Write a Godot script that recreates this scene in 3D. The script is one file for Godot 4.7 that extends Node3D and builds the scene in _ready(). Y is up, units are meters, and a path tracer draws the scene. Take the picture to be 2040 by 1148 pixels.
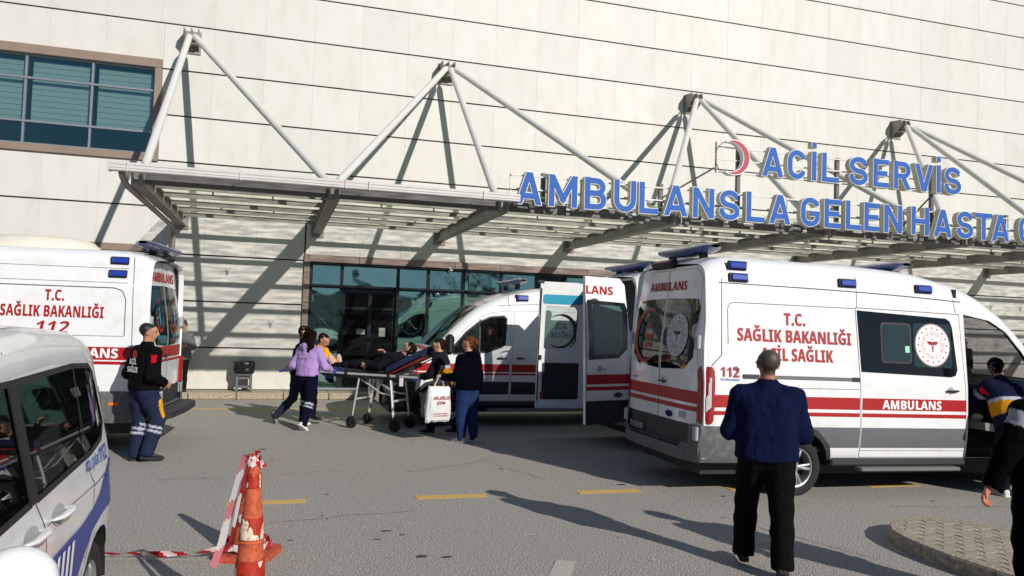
extends Node3D
# Emergency entrance of a hospital: facade z = 0, x along it, ground y = 0, camera at z = 19.
var M := {}
var taken := {}
var rng := RandomNumberGenerator.new()


class G:
	var v := PackedVector3Array()
	var n := PackedVector3Array()
	var c := PackedColorArray()
	var uv := PackedVector2Array()
	var t := Transform3D.IDENTITY

	func p3(a: Vector3, b: Vector3, d: Vector3, na: Vector3, nb: Vector3, nd: Vector3) -> void:
		v.append(t * a); v.append(t * d); v.append(t * b)
		n.append((t.basis * na).normalized()); n.append((t.basis * nd).normalized()); n.append((t.basis * nb).normalized())

	func tri(a: Vector3, b: Vector3, d: Vector3) -> void:
		var m := (b - a).cross(d - a)
		if m.length_squared() < 1e-16:
			return
		m = m.normalized()
		p3(a, b, d, m, m, m)

	func quad(a: Vector3, b: Vector3, d: Vector3, e: Vector3) -> void:
		tri(a, b, d)
		tri(a, d, e)

	func quadn(a: Vector3, b: Vector3, d: Vector3, e: Vector3, na: Vector3, nb: Vector3, nd: Vector3, ne: Vector3) -> void:
		p3(a, b, d, na, nb, nd)
		p3(a, d, e, na, nd, ne)

	# box with chamfered edges
	func box(at: Vector3, s: Vector3, b := 0.0) -> void:
		var h := s * 0.5
		b = min(b, min(h.x, min(h.y, h.z)) * 0.95)
		for ax in 3:
			var u := (ax + 1) % 3
			var w := (ax + 2) % 3
			for sg in [-1.0, 1.0]:
				var q: Array[Vector3] = []
				for k in [[-1, -1], [1, -1], [1, 1], [-1, 1]]:
					var p := Vector3.ZERO
					p[ax] = sg * h[ax]
					p[u] = k[0] * (h[u] - b)
					p[w] = k[1] * (h[w] - b)
					q.append(at + p)
				if sg > 0:
					quad(q[0], q[1], q[2], q[3])
				else:
					quad(q[3], q[2], q[1], q[0])
		if b <= 0.0:
			return
		for ax in 3:
			var u := (ax + 1) % 3
			var w := (ax + 2) % 3
			for su in [-1.0, 1.0]:
				for sw in [-1.0, 1.0]:
					var q: Array[Vector3] = []
					for k in [[-1, 0], [1, 0], [1, 1], [-1, 1]]:
						var p := Vector3.ZERO
						p[ax] = k[0] * (h[ax] - b)
						p[u] = su * (h[u] if k[1] == 0 else h[u] - b)
						p[w] = sw * (h[w] - b if k[1] == 0 else h[w])
						q.append(at + p)
					if _out(q, at) > 0:
						quad(q[0], q[1], q[2], q[3])
					else:
						quad(q[0], q[3], q[2], q[1])
		for sx in [-1.0, 1.0]:
			for sy in [-1.0, 1.0]:
				for sz in [-1.0, 1.0]:
					var s3 := Vector3(sx, sy, sz)
					var a := at + s3 * Vector3(h.x, h.y - b, h.z - b)
					var d := at + s3 * Vector3(h.x - b, h.y, h.z - b)
					var e := at + s3 * Vector3(h.x - b, h.y - b, h.z)
					if sx * sy * sz > 0:
						tri(a, d, e)
					else:
						tri(a, e, d)

	func _out(q: Array[Vector3], at: Vector3) -> float:
		return (q[1] - q[0]).cross(q[2] - q[0]).dot((q[0] + q[2]) * 0.5 - at)

	# swept tube through points, radius r (number or array), k sides; sq squashes along the second axis
	func tube(ps: Array, r, k := 8, caps := true, sq := 1.0, up := Vector3.UP) -> void:
		var m := ps.size()
		var rings := []
		var norms := []
		var side := Vector3.ZERO
		for i in m:
			var d: Vector3 = (ps[min(i + 1, m - 1)] - ps[max(i - 1, 0)])
			d = d.normalized()
			if side == Vector3.ZERO:
				side = up.cross(d)
				if side.length() < 0.05:
					side = Vector3.RIGHT.cross(d)
			side = (side - d * side.dot(d)).normalized()
			var o := d.cross(side)
			var rr: float = r[i] if r is Array else r
			var ring := []
			var nn := []
			for j in k:
				var a := TAU * j / k
				var dir := side * cos(a) + o * sin(a) * sq
				ring.append(ps[i] + dir * rr)
				nn.append((side * cos(a) + o * sin(a) / max(sq, 0.05)).normalized())
			rings.append(ring)
			norms.append(nn)
		for i in m - 1:
			for j in k:
				var l := (j + 1) % k
				quadn(rings[i][j], rings[i][l], rings[i + 1][l], rings[i + 1][j], norms[i][j], norms[i][l], norms[i + 1][l], norms[i + 1][j])
		if caps:
			for j in k:
				var l := (j + 1) % k
				tri(ps[0], rings[0][l], rings[0][j])
				tri(ps[m - 1], rings[m - 1][j], rings[m - 1][l])

	# profile of (radius, height) turned about y
	func lathe(pr: Array, k := 16, at := Vector3.ZERO, flat := false) -> void:
		for i in pr.size() - 1:
			var a: Vector2 = pr[i]
			var b: Vector2 = pr[i + 1]
			var m := Vector2(b.y - a.y, a.x - b.x).normalized()
			var ma := m
			var mb := m
			if not flat:
				if i > 0:
					var z: Vector2 = pr[i - 1]
					var mz := Vector2(a.y - z.y, z.x - a.x).normalized()
					if mz.dot(m) > 0.6: ma = (m + mz).normalized()
				if i < pr.size() - 2:
					var z: Vector2 = pr[i + 2]
					var mz := Vector2(z.y - b.y, b.x - z.x).normalized()
					if mz.dot(m) > 0.6: mb = (m + mz).normalized()
			for j in k:
				var c0 := Vector2.from_angle(TAU * j / k)
				var c1 := Vector2.from_angle(TAU * (j + 1) / k)
				var A := at + Vector3(c0.x * a.x, a.y, c0.y * a.x)
				var B := at + Vector3(c1.x * a.x, a.y, c1.y * a.x)
				var C := at + Vector3(c1.x * b.x, b.y, c1.y * b.x)
				var D := at + Vector3(c0.x * b.x, b.y, c0.y * b.x)
				var nA := Vector3(c0.x * ma.x, ma.y, c0.y * ma.x)
				var nB := Vector3(c1.x * ma.x, ma.y, c1.y * ma.x)
				var nC := Vector3(c1.x * mb.x, mb.y, c1.y * mb.x)
				var nD := Vector3(c0.x * mb.x, mb.y, c0.y * mb.x)
				if b.x > 1e-5: p3(A, D, C, nA, nD, nC)
				if a.x > 1e-5: p3(A, C, B, nA, nC, nB)

	func ball(at: Vector3, r: Vector3, k := 12, rows := 8) -> void:
		for i in rows:
			for j in k:
				var q := []
				for z in [[i, j], [i + 1, j], [i + 1, j + 1], [i, j + 1]]:
					var a: float = PI * z[0] / rows
					var b: float = TAU * z[1] / k
					q.append(Vector3(sin(a) * cos(b), cos(a), sin(a) * sin(b)))
				quadn(at + q[0] * r, at + q[3] * r, at + q[2] * r, at + q[1] * r, (q[0] / r).normalized(), (q[3] / r).normalized(), (q[2] / r).normalized(), (q[1] / r).normalized())

	# flat polygon in the xy plane facing +z, extruded back by depth
	func prism(poly: PackedVector2Array, z: float, depth := 0.0) -> void:
		if Geometry2D.is_polygon_clockwise(poly):
			poly.reverse()
		var ix := Geometry2D.triangulate_polygon(poly)
		for i in range(0, ix.size(), 3):
			var q := []
			for k in 3:
				q.append(Vector3(poly[ix[i + k]].x, poly[ix[i + k]].y, z))
			if (q[1] - q[0]).cross(q[2] - q[0]).z < 0:
				q = [q[0], q[2], q[1]]
			tri(q[0], q[1], q[2])
			if depth > 0.0:
				var o := Vector3(0, 0, -depth)
				tri(q[0] + o, q[2] + o, q[1] + o)
		if depth > 0.0:
			var m := poly.size()
			for i in m:
				var a := poly[i]
				var b := poly[(i + 1) % m]
				quad(Vector3(a.x, a.y, z - depth), Vector3(b.x, b.y, z - depth), Vector3(b.x, b.y, z), Vector3(a.x, a.y, z))

	func mesh() -> ArrayMesh:
		var a := []
		a.resize(Mesh.ARRAY_MAX)
		a[Mesh.ARRAY_VERTEX] = v
		a[Mesh.ARRAY_NORMAL] = n
		if c.size() == v.size():
			a[Mesh.ARRAY_COLOR] = c
		if uv.size() == v.size():
			a[Mesh.ARRAY_TEX_UV] = uv
		var m := ArrayMesh.new()
		m.add_surface_from_arrays(Mesh.PRIMITIVE_TRIANGLES, a)
		return m


func numbered(s: String) -> String:
	if not taken.has(s):
		taken[s] = 0
		return s
	taken[s] += 1
	return "%s_%03d" % [s, taken[s]]

func thing(called: String, label: String, category: String, at := Vector3.ZERO, turn := 0.0, group := "") -> Node3D:
	var o := Node3D.new()
	o.name = numbered(called)
	add_child(o)
	o.position = at
	o.rotation.y = turn
	o.set_meta("label", label)
	o.set_meta("category", category)
	if group: o.set_meta("group", group)
	return o

func part(parent: Node, called: String, g, m: Material, label := "") -> MeshInstance3D:
	var o := MeshInstance3D.new()
	o.name = called if parent != self else numbered(called)
	o.mesh = g.mesh() if g is G else g
	o.material_override = m
	parent.add_child(o, true)
	if label: o.set_meta("label", label)
	return o

func struct(called: String, g, m: Material) -> MeshInstance3D:
	var o := part(self, called, g, m)
	o.set_meta("kind", "structure")
	return o

func boxp(parent: Node, called: String, at: Vector3, s: Vector3, m: Material, b := 0.0) -> MeshInstance3D:
	var g := G.new()
	g.box(at, s, b)
	return part(parent, called, g, m)

func mat(c: Color, rough := 0.6, metal := 0.0) -> StandardMaterial3D:
	var m := StandardMaterial3D.new()
	m.albedo_color = c
	m.roughness = rough
	m.metallic = metal
	return m

func rgb(r: int, g: int, b: int) -> Color:
	return Color(r / 255.0, g / 255.0, b / 255.0)

# seamless noise picture, values run through stops [[value, Color], ...]
func noise_tex(seed_: int, freq: float, stops: Array, oct := 4, size := 512, kind := FastNoiseLite.TYPE_SIMPLEX_SMOOTH, st := Vector2.ONE) -> ImageTexture:
	var f := FastNoiseLite.new()
	f.seed = seed_
	f.frequency = freq
	f.noise_type = kind
	f.fractal_octaves = oct
	var im := f.get_seamless_image(size, size)
	im.convert(Image.FORMAT_RGB8)
	var gr := Gradient.new()
	var offs := PackedFloat32Array()
	var cols := PackedColorArray()
	for s in stops:
		offs.append(s[0])
		cols.append(s[1])
	gr.offsets = offs
	gr.colors = cols
	var lut := PackedByteArray()
	for i in 256:
		var q := gr.sample(i / 255.0)
		lut.append(int(clamp(q.r, 0, 1) * 255)); lut.append(int(clamp(q.g, 0, 1) * 255)); lut.append(int(clamp(q.b, 0, 1) * 255))
	var d := im.get_data()
	for i in range(0, d.size(), 3):
		var k := d[i] * 3
		d[i] = lut[k]; d[i + 1] = lut[k + 1]; d[i + 2] = lut[k + 2]
	return ImageTexture.create_from_image(Image.create_from_data(size, size, false, Image.FORMAT_RGB8, d))

func normal_tex(seed_: int, freq: float, strength: float, oct := 4, size := 512) -> ImageTexture:
	var f := FastNoiseLite.new()
	f.seed = seed_
	f.frequency = freq
	f.fractal_octaves = oct
	var im := f.get_seamless_image(size, size)
	im.convert(Image.FORMAT_RGBA8)
	im.bump_map_to_normal_map(strength)
	return ImageTexture.create_from_image(im)

func tri_tex(m: StandardMaterial3D, tex: Texture2D, scale: float, world := false, nrm: Texture2D = null, depth := 1.0) -> StandardMaterial3D:
	m.albedo_texture = tex
	m.uv1_triplanar = true
	m.uv1_world_triplanar = world
	m.uv1_scale = Vector3.ONE * scale
	if nrm:
		m.normal_enabled = true
		m.normal_texture = nrm
		m.normal_scale = depth
	return m

var bold: SystemFont
var heavy: FontVariation
var textcache := {}
# flat lettering w wide and h tall (capital height), its lower left corner at o, facing +z of its own node
func lettering(parent: Node, s: String, o: Transform3D, w: float, h: float, m: Material, called := "lettering", serif := false) -> MeshInstance3D:
	var key := "%s|%.3f|%.3f|%s" % [s, w, h, serif]
	if not textcache.has(key):
		var tm := TextMesh.new()
		var f: Font = heavy
		for ch in "0123456789Ç@/aeıi":
			if ch in s: f = bold
		if serif:
			var sf := SystemFont.new()
			sf.font_names = PackedStringArray(["Droid Serif"])
			sf.font_weight = 700
			f = sf
		tm.font = f
		tm.text = s
		tm.font_size = 64
		tm.pixel_size = 0.01
		tm.depth = 0.0
		tm.curve_step = 1.0
		tm.horizontal_alignment = HORIZONTAL_ALIGNMENT_LEFT
		tm.vertical_alignment = VERTICAL_ALIGNMENT_BOTTOM
		var ref := TextMesh.new()
		ref.font = f
		ref.text = "H"
		ref.font_size = 64
		ref.pixel_size = 0.01
		ref.depth = 0.0
		var hb := ref.get_aabb()
		var arr := tm.get_mesh_arrays()
		var vs: PackedVector3Array = arr[Mesh.ARRAY_VERTEX]
		var ix: PackedInt32Array = arr[Mesh.ARRAY_INDEX]
		var lo := Vector3(1e9, 1e9, 0)
		var hi := Vector3(-1e9, -1e9, 0)
		for p in vs:
			lo = lo.min(p)
			hi = hi.max(p)
		# base line: letters without tails end at the lowest point of "H" in the same layout
		var asc := TextMesh.new()
		asc.font = f
		asc.text = "H"
		asc.font_size = 64
		asc.pixel_size = 0.01
		asc.depth = 0.0
		asc.vertical_alignment = VERTICAL_ALIGNMENT_BOTTOM
		var base := asc.get_aabb().position.y
		var sx: float = w / max(hi.x - lo.x, 0.001)
		var sy: float = h / max(hb.size.y, 0.001)
		var g := G.new()
		var q := []
		for i in (ix if ix.size() else PackedInt32Array(range(vs.size()))):
			q.append(Vector3((vs[i].x - lo.x) * sx, (vs[i].y - base) * sy, 0))
			if q.size() == 3:
				if (q[1] - q[0]).cross(q[2] - q[0]).z < 0:
					q = [q[0], q[2], q[1]]
				g.tri(q[0], q[1], q[2])
				q = []
		textcache[key] = g.mesh()
	var r := part(parent, called, textcache[key], m)
	r.transform = o
	return r

func rounded(x0: float, y0: float, x1: float, y1: float, r, k := 5) -> PackedVector2Array:
	var rr: Array = r if r is Array else [r, r, r, r]   # lower left, lower right, upper right, upper left
	var out := PackedVector2Array()
	var cs := [Vector2(x0 + rr[0], y0 + rr[0]), Vector2(x1 - rr[1], y0 + rr[1]), Vector2(x1 - rr[2], y1 - rr[2]), Vector2(x0 + rr[3], y1 - rr[3])]
	for i in 4:
		if rr[i] <= 0.0:
			out.append(cs[i])
			continue
		for j in k + 1:
			out.append(cs[i] + Vector2.from_angle(PI + i * PI / 2 + j * PI / 2 / k) * rr[i])
	return out

func circle(at: Vector2, r: float, k := 24, ry := -1.0) -> PackedVector2Array:
	var out := PackedVector2Array()
	for i in k:
		out.append(at + Vector2(cos(TAU * i / k) * r, sin(TAU * i / k) * (r if ry < 0 else ry)))
	return out

func ring2(g: G, at: Vector2, r0: float, r1: float, z: float, k := 32) -> void:
	for i in k:
		var a := Vector2.from_angle(TAU * i / k)
		var b := Vector2.from_angle(TAU * (i + 1) / k)
		var f := func(p: Vector2) -> Vector3: return Vector3(p.x, p.y, z)
		g.quad(f.call(at + a * r0), f.call(at + a * r1), f.call(at + b * r1), f.call(at + b * r0))


# ---------------------------------------------------------------- light and camera
func make_camera_and_light() -> void:
	var yaw := deg_to_rad(16.64)
	var pitch := deg_to_rad(2.51)
	var roll := deg_to_rad(1.86)
	var f := Vector3(sin(yaw), 0, -cos(yaw))
	var r := Vector3(cos(yaw), 0, sin(yaw))
	var f2 := f * cos(pitch) + Vector3.UP * sin(pitch)
	var u2 := -f * sin(pitch) + Vector3.UP * cos(pitch)
	var cam := Camera3D.new()
	cam.name = "camera"
	add_child(cam)
	cam.transform = Transform3D(Basis(r * cos(roll) + u2 * sin(roll), -r * sin(roll) + u2 * cos(roll), -f2), Vector3(2.816, 1.91, 19.03))
	cam.fov = 40.63
	cam.far = 3000.0
	cam.near = 0.05
	cam.current = true

	var env := Environment.new()
	env.background_mode = Environment.BG_SKY
	var sm := ProceduralSkyMaterial.new()
	sm.sky_top_color = rgb(84, 136, 192)
	sm.sky_horizon_color = rgb(212, 227, 239)
	sm.sky_curve = 0.12
	sm.ground_bottom_color = rgb(110, 105, 98)
	sm.ground_horizon_color = rgb(150, 148, 142)
	var cl := FastNoiseLite.new()
	cl.seed = 11
	cl.frequency = 0.006
	cl.fractal_octaves = 5
	var ci := cl.get_seamless_image(1024, 512)
	ci.convert(Image.FORMAT_RGBA8)
	var cd := ci.get_data()
	for i in range(0, cd.size(), 4):
		var q: float = clamp((cd[i] / 255.0 - 0.56) * 2.4, 0.0, 0.55)
		cd[i] = 255; cd[i + 1] = 255; cd[i + 2] = 255
		cd[i + 3] = int(q * 255)
	sm.sky_cover = ImageTexture.create_from_image(Image.create_from_data(1024, 512, false, Image.FORMAT_RGBA8, cd))
	sm.sky_cover_modulate = Color(1, 1, 1, 0.6)
	var sky := Sky.new()
	sky.sky_material = sm
	env.sky = sky
	env.background_energy_multiplier = 0.42
	env.tonemap_mode = Environment.TONE_MAPPER_LINEAR
	env.tonemap_exposure = 0.87
	env.sdfgi_enabled = true
	env.ssao_enabled = true
	env.ssil_enabled = true
	var we := WorldEnvironment.new()
	we.name = "world_environment"
	we.environment = env
	add_child(we)

	var sun := DirectionalLight3D.new()
	sun.name = "sun"
	sun.light_color = Color(1.0, 0.975, 0.94)
	sun.light_energy = 1.6
	sun.light_angular_distance = 0.53
	sun.shadow_enabled = true
	add_child(sun)
	sun.look_at_from_position(Vector3(14.1, 17.3, 31.1), Vector3.ZERO)


func make_materials() -> void:
	bold = SystemFont.new()
	bold.font_names = PackedStringArray(["Droid Sans"])
	bold.font_weight = 700
	heavy = FontVariation.new()
	heavy.base_font = bold
	heavy.variation_embolden = 0.45
	var cloth_n := normal_tex(5, 0.02, 6.0, 4, 256)
	M.cloth_n = cloth_n
	var dust := noise_tex(31, 0.008, [[0.0, rgb(238, 236, 230)], [0.45, rgb(250, 249, 246)], [1.0, rgb(255, 255, 255)]], 5, 512)
	M.panel = []
	var tones := [rgb(212, 211, 207), rgb(210, 210, 205), rgb(214, 213, 209), rgb(208, 207, 203), rgb(212, 210, 205)]
	var streak := noise_tex(77, 0.012, [[0.0, rgb(245, 244, 239)], [0.4, rgb(252, 252, 250)], [0.6, rgb(254, 254, 253)], [1.0, rgb(255, 255, 255)]], 5, 512)
	for c in tones:
		var m := mat(c, 0.55)
		tri_tex(m, streak, 0.5, true)
		m.uv1_scale = Vector3(0.31, 0.14, 0.31)
		M.panel.append(m)
	M.joint = mat(rgb(78, 72, 62), 0.9)
	M.brown = tri_tex(mat(rgb(142, 126, 116), 0.45), dust, 0.6, true)
	M.alu_dark = mat(rgb(44, 50, 54), 0.35, 0.6)
	M.alu_grey = mat(rgb(150, 156, 166), 0.35, 0.5)
	M.steel = tri_tex(mat(rgb(150, 146, 140), 0.5, 0.1), dust, 0.8, true)
	M.steel_dark = tri_tex(mat(rgb(98, 96, 96), 0.55, 0.1), dust, 0.8, true)
	M.white_steel = tri_tex(mat(rgb(214, 215, 214), 0.4), dust, 0.8, true)
	M.gutter = tri_tex(mat(rgb(208, 206, 206), 0.45), dust, 0.9, true)
	M.canopy_glass = mat(Color(0.88, 0.97, 0.80, 0.32), 0.3)
	M.canopy_glass.metallic_specular = 0.25
	M.canopy_glass.transparency = BaseMaterial3D.TRANSPARENCY_ALPHA
	# dust on the glass: grains and streaks let through more or less light
	var dn := FastNoiseLite.new()
	dn.seed = 9
	dn.frequency = 0.02
	dn.fractal_octaves = 5
	var di := dn.get_seamless_image(512, 512)
	di.convert(Image.FORMAT_RGBA8)
	var dd := di.get_data()
	for i in range(0, dd.size(), 4):
		var q: float = dd[i] / 255.0
		dd[i] = 226 + int(q * 28); dd[i + 1] = 228 + int(q * 26); dd[i + 2] = 206 + int(q * 40)
		dd[i + 3] = int(clamp(1.45 - 1.7 * q, 0.12, 1.0) * 255)
	tri_tex(M.canopy_glass, ImageTexture.create_from_image(Image.create_from_data(512, 512, false, Image.FORMAT_RGBA8, dd)), 0.35, true)
	M.canopy_glass.uv1_scale = Vector3(0.14, 0.5, 0.5)
	M.canopy_glass.backlight_enabled = true
	M.canopy_glass.backlight = Color(1.0, 1.0, 0.86)
	M.mirror_glass = mat(Color(0.33, 0.52, 0.53), 0.015, 1.0)
	M.mirror_blue = mat(Color(0.20, 0.44, 0.55), 0.02, 1.0)
	M.blind = mat(rgb(140, 178, 176), 0.7)
	M.door_dark = mat(rgb(20, 24, 26), 0.06)
	M.black = mat(rgb(22, 22, 24), 0.55)
	M.rubber = mat(rgb(30, 30, 31), 0.85)
	M.letter_side = tri_tex(mat(rgb(206, 200, 184), 0.45), dust, 1.5, true)
	M.letter_blue = mat(rgb(16, 86, 172), 0.65)
	M.letter_white = mat(rgb(235, 236, 238), 0.5)
	M.crescent = mat(rgb(172, 48, 64), 0.55)
	# asphalt: aggregate grains over patches
	var grain := noise_tex(3, 0.16, [[0.0, rgb(96, 92, 86)], [0.28, rgb(136, 131, 124)], [0.48, rgb(156, 151, 142)], [0.62, rgb(170, 165, 156)], [0.76, rgb(196, 191, 182)], [1.0, rgb(232, 228, 220)]], 3, 1024)
	M.asphalt = tri_tex(mat(Color(1, 1, 1), 0.9), grain, 0.30, true, normal_tex(8, 0.16, 6.0, 3, 1024), 0.5)
	M.asphalt.vertex_color_use_as_albedo = true
	M.concrete = tri_tex(mat(rgb(206, 198, 182), 0.9), noise_tex(21, 0.05, [[0.0, rgb(150, 143, 130)], [0.5, rgb(204, 198, 186)], [1.0, rgb(240, 236, 226)]], 5, 512), 0.7, true, normal_tex(22, 0.1, 4.0, 4, 512), 0.6)
	M.paver = []
	for c in [rgb(206, 201, 190), rgb(198, 193, 183), rgb(212, 206, 194)]:
		M.paver.append(tri_tex(mat(c, 0.9), M.concrete.albedo_texture, 1.7, true, M.concrete.normal_texture, 0.5))
	M.paint_yellow = tri_tex(mat(rgb(216, 184, 116), 0.85), noise_tex(41, 0.12, [[0.0, rgb(150, 140, 118)], [0.32, rgb(205, 196, 170)], [0.5, rgb(255, 252, 240)], [1.0, rgb(255, 255, 255)]], 4, 512), 1.1, true)
	M.paint_white = tri_tex(mat(rgb(205, 203, 196), 0.8), noise_tex(42, 0.14, [[0.0, rgb(150, 146, 138)], [0.42, rgb(200, 196, 188)], [0.55, rgb(255, 255, 250)], [1.0, rgb(255, 255, 255)]], 4, 512), 1.1, true)
	M.mortar = tri_tex(mat(rgb(92, 88, 82), 0.95), M.concrete.albedo_texture, 2.0, true)
	M.stain = mat(rgb(58, 54, 48), 0.75)
	M.chalk = mat(rgb(196, 193, 186), 0.9)


# ---------------------------------------------------------------- ground
func blob(g: G, x: float, z: float, rx: float, rz: float, y: float, seed_: int, k := 14) -> void:
	var r := RandomNumberGenerator.new()
	r.seed = seed_
	var ps := []
	for i in k:
		var a := TAU * i / k
		var q := r.randf_range(0.55, 1.05)
		ps.append(Vector3(x + cos(a) * rx * q, y, z + sin(a) * rz * q))
	for i in k:
		g.tri(Vector3(x, y, z), ps[(i + 1) % k], ps[i])

func make_ground() -> void:
	var f := FastNoiseLite.new()
	f.seed = 4
	f.frequency = 0.16
	f.fractal_octaves = 4
	var f2 := FastNoiseLite.new()
	f2.seed = 14
	f2.frequency = 0.9
	f2.fractal_octaves = 3
	var g := G.new()
	var tone := func(x: float, z: float) -> Color:
		var q: float = 1.92 + 0.66 * f.get_noise_2d(x, z) + 0.36 * f2.get_noise_2d(x * 0.5, z)
		return Color(q * 1.02, q * 0.985, q * 0.945)
	var xs := []
	var zs := []
	var x := -10.0
	while x <= 28.0:
		xs.append(x)
		x += 0.4
	var z := 0.5
	while z <= 22.0:
		zs.append(z)
		z += 0.4
	xs = [-900.0, -300.0, -80.0, -30.0] + xs + [45.0, 100.0, 300.0, 900.0]
	zs = [-900.0, -200.0, -40.0, -4.0] + zs + [30.0, 60.0, 150.0, 400.0, 1500.0]
	for i in xs.size() - 1:
		for j in zs.size() - 1:
			g.quad(Vector3(xs[i], 0, zs[j + 1]), Vector3(xs[i + 1], 0, zs[j + 1]), Vector3(xs[i + 1], 0, zs[j]), Vector3(xs[i], 0, zs[j]))
			# vertex order of quad(): a d b, a e d
			var a: Color = tone.call(xs[i], zs[j + 1])
			var b: Color = tone.call(xs[i + 1], zs[j + 1])
			var d: Color = tone.call(xs[i + 1], zs[j])
			var e: Color = tone.call(xs[i], zs[j])
			for q in [a, d, b, a, e, d]:
				g.c.append(q)
	struct("ground", g, M.asphalt)

	# painted marks
	var dash := 0
	for d in [[2.40, 3.17, 10.68], [4.31, 5.09, 10.70], [6.16, 6.92, 10.71], [8.06, 8.82, 10.78], [9.96, 10.72, 10.90], [0.52, 1.28, 10.66]]:
		g = G.new()
		g.box(Vector3((d[0] + d[1]) / 2, 0.003, d[2]), Vector3(d[1] - d[0], 0.003, 0.165))
		var o := struct("road_marking", g, M.paint_yellow)
	g = G.new()
	g.box(Vector3(6.0, 0.003, 2.5), Vector3(24.0, 0.003, 0.10))
	struct("road_marking", g, M.paint_yellow)
	g = G.new()
	g.t = Transform3D(Basis(Vector3.UP, deg_to_rad(62)), Vector3(4.98, 0.003, 13.35))
	g.box(Vector3.ZERO, Vector3(0.62, 0.003, 0.16))
	struct("road_marking", g, M.paint_white)
	# scuffs and oil drops
	g = G.new()
	var r := RandomNumberGenerator.new()
	r.seed = 8
	for s in [[3.82, 11.95, 0.1, 0.03], [3.95, 12.1, 0.05, 0.02], [3.72, 12.2, 0.09, 0.02], [4.0, 12.75, 0.10, 0.05], [4.2, 12.8, 0.08, 0.04], [3.4, 10.4, .04, .02], [3.3, 11.3, .035, .02], [3.34, 11.45, .03, .015]]:
		blob(g, s[0], s[1], s[2] * 0.6, s[3] * 0.8, 0.004, r.randi())
	for i in 45:
		var q := pow(r.randf(), 3.0)
		blob(g, r.randf_range(1.5, 11), r.randf_range(6.5, 15), 0.012 + q * 0.05, 0.008 + q * 0.03, 0.004, r.randi(), 9)
	var o1 := struct("oil_stains", g, M.stain)
	o1.set_meta("kind", "stuff")
	o1.set_meta("label", "small dark oil drops scattered over the grey asphalt")
	o1.set_meta("category", "stains")
	g = G.new()
	for s in [[5.05, 12.3, 0.16, 0.05], [3.95, 11.75, 0.2, 0.03], [6.3, 12.2, .3, .05], [7.4, 12.5, .35, .06], [7.0, 12.9, .25, .03], [7.9, 11.6, .3, .03], [8.9, 11.5, .3, .02], [5.9, 13.2, .15, .02]]:
		for i in 26:
			blob(g, s[0] + r.randfn() * s[2] * 0.6, s[1] + r.randfn() * s[3] * 0.8, r.randf_range(0.008, 0.035), r.randf_range(0.004, 0.012), 0.0045, r.randi(), 7)
	for i in 140:
		blob(g, r.randf_range(1.5, 11), r.randf_range(7, 15.5), r.randf_range(0.006, 0.022), r.randf_range(0.004, 0.01), 0.0045, r.randi(), 7)
	var o2 := struct("paint_scuffs", g, M.chalk)
	o2.set_meta("kind", "stuff")
	o2.set_meta("label", "pale worn paint scuffs scattered over the grey asphalt")
	o2.set_meta("category", "scuffs")

	# hairline cracks and darker repair patches
	g = G.new()
	for cr in [[1.6, 9.4, 0.9, 0.12, 22], [4.4, 9.3, 0.7, -0.25, 18], [7.2, 12.0, 0.4, 0.8, 16], [2.6, 11.6, 0.85, -0.3, 16], [5.6, 8.6, 0.2, 0.9, 14], [9.4, 11.9, 0.9, 0.25, 18]]:
		var at := Vector2(cr[0], cr[1])
		var dr := Vector2(cr[2], cr[3]).normalized()
		for k in cr[4]:
			dr = dr.rotated(r.randf_range(-0.45, 0.45)).lerp(Vector2(cr[2], cr[3]).normalized(), 0.35).normalized()
			var nx2 := at + dr * r.randf_range(0.06, 0.14)
			var sdw := Vector2(-dr.y, dr.x) * r.randf_range(0.0015, 0.004)
			g.quad(Vector3(at.x + sdw.x, 0.0042, at.y + sdw.y), Vector3(nx2.x + sdw.x, 0.0042, nx2.y + sdw.y), Vector3(nx2.x - sdw.x, 0.0042, nx2.y - sdw.y), Vector3(at.x - sdw.x, 0.0042, at.y - sdw.y))
			at = nx2
	var o4 := struct("asphalt_cracks", g, M.stain)
	o4.set_meta("kind", "stuff")
	o4.set_meta("label", "hairline dark cracks running through the worn asphalt")
	o4.set_meta("category", "cracks")

	# pavement along the wall, of concrete slabs with a kerb of stones
	var walk := Node3D.new()
	walk.name = "pavement"
	add_child(walk)
	walk.set_meta("kind", "structure")
	x = -9.0
	while x < 27.0:
		boxp(walk, "kerb_stone", Vector3(x + 0.5, 0.075, 0.66), Vector3(0.985, 0.15, 0.15), M.concrete, 0.02)
		boxp(walk, "slab", Vector3(x + 0.5, 0.07, 0.285), Vector3(0.992, 0.156, 0.592), M.concrete, 0.006)
		x += 1.0

	# traffic island: kerb stones round a field of interlocking blocks
	var isl := Node3D.new()
	isl.name = "traffic_island"
	add_child(isl)
	isl.set_meta("kind", "structure")
	var edge := PackedVector2Array()
	# outline in xz: tip on the left, long edges run right, the near one towards the camera
	edge = PackedVector2Array([Vector2(9.95, 16.4), Vector2(9.92, 15.4), Vector2(9.86, 14.6), Vector2(9.78, 14.0), Vector2(9.62, 13.52), Vector2(9.45, 13.2), Vector2(9.25, 12.95), Vector2(9.04, 12.80), Vector2(8.80, 12.745), Vector2(8.60, 12.80), Vector2(8.42, 12.94), Vector2(8.28, 13.12), Vector2(8.20, 13.35), Vector2(8.16, 13.6), Vector2(8.15, 13.9), Vector2(8.18, 14.3), Vector2(8.25, 14.9), Vector2(8.4, 16.4)])
	var inner := PackedVector2Array()
	for i in edge.size():
		var a := edge[max(i - 1, 0)]
		var b := edge[min(i + 1, edge.size() - 1)]
		var d := (b - a).normalized()
		inner.append(edge[i] + Vector2(d.y, -d.x) * 0.12)
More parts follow.
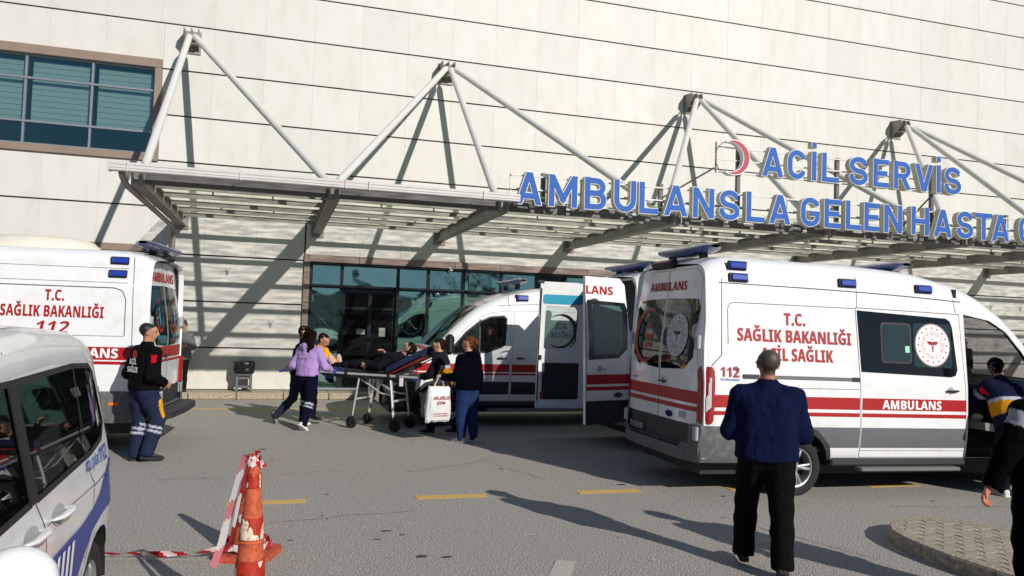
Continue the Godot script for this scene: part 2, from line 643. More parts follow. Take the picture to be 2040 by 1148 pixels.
	for i in edge.size() - 1:
		var m := int(max(1, round(edge[i].distance_to(edge[i + 1]) / 0.5)))
		for k in m:
			var lo := float(k) / m + 0.008
			var hi := float(k + 1) / m - 0.008
			var g3 := G.new()
			var q := []
			for z2 in [edge[i].lerp(edge[i + 1], lo), edge[i].lerp(edge[i + 1], hi), inner[i].lerp(inner[i + 1], hi), inner[i].lerp(inner[i + 1], lo)]:
				q.append(z2)
			var P := func(w: Vector2, y: float) -> Vector3: return Vector3(w.x, y, w.y)
			var hh := 0.125
			var oe: Vector2 = (q[0] - q[3]).normalized() * 0.02
			g3.quad(P.call(q[3], hh), P.call(q[2], hh), P.call(q[1] - oe, hh), P.call(q[0] - oe, hh))
			g3.quad(P.call(q[0] - oe, hh), P.call(q[1] - oe, hh), P.call(q[1], hh - 0.02), P.call(q[0], hh - 0.02))
			g3.quad(P.call(q[0], hh - 0.02), P.call(q[1], hh - 0.02), P.call(q[1], 0), P.call(q[0], 0))
			g3.quad(P.call(q[0], 0), P.call(q[3], 0), P.call(q[3], hh), P.call(q[0] - oe, hh))
			g3.quad(P.call(q[1] - oe, hh), P.call(q[2], hh), P.call(q[2], 0), P.call(q[1], 0))
			part(isl, "kerb_stone", g3, M.concrete)
	var bed := inner.duplicate()
	g = G.new()
	g.t = Transform3D(Basis(Vector3.RIGHT, PI / 2), Vector3.ZERO)
	g.prism(bed, -0.096, 0.0)
	part(isl, "bed", g, M.mortar)
	# zig-zag blocks
	var shape := []
	for q in [[-0.105, -0.05], [-0.05, -0.062], [0.0, -0.05], [0.05, -0.062], [0.105, -0.05], [0.117, 0.0], [0.105, 0.05], [0.05, 0.038], [0.0, 0.05], [0.05 - 0.1, 0.038], [-0.105, 0.05], [-0.093, 0.0]]:
		shape.append(Vector2(q[0], q[1]) * 0.94)
	var far := G.new()
	var meshes := []
	for k in 3:
		var g4 := G.new()
		g4.t = Transform3D(Basis(Vector3.RIGHT, -PI / 2), Vector3.ZERO)
		var pv := PackedVector2Array(shape)
		g4.prism(pv, 0.028, 0.03)
		meshes.append(g4.mesh())
	var count := 0
	for j in 40:
		for i in 28:
			var px := 8.2 + i * 0.215 + (0.1075 if j % 2 else 0.0)
			var pz := 12.8 + j * 0.105
			var ok := true
			for s in shape:
				if not Geometry2D.is_point_in_polygon(Vector2(px + s.x, pz + s.y), bed):
					ok = false
			if not ok:
				var world := PackedVector2Array()
				for s in shape: world.append(Vector2(px + s.x, -(pz + s.y)))
				var lim := PackedVector2Array()
				for b in bed: lim.append(Vector2(b.x, -b.y))
				for piece in Geometry2D.intersect_polygons(world, lim):
					var g5 := G.new()
					g5.t = Transform3D(Basis(Vector3.RIGHT, -PI / 2), Vector3(0, 0.096, 0))
					g5.prism(piece, 0.028, 0.03)
					part(isl, "cut_block", g5, M.paver[(i + j) % 3])
				continue
			if count < 300:
				var o := part(isl, "paving_block", meshes[count % 3], M.paver[(i * 7 + j * 3 + (i * j) % 5) % 3])
				o.position = Vector3(px, 0.096 + r.randf_range(-0.0015, 0.0015), pz)
				o.rotation = Vector3(r.randf_range(-0.004, 0.004), r.randf_range(-0.008, 0.008), r.randf_range(-0.004, 0.004))
				count += 1
			else:
				far.t = Transform3D(Basis(Vector3.RIGHT, -PI / 2), Vector3(px, 0.096, pz))
				far.prism(PackedVector2Array(shape), 0.028, 0.03)
	if far.v.size():
		var o3 := part(isl, "paving", far, M.paver[1])
		o3.set_meta("kind", "stuff")


# ---------------------------------------------------------------- facade
const CW := 1.12423
const RH := 1.05
func row_y(r: float) -> float:
	return 8.457 - RH * r

func cut_rect(a: Rect2, b: Rect2) -> Array:
	if not a.intersects(b):
		return [a]
	var out := []
	var i := a.intersection(b)
	if i.position.x - a.position.x > 0.02: out.append(Rect2(a.position.x, a.position.y, i.position.x - a.position.x - 0.004, a.size.y))
	if a.end.x - i.end.x > 0.02: out.append(Rect2(i.end.x + 0.004, a.position.y, a.end.x - i.end.x - 0.004, a.size.y))
	if i.position.y - a.position.y > 0.02: out.append(Rect2(i.position.x, a.position.y, i.size.x, i.position.y - a.position.y - 0.004))
	if a.end.y - i.end.y > 0.02: out.append(Rect2(i.position.x, i.end.y + 0.004, i.size.x, a.end.y - i.end.y - 0.004))
	return out

func sheet(parent: Node, w: float, h: float, m: Material) -> MeshInstance3D:
	var g := G.new()
	g.quad(Vector3(-w / 2, -h / 2, 0), Vector3(w / 2, -h / 2, 0), Vector3(w / 2, h / 2, 0), Vector3(-w / 2, h / 2, 0))
	return part(parent, "pane", g, m)

func make_facade() -> Node3D:
	var b := thing("hospital_building", "cream panelled hospital building with blue mirrored windows behind the ambulances", "building")
	var holes := [Rect2(-7.5, 5.27, 7.56, 2.33), Rect2(-7.5, 0.9, 7.8, 2.47), Rect2(3.34, 0.1, 10.9, 3.26)]
	var r := RandomNumberGenerator.new()
	r.seed = 21
	var rest := G.new()
	var cache := {}
	var count := 0
	for row in range(-6, 9):
		for col in range(-7, 31):
			var y1 := row_y(row) - 0.017
			var y0: float = max(row_y(row + 1) + 0.017, 0.165)
			if y1 - y0 < 0.1: continue
			var cells := [Rect2(col * CW + 0.0008, y0, CW - 0.0016, y1 - y0)]
			for h in holes:
				var nx := []
				for c in cells: nx.append_array(cut_rect(c, h))
				cells = nx
			var seen: bool = col >= -3 and col <= 22 and row >= -3 and row <= 7 and not (row == 4)
			if col > 12 and row > 4: seen = col > 20
			for c in cells:
				if c.size.x < 0.05 or c.size.y < 0.05: continue
				if seen and count < 296:
					var key := "%.3f %.3f" % [c.size.x, c.size.y]
					if not cache.has(key):
						var g := G.new()
						g.box(Vector3(0, 0, -0.015), Vector3(c.size.x, c.size.y, 0.03), 0.0012)
						cache[key] = g.mesh()
					var o := part(b, "panel", cache[key], M.panel[r.randi() % 5])
					o.position = Vector3(c.get_center().x, c.get_center().y, r.randf_range(-0.002, 0.002))
					o.rotation = Vector3(r.randf_range(-0.0025, 0.0025), r.randf_range(-0.0025, 0.0025), 0)
					count += 1
				else:
					rest.box(Vector3(c.get_center().x, c.get_center().y, -0.015), Vector3(c.size.x, c.size.y, 0.03), 0.003)
	var o2 := part(b, "panelling", rest, M.panel[0])
	o2.set_meta("kind", "stuff")
	# structure behind the panels, with the openings left free
	var cells2 := [Rect2(-7.8, 0.0, 43.0, 14.8)]
	for h in holes:
		var nx := []
		for c in cells2: nx.append_array(cut_rect(c, h))
		cells2 = nx
	var wall := G.new()
	for c in cells2:
		wall.box(Vector3(c.get_center().x, c.get_center().y, -0.15), Vector3(c.size.x + 0.006, c.size.y + 0.006, 0.2))
	part(b, "wall", wall, M.joint)
	boxp(b, "rear_wall", Vector3(13.5, 7.4, -6.0), Vector3(43.0, 14.8, 0.2), M.joint)
	boxp(b, "roof", Vector3(13.5, 14.85, -3.0), Vector3(43.0, 0.2, 6.4), M.joint)
	boxp(b, "end_wall", Vector3(-7.7, 7.4, -3.0), Vector3(0.2, 14.8, 5.8), M.joint)
	boxp(b, "end_wall", Vector3(34.9, 7.4, -3.0), Vector3(0.2, 14.8, 5.8), M.joint)
	boxp(b, "floor", Vector3(13.5, 0.08, -3.0), Vector3(43.0, 0.14, 5.7), M.brown)
	boxp(b, "floor", Vector3(13.5, 4.3, -3.1), Vector3(43.0, 0.2, 5.6), M.panel[0])

	# upper window, three panes high
	var fr := Node3D.new()
	fr.name = "window"
	b.add_child(fr, true)
	boxp(fr, "surround", Vector3(-3.72, 7.50, 0.0), Vector3(7.56, 0.20, 0.12), M.brown, 0.008)
	boxp(fr, "surround", Vector3(-3.72, 5.35, 0.0), Vector3(7.56, 0.16, 0.12), M.brown, 0.008)
	boxp(fr, "surround", Vector3(-0.015, 6.415, 0.0), Vector3(0.15, 1.966, 0.12), M.brown, 0.008)
	var ys := [5.43, 5.93, 6.88, 7.40]
	var xs := [-6.56, -5.26, -3.96, -2.66, -1.36, -0.095]
	for y in [5.44, 5.93, 6.88, 7.385]:
		boxp(fr, "transom", Vector3(-3.8, y, -0.045), Vector3(7.4, 0.05, 0.06), M.alu_grey, 0.006)
	for x in xs:
		boxp(fr, "mullion", Vector3(x, 6.41, -0.05), Vector3(0.05, 1.94, 0.05), M.alu_grey, 0.006)
	for i in xs.size() - 1:
		for j in 3:
			var o := sheet(fr, xs[i + 1] - xs[i] - 0.03, ys[j + 1] - ys[j] - 0.03, M.pane_blue)
			o.position = Vector3((xs[i] + xs[i + 1]) / 2, (ys[j] + ys[j + 1]) / 2, -0.07)
			o.rotation = Vector3(r.randf_range(-0.006, 0.006), r.randf_range(-0.008, 0.008), 0)
	for i in range(2, xs.size() - 1):
		for k in 11:
			boxp(fr, "blind_slat", Vector3((xs[i] + xs[i + 1]) / 2 + 0.02, 7.24 - k * 0.125, -0.18), Vector3(xs[i + 1] - xs[i] - 0.16, 0.117, 0.006), M.blind)
	# ground floor window on the left, mostly behind the ambulance
	var fl := Node3D.new()
	fl.name = "window"
	b.add_child(fl, true)
	boxp(fl, "surround", Vector3(-3.6, 3.29, 0.0), Vector3(7.8, 0.15, 0.12), M.brown, 0.008)
	boxp(fl, "surround", Vector3(0.22, 2.05, 0.0), Vector3(0.15, 2.33, 0.12), M.brown, 0.008)
	boxp(fl, "surround", Vector3(-3.6, 0.95, 0.0), Vector3(7.48, 0.12, 0.12), M.brown, 0.008)
	for i in 6:
		sheet(fl, 1.24, 2.2, M.pane_blue).position = Vector3(-6.75 + i * 1.3, 2.1, -0.07)
		boxp(fl, "mullion", Vector3(-6.1 + i * 1.3 - (0.0 if i < 5 else 0.3), 2.1, -0.05), Vector3(0.06, 2.2, 0.06), M.alu_grey)

	# entrance glazing
	var en := Node3D.new()
	en.name = "entrance_glazing"
	b.add_child(en, true)
	var x := 3.49
	for i in 9:
		boxp(en, "lintel", Vector3(4.04 + i * 1.18, 3.275, 0.0), Vector3(1.172, 0.165, 0.13), M.brown, 0.006)
	for i in 3:
		boxp(en, "surround", Vector3(3.415, 0.68 + i * 1.02, 0.0), Vector3(0.14, 1.012, 0.13), M.brown, 0.006)
	boxp(en, "surround", Vector3(3.397, 3.278, 0.0), Vector3(0.10, 0.16, 0.128), M.brown, 0.006)
	var mu := [3.49, 4.24, 5.59, 6.34, 7.23, 8.22, 9.17, 9.95, 10.9, 11.9, 12.9, 14.0]
	for k in mu.size():
		boxp(en, "mullion", Vector3(mu[k] + (0.03 if k == 0 else 0.0), 1.68, -0.03), Vector3(0.075, 3.02, 0.1), M.alu_dark, 0.008)
	for k in mu.size() - 1:
		var w: float = mu[k + 1] - mu[k] - 0.075
		var cx: float = (mu[k] + mu[k + 1]) / 2
		for y in [3.155, 2.63]:
			boxp(en, "transom", Vector3(cx, y, -0.03), Vector3(w, 0.075, 0.09), M.alu_dark, 0.008)
		var p := sheet(en, w, 0.46, M.pane_teal if k != 6 else M.door_dark)
		p.position = Vector3(cx, 2.893, -0.045)
		p.rotation = Vector3(r.randf_range(-0.01, 0.01), r.randf_range(-0.01, 0.01), 0)
		if k == 1: continue
		p = sheet(en, w, 2.40, M.pane_teal)
		p.position = Vector3(cx, 1.38, -0.045)
		p.rotation = Vector3(r.randf_range(-0.006, 0.006), r.randf_range(-0.01, 0.01), 0)
		if k in [0, 2]:
			var g := G.new()
			ring2(g, Vector2(cx, 1.78), 0.242, 0.25, -0.036)
			for a in [[-0.12, 0.1, -0.02, 0.02], [-0.02, 0.02, 0.08, -0.1], [0.08, -0.1, 0.14, -0.12], [-0.05, 0.1, 0.0, -0.02]]:
				g.tube([Vector3(cx + a[0], 1.78 + a[1], -0.036), Vector3(cx + a[2], 1.78 + a[3], -0.036)], 0.012, 5)
			part(en, "sticker", g, M.sticker_green)
	# sliding door in its frame
	for q in [[4.28, 4.34], [4.90, 4.98], [5.49, 5.55]]:
		boxp(en, "door_frame", Vector3((q[0] + q[1]) / 2, 1.38, -0.1), Vector3(q[1] - q[0], 2.4, 0.05), M.alu_dark)
	for q in [[4.34, 4.90], [4.98, 5.49]]:
		boxp(en, "door", Vector3((q[0] + q[1]) / 2, 1.38, -0.1), Vector3(q[1] - q[0], 2.4, 0.012), M.pane_dark)
		boxp(en, "notice", Vector3((q[0] + q[1]) / 2 + (0.12 if q[0] < 4.5 else 0.02), 1.56, -0.085), Vector3(0.2 if q[0] < 4.5 else 0.15, 0.13 if q[0] < 4.5 else 0.21, 0.004), M.notice)
	boxp(en, "door_head", Vector3(4.92, 2.12, -0.1), Vector3(1.26, 0.06, 0.07), M.alu_dark)
	boxp(en, "threshold", Vector3(8.7, 0.19, 0.0), Vector3(10.6, 0.05, 0.12), M.alu_grey)
	# lobby behind the glass
	boxp(en, "lobby_wall", Vector3(8.7, 2.2, -4.2), Vector3(11.4, 4.0, 0.1), M.lobby)
	boxp(en, "lobby_wall", Vector3(3.0, 2.2, -2.2), Vector3(0.1, 4.0, 4.0), M.lobby)
	boxp(en, "reception_counter", Vector3(4.6, 0.7, -3.0), Vector3(1.6, 1.1, 0.5), M.alu_grey)
	# wall camera over the entrance
	var cm := Node3D.new()
	cm.name = numbered("security_camera")
	add_child(cm)
	cm.position = Vector3(6.86, 3.13, 0.12)
	cm.set_meta("label", "small white security camera on the brown lintel over the entrance")
	cm.set_meta("category", "camera")
	var g2 := G.new()
	g2.t = Transform3D(Basis(Vector3.RIGHT, PI / 2 - 0.35), Vector3.ZERO)
	g2.lathe([Vector2(0, -0.09), Vector2(0.035, -0.09), Vector2(0.04, -0.07), Vector2(0.04, 0.10), Vector2(0.033, 0.105), Vector2(0.0, 0.105)], 14)
	part(cm, "housing", g2, M.letter_white)
	boxp(cm, "bracket", Vector3(0, 0.05, -0.055), Vector3(0.03, 0.09, 0.02), M.letter_white)
	return b


# ---------------------------------------------------------------- canopy with its ties
const BEAMS := [0.62, 3.62, 6.57, 10.0, 13.5, 17.0, 20.5, 24.0, 27.5]
func make_canopy() -> void:
	var c := thing("entrance_canopy", "steel and glass canopy hung from the wall by white tubes", "canopy")
	var D := 5.75
	var rr2 := RandomNumberGenerator.new()
	rr2.seed = 44
	var py := [4.72, 3.72, 2.66, 1.70, 0.74]
	for i in BEAMS.size():
		var x: float = BEAMS[i]
		var g := G.new()
		# I-section, tapering to the wall plate
		g.box(Vector3(x, 3.865, D / 2 - 0.02), Vector3(0.2, 0.018, D - 0.04))
		g.box(Vector3(x, 4.085, D / 2 - 0.02), Vector3(0.2, 0.018, D - 0.04))
		g.box(Vector3(x - 0.0, 3.975, D / 2 - 0.02), Vector3(0.014, 0.202, D - 0.04))
		g.box(Vector3(x, 3.975, D - 0.03), Vector3(0.2, 0.202, 0.014))
		part(c, "beam", g, M.steel)
		boxp(c, "wall_plate", Vector3(x, 3.98, 0.02), Vector3(0.3, 0.42, 0.025), M.steel, 0.004)
		boxp(c, "end_clip", Vector3(x - 0.07, 3.99, D + 0.045), Vector3(0.02, 0.21, 0.12), M.steel)
		boxp(c, "end_clip", Vector3(x + 0.07, 3.99, D + 0.045), Vector3(0.02, 0.21, 0.12), M.steel)
		if i == BEAMS.size() - 1: continue
		var x2: float = BEAMS[i + 1]
		var w := x2 - x - 0.2
		for z in py:
			g = G.new()
			var cx := (x + x2) / 2
			g.box(Vector3(cx, 4.075, z), Vector3(w - 0.012, 0.010, 0.06))
			g.box(Vector3(cx, 3.995, z), Vector3(w - 0.012, 0.010, 0.06))
			g.box(Vector3(cx, 4.035, z), Vector3(w - 0.012, 0.070, 0.008))
			part(c, "purlin", g, M.steel)
			for s in [x + 0.115, x2 - 0.115]:
				boxp(c, "cleat", Vector3(s, 3.96, z + 0.03), Vector3(0.012, 0.16, 0.06), M.steel)
		g = G.new()
		g.box(Vector3((x + x2) / 2, 3.98, D - 0.07), Vector3(w, 0.17, 0.10))
		part(c, "edge_beam", g, M.steel_dark)
		if i >= 2:
			# leftovers of old adhesive on the front of the edge beam
			for q in 7:
				var ow := rr2.randf_range(0.06, 0.26)
				boxp(c, "adhesive_patch", Vector3(rr2.randf_range(x + 0.3, x2 - 0.3), 3.98 + rr2.randf_range(-0.04, 0.04), D - 0.0185), Vector3(ow, rr2.randf_range(0.03, 0.07), 0.003), M.letter_white)
		# glass in four widths between beams, in rows over the purlins
		var zr := [6.02, 4.30, 2.18, 0.06]
		for a in 2:
			for k in 3:
				var gw := (x2 - x) / 2.0
				var gx := x + gw * (a + 0.5) + (0.0 if i > 0 else 0.0)
				var o := boxp(c, "glass_pane", Vector3(gx, 4.135, (zr[k] + zr[k + 1]) / 2), Vector3(gw - 0.016, 0.012, zr[k] - zr[k + 1] - 0.016), M.canopy_glass)
		# point fixings that hold the glass
		for a in [0.33, 0.67]:
			for z in [4.30, 2.18]:
				var gf := G.new()
				var at := Vector3(lerp(x, x2, a), 4.10, z)
				for s in [Vector3(0.05, 0.02, 0.05), Vector3(-0.05, 0.02, 0.05), Vector3(0.05, 0.02, -0.05), Vector3(-0.05, 0.02, -0.05)]:
					gf.tube([at - Vector3(0, 0.05, 0), at + s * 0.6 - Vector3(0, 0.02, 0), at + s], [0.012, 0.008, 0.010], 6)
				gf.tube([at - Vector3(0, 0.11, 0), at - Vector3(0, 0.03, 0)], 0.018, 6)
				part(c, "glass_fixing", gf, M.steel_dark)
	# left end: glass overhang, gutter, hanging rail
	boxp(c, "glass_pane", Vector3(0.46, 4.135, 3.0), Vector3(0.30, 0.012, 5.9), M.canopy_glass)
	var gx := 0.28
	var lens := [0.26, 1.62, 1.62, 0.38, 1.95, 0.66]
	for l in lens:
		var g := G.new()
		g.box(Vector3(gx + l / 2, 4.07, 6.10), Vector3(l - 0.012, 0.135, 0.14), 0.012)
		g.box(Vector3(gx + l / 2, 4.10, 6.174), Vector3(l - 0.012, 0.012, 0.01), 0.003)
		g.box(Vector3(gx + l / 2, 4.05, 6.174), Vector3(l - 0.012, 0.012, 0.01), 0.003)
		part(c, "gutter", g, M.gutter)
		boxp(c, "gutter_bracket", Vector3(gx + 0.0, 4.07, 6.105), Vector3(0.03, 0.15, 0.17), M.gutter, 0.004)
		gx += l
	# rain pipe under the left beam and down the wall
	var gp := G.new()
	gp.tube([Vector3(0.44, 4.0, 6.05), Vector3(0.44, 3.95, 5.98), Vector3(0.45, 3.86, 5.7), Vector3(0.47, 3.80, 0.4), Vector3(0.48, 3.70, 0.16), Vector3(0.48, 3.4, 0.12), Vector3(0.48, 0.2, 0.12)], 0.05, 10)
	part(c, "rain_pipe", gp, M.steel)
	# ties
	var apex := [0.66, 6.58, 13.46, 20.42]
	var feet := [[0, 1], [1, 2, 3], [3, 4, 5], [5, 6, 7]]
	for i in 4:
		var a := Vector3(apex[i], 8.18, 0.42)
		var g := G.new()
		g.box(Vector3(apex[i], 8.07, 0.02), Vector3(0.38, 0.52, 0.03), 0.004)
		for s in [-0.15, 0.0, 0.15]:
			g.t = Transform3D(Basis(Vector3.UP, PI / 2) , Vector3(apex[i] + s, 0, 0))
			g.prism(PackedVector2Array([Vector2(-0.03, 7.86), Vector2(-0.28, 8.0), Vector2(-0.45, 8.17), Vector2(-0.40, 8.29), Vector2(-0.03, 8.33)]), 0.008, 0.016)
		g.t = Transform3D.IDENTITY
		g.box(Vector3(apex[i], 7.98, 0.16), Vector3(0.32, 0.015, 0.24))
		part(c, "bracket", g, M.steel)
		for b in feet[i]:
			var f := Vector3(BEAMS[b], 4.12, 5.35)
			var d := (f - a).normalized()
			g = G.new()
			g.tube([a + d * 0.22, a + d * 0.30, f - d * 0.3, f - d * 0.24], [0.042, 0.070, 0.070, 0.045], 14)
			var t := part(c, "tie", g, M.white_steel)
			g = G.new()
			g.tube([a + d * 0.02, a + d * 0.26], 0.03, 6, true, 0.35)
			g.tube([f - d * 0.28, f + d * 0.02], 0.04, 6, true, 0.35)
			part(c, "clevis", g, M.steel)


# ---------------------------------------------------------------- roof sign
func glyph(ch: String) -> Array:
	# strokes in a box 0..1 wide, 0..1 high; w = stroke half width in the same height unit
	var arc := func(cx: float, cy: float, rx: float, ry: float, a0: float, a1: float, k := 9) -> Array:
		var o := []
		for i in k + 1:
			var a: float = deg_to_rad(lerp(a0, a1, float(i) / k))
			o.append([cx + cos(a) * rx, cy + sin(a) * ry])
		return o
	var e := 0.1
	match ch:
		"A": return [[[0.13, 0.0], [0.5, 1.0]], [[0.5, 1.0], [0.87, 0.0]], [[0.27, 0.27], [0.73, 0.27]]]
		"M": return [[[e, 0], [e, 1]], [[1 - e, 0], [1 - e, 1]], [[e, 0.95], [0.5, 0.25]], [[0.5, 0.25], [1 - e, 0.95]]]
		"B": return [[[0.13, 0], [0.13, 1]], [[0.13, 0.9], [0.55, 0.9]] + arc.call(0.55, 0.71, 0.27, 0.19, 90, -90) + [[0.13, 0.52]], [[0.13, 0.52], [0.58, 0.52]] + arc.call(0.58, 0.31, 0.29, 0.21, 90, -90) + [[0.13, 0.1]]]
		"U": return [[[0.13, 1], [0.13, 0.4]] + arc.call(0.5, 0.4, 0.37, 0.3, 180, 360) + [[0.87, 0.4], [0.87, 1]]]
		"L": return [[[0.14, 0], [0.14, 1]], [[0.14, 0.1], [1.0, 0.1]]]
		"N": return [[[0.12, 0], [0.12, 1]], [[0.88, 0], [0.88, 1]], [[0.14, 0.93], [0.86, 0.07]]]
		"S": return [[[0.88, 0.77]] + arc.call(0.5, 0.70, 0.36, 0.20, 20, 180, 7) + arc.call(0.5, 0.70, 0.36, 0.20, 200, 250, 2) + [[0.5, 0.5]] + arc.call(0.5, 0.30, 0.37, 0.20, 60, -180, 10) + [[0.1, 0.22]]]
		"G": return [arc.call(0.5, 0.65, 0.37, 0.25, 15, 180, 7) + [[0.13, 0.36]] + arc.call(0.5, 0.35, 0.37, 0.25, 180, 360, 9) + [[0.87, 0.45], [0.5, 0.45]]]
		"C": return [arc.call(0.52, 0.65, 0.38, 0.25, 12, 180, 7) + arc.call(0.52, 0.35, 0.38, 0.25, 180, 348, 9)]
		"E": return [[[0.14, 0], [0.14, 1]], [[0.14, 0.9], [0.97, 0.9]], [[0.14, 0.5], [0.88, 0.5]], [[0.14, 0.1], [0.97, 0.1]]]
		"H": return [[[0.12, 0], [0.12, 1]], [[0.88, 0], [0.88, 1]], [[0.12, 0.5], [0.88, 0.5]]]
		"T": return [[[0.0, 0.9], [1.0, 0.9]], [[0.5, 0], [0.5, 0.9]]]
		"I": return [[[0.5, 0], [0.5, 1]], [[0.5, 1.13], [0.5, 1.31]]]
		"R": return [[[0.13, 0], [0.13, 1]], [[0.13, 0.9], [0.55, 0.9]] + arc.call(0.55, 0.69, 0.29, 0.21, 90, -90) + [[0.13, 0.48]], [[0.5, 0.48], [0.87, 0.0]]]
		"V": return [[[0.12, 1.0], [0.5, 0.0]], [[0.5, 0.0], [0.88, 1.0]]]
	return []

func csg_letter(parent: Node, called: String, ch: String, at: Vector3, w: float, h: float, half: float, z0: float, z1: float, m: Material) -> CSGCombiner3D:
	var cb := CSGCombiner3D.new()
	cb.name = called
	parent.add_child(cb, true)
	cb.position = at
	for s in glyph(ch):
		var pl := PackedVector2Array()
		for q in s: pl.append(Vector2(q[0] * w, q[1] * h))
		# vertical and horizontal ends are cut square by clipping to the box
		for poly in Geometry2D.offset_polyline(pl, half, Geometry2D.JOIN_MITER, Geometry2D.END_BUTT if pl.size() > 2 or ch in "LETHIRBU" else Geometry2D.END_SQUARE):
			var lim := PackedVector2Array([Vector2(-0.2, -half + 0.062), Vector2(w + 0.2, -half + 0.062), Vector2(w + 0.2, 1.5 * h), Vector2(-0.2, 1.5 * h)])
			if ch in "AVMN":
				lim = PackedVector2Array([Vector2(-0.2, 0.062 - half), Vector2(w + 0.2, 0.062 - half), Vector2(w + 0.2, h + half - 0.062), Vector2(-0.2, h + half - 0.062)])
			for q in Geometry2D.intersect_polygons(poly, lim):
				var cp := CSGPolygon3D.new()
				cp.name = "stroke"
				cp.polygon = q
				cp.depth = z1 - z0
				cp.position = Vector3(0, 0, z1)
				cp.material = m
				cb.add_child(cp, true)
	return cb

func make_sign() -> void:
	var s := thing("roof_sign", "blue channel letter sign reading ACİL SERVİS above AMBULANSLA GELEN HASTA on the canopy", "sign")
	var rows := [
		[[["A", 6.70, 7.20], ["M", 7.32, 7.86], ["B", 8.00, 8.43], ["U", 8.57, 9.02], ["L", 9.08, 9.47], ["A", 9.57, 10.09], ["N", 10.19, 10.64], ["S", 10.75, 11.20], ["L", 11.34, 11.74], ["A", 11.84, 12.35], ["G", 12.57, 13.02], ["E", 13.12, 13.52], ["L", 13.63, 14.02], ["E", 14.08, 14.47], ["N", 14.57, 15.02], ["H", 15.26, 15.71], ["A", 15.82, 16.32], ["S", 16.44, 16.88], ["T", 16.94, 17.39], ["A", 17.37, 17.88], ["G", 18.14, 18.59]] , 3.98],
		[[["A", 11.66, 12.17], ["C", 12.25, 12.66], ["I", 12.80, 12.93], ["L", 13.05, 13.44], ["S", 13.70, 14.16], ["E", 14.29, 14.68], ["R", 14.80, 15.24], ["V", 15.33, 15.81], ["I", 15.88, 16.02], ["S", 16.10, 16.55]], 4.895]]
	for rw in rows:
		for l in rw[0]:
			var at := Vector3(l[1], rw[1], 6.06)
			var w: float = l[2] - l[1]
			var body := csg_letter(s, "letter", l[0], at, w, 0.59, 0.062, -0.13, -0.004, M.letter_side)
			csg_letter(body, "trim", l[0], Vector3.ZERO, w, 0.59, 0.0615, -0.004, 0.0, M.letter_white)
			csg_letter(body, "face", l[0], Vector3.ZERO, w, 0.59, 0.051, 0.0, 0.006, M.letter_blue)
	# crescent
	var cr := PackedVector2Array()
	for i in 25:
		cr.append(Vector2(11.06, 5.205) + Vector2.from_angle(deg_to_rad(-125 + 250.0 * i / 24)) * 0.345)
	for i in 23:
		cr.append(Vector2(10.965, 5.205) + Vector2.from_angle(deg_to_rad(98 - 196.0 * (i + 0.5) / 23)) * Vector2(0.30, 0.29))
	var g := G.new()
	g.prism(cr, 6.055, 0.13)
	var cb := part(s, "crescent", g, M.letter_white)
	g = G.new()
	var c2 := PackedVector2Array()
	for i in 25:
		c2.append(Vector2(11.06, 5.205) + Vector2.from_angle(deg_to_rad(-112 + 224.0 * i / 24)) * 0.328)
	for i in 23:
		c2.append(Vector2(10.975, 5.205) + Vector2.from_angle(deg_to_rad(88 - 176.0 * (i + 0.5) / 23)) * Vector2(0.305, 0.295))
	g.prism(c2, 6.061, 0.004)
	part(cb, "face", g, M.crescent)
	g = G.new()
	for i in 16:
		var a := deg_to_rad(100 + 160.0 * i / 16)
		var a2 := deg_to_rad(100 + 160.0 * (i + 1) / 16)
		g.tube([Vector3(11.06 + cos(a) * 0.345, 5.205 + sin(a) * 0.345, 5.94), Vector3(11.06 + cos(a2) * 0.345, 5.205 + sin(a2) * 0.345, 5.94)], 0.008, 5)
	part(s, "crescent_ring", g, M.steel_dark)
	# frames behind the letters
	for y in [4.06, 4.28, 4.52]:
		boxp(s, "rail", Vector3(13.6, y, 5.90), Vector3(13.9, 0.025, 0.025), M.white_steel)
	for y in [4.93, 5.18, 5.42]:
		boxp(s, "rail", Vector3(13.65, y, 5.90), Vector3(5.8, 0.025, 0.025), M.white_steel)
	for x in [6.66, 8.0, 9.3, 12.4, 15.1, 18.0]:
		boxp(s, "upright", Vector3(x, 4.28, 5.87), Vector3(0.03, 0.55, 0.03), M.white_steel)
	for x in [7.28, 9.62, 11.28, 13.58, 15.98, 18.02, 20.3]:
		var tall: bool = x in [11.28, 13.58, 15.98]
		boxp(s, "post", Vector3(x, 4.78 if tall else 4.33, 5.84), Vector3(0.08, 1.36 if tall else 0.55, 0.07), M.steel_dark, 0.004)
	for x in [10.74, 11.28]:
		boxp(s, "upright", Vector3(x, 5.205, 5.92), Vector3(0.025, 0.6, 0.025), M.steel_dark)
	g = G.new()
	g.tube([Vector3(10.72, 5.0, 5.9), Vector3(9.7, 4.3, 5.3)], 0.018, 6)
	g.tube([Vector3(16.0, 4.9, 5.85), Vector3(15.9, 4.2, 5.0)], 0.018, 6)
	part(s, "brace", g, M.steel_dark)


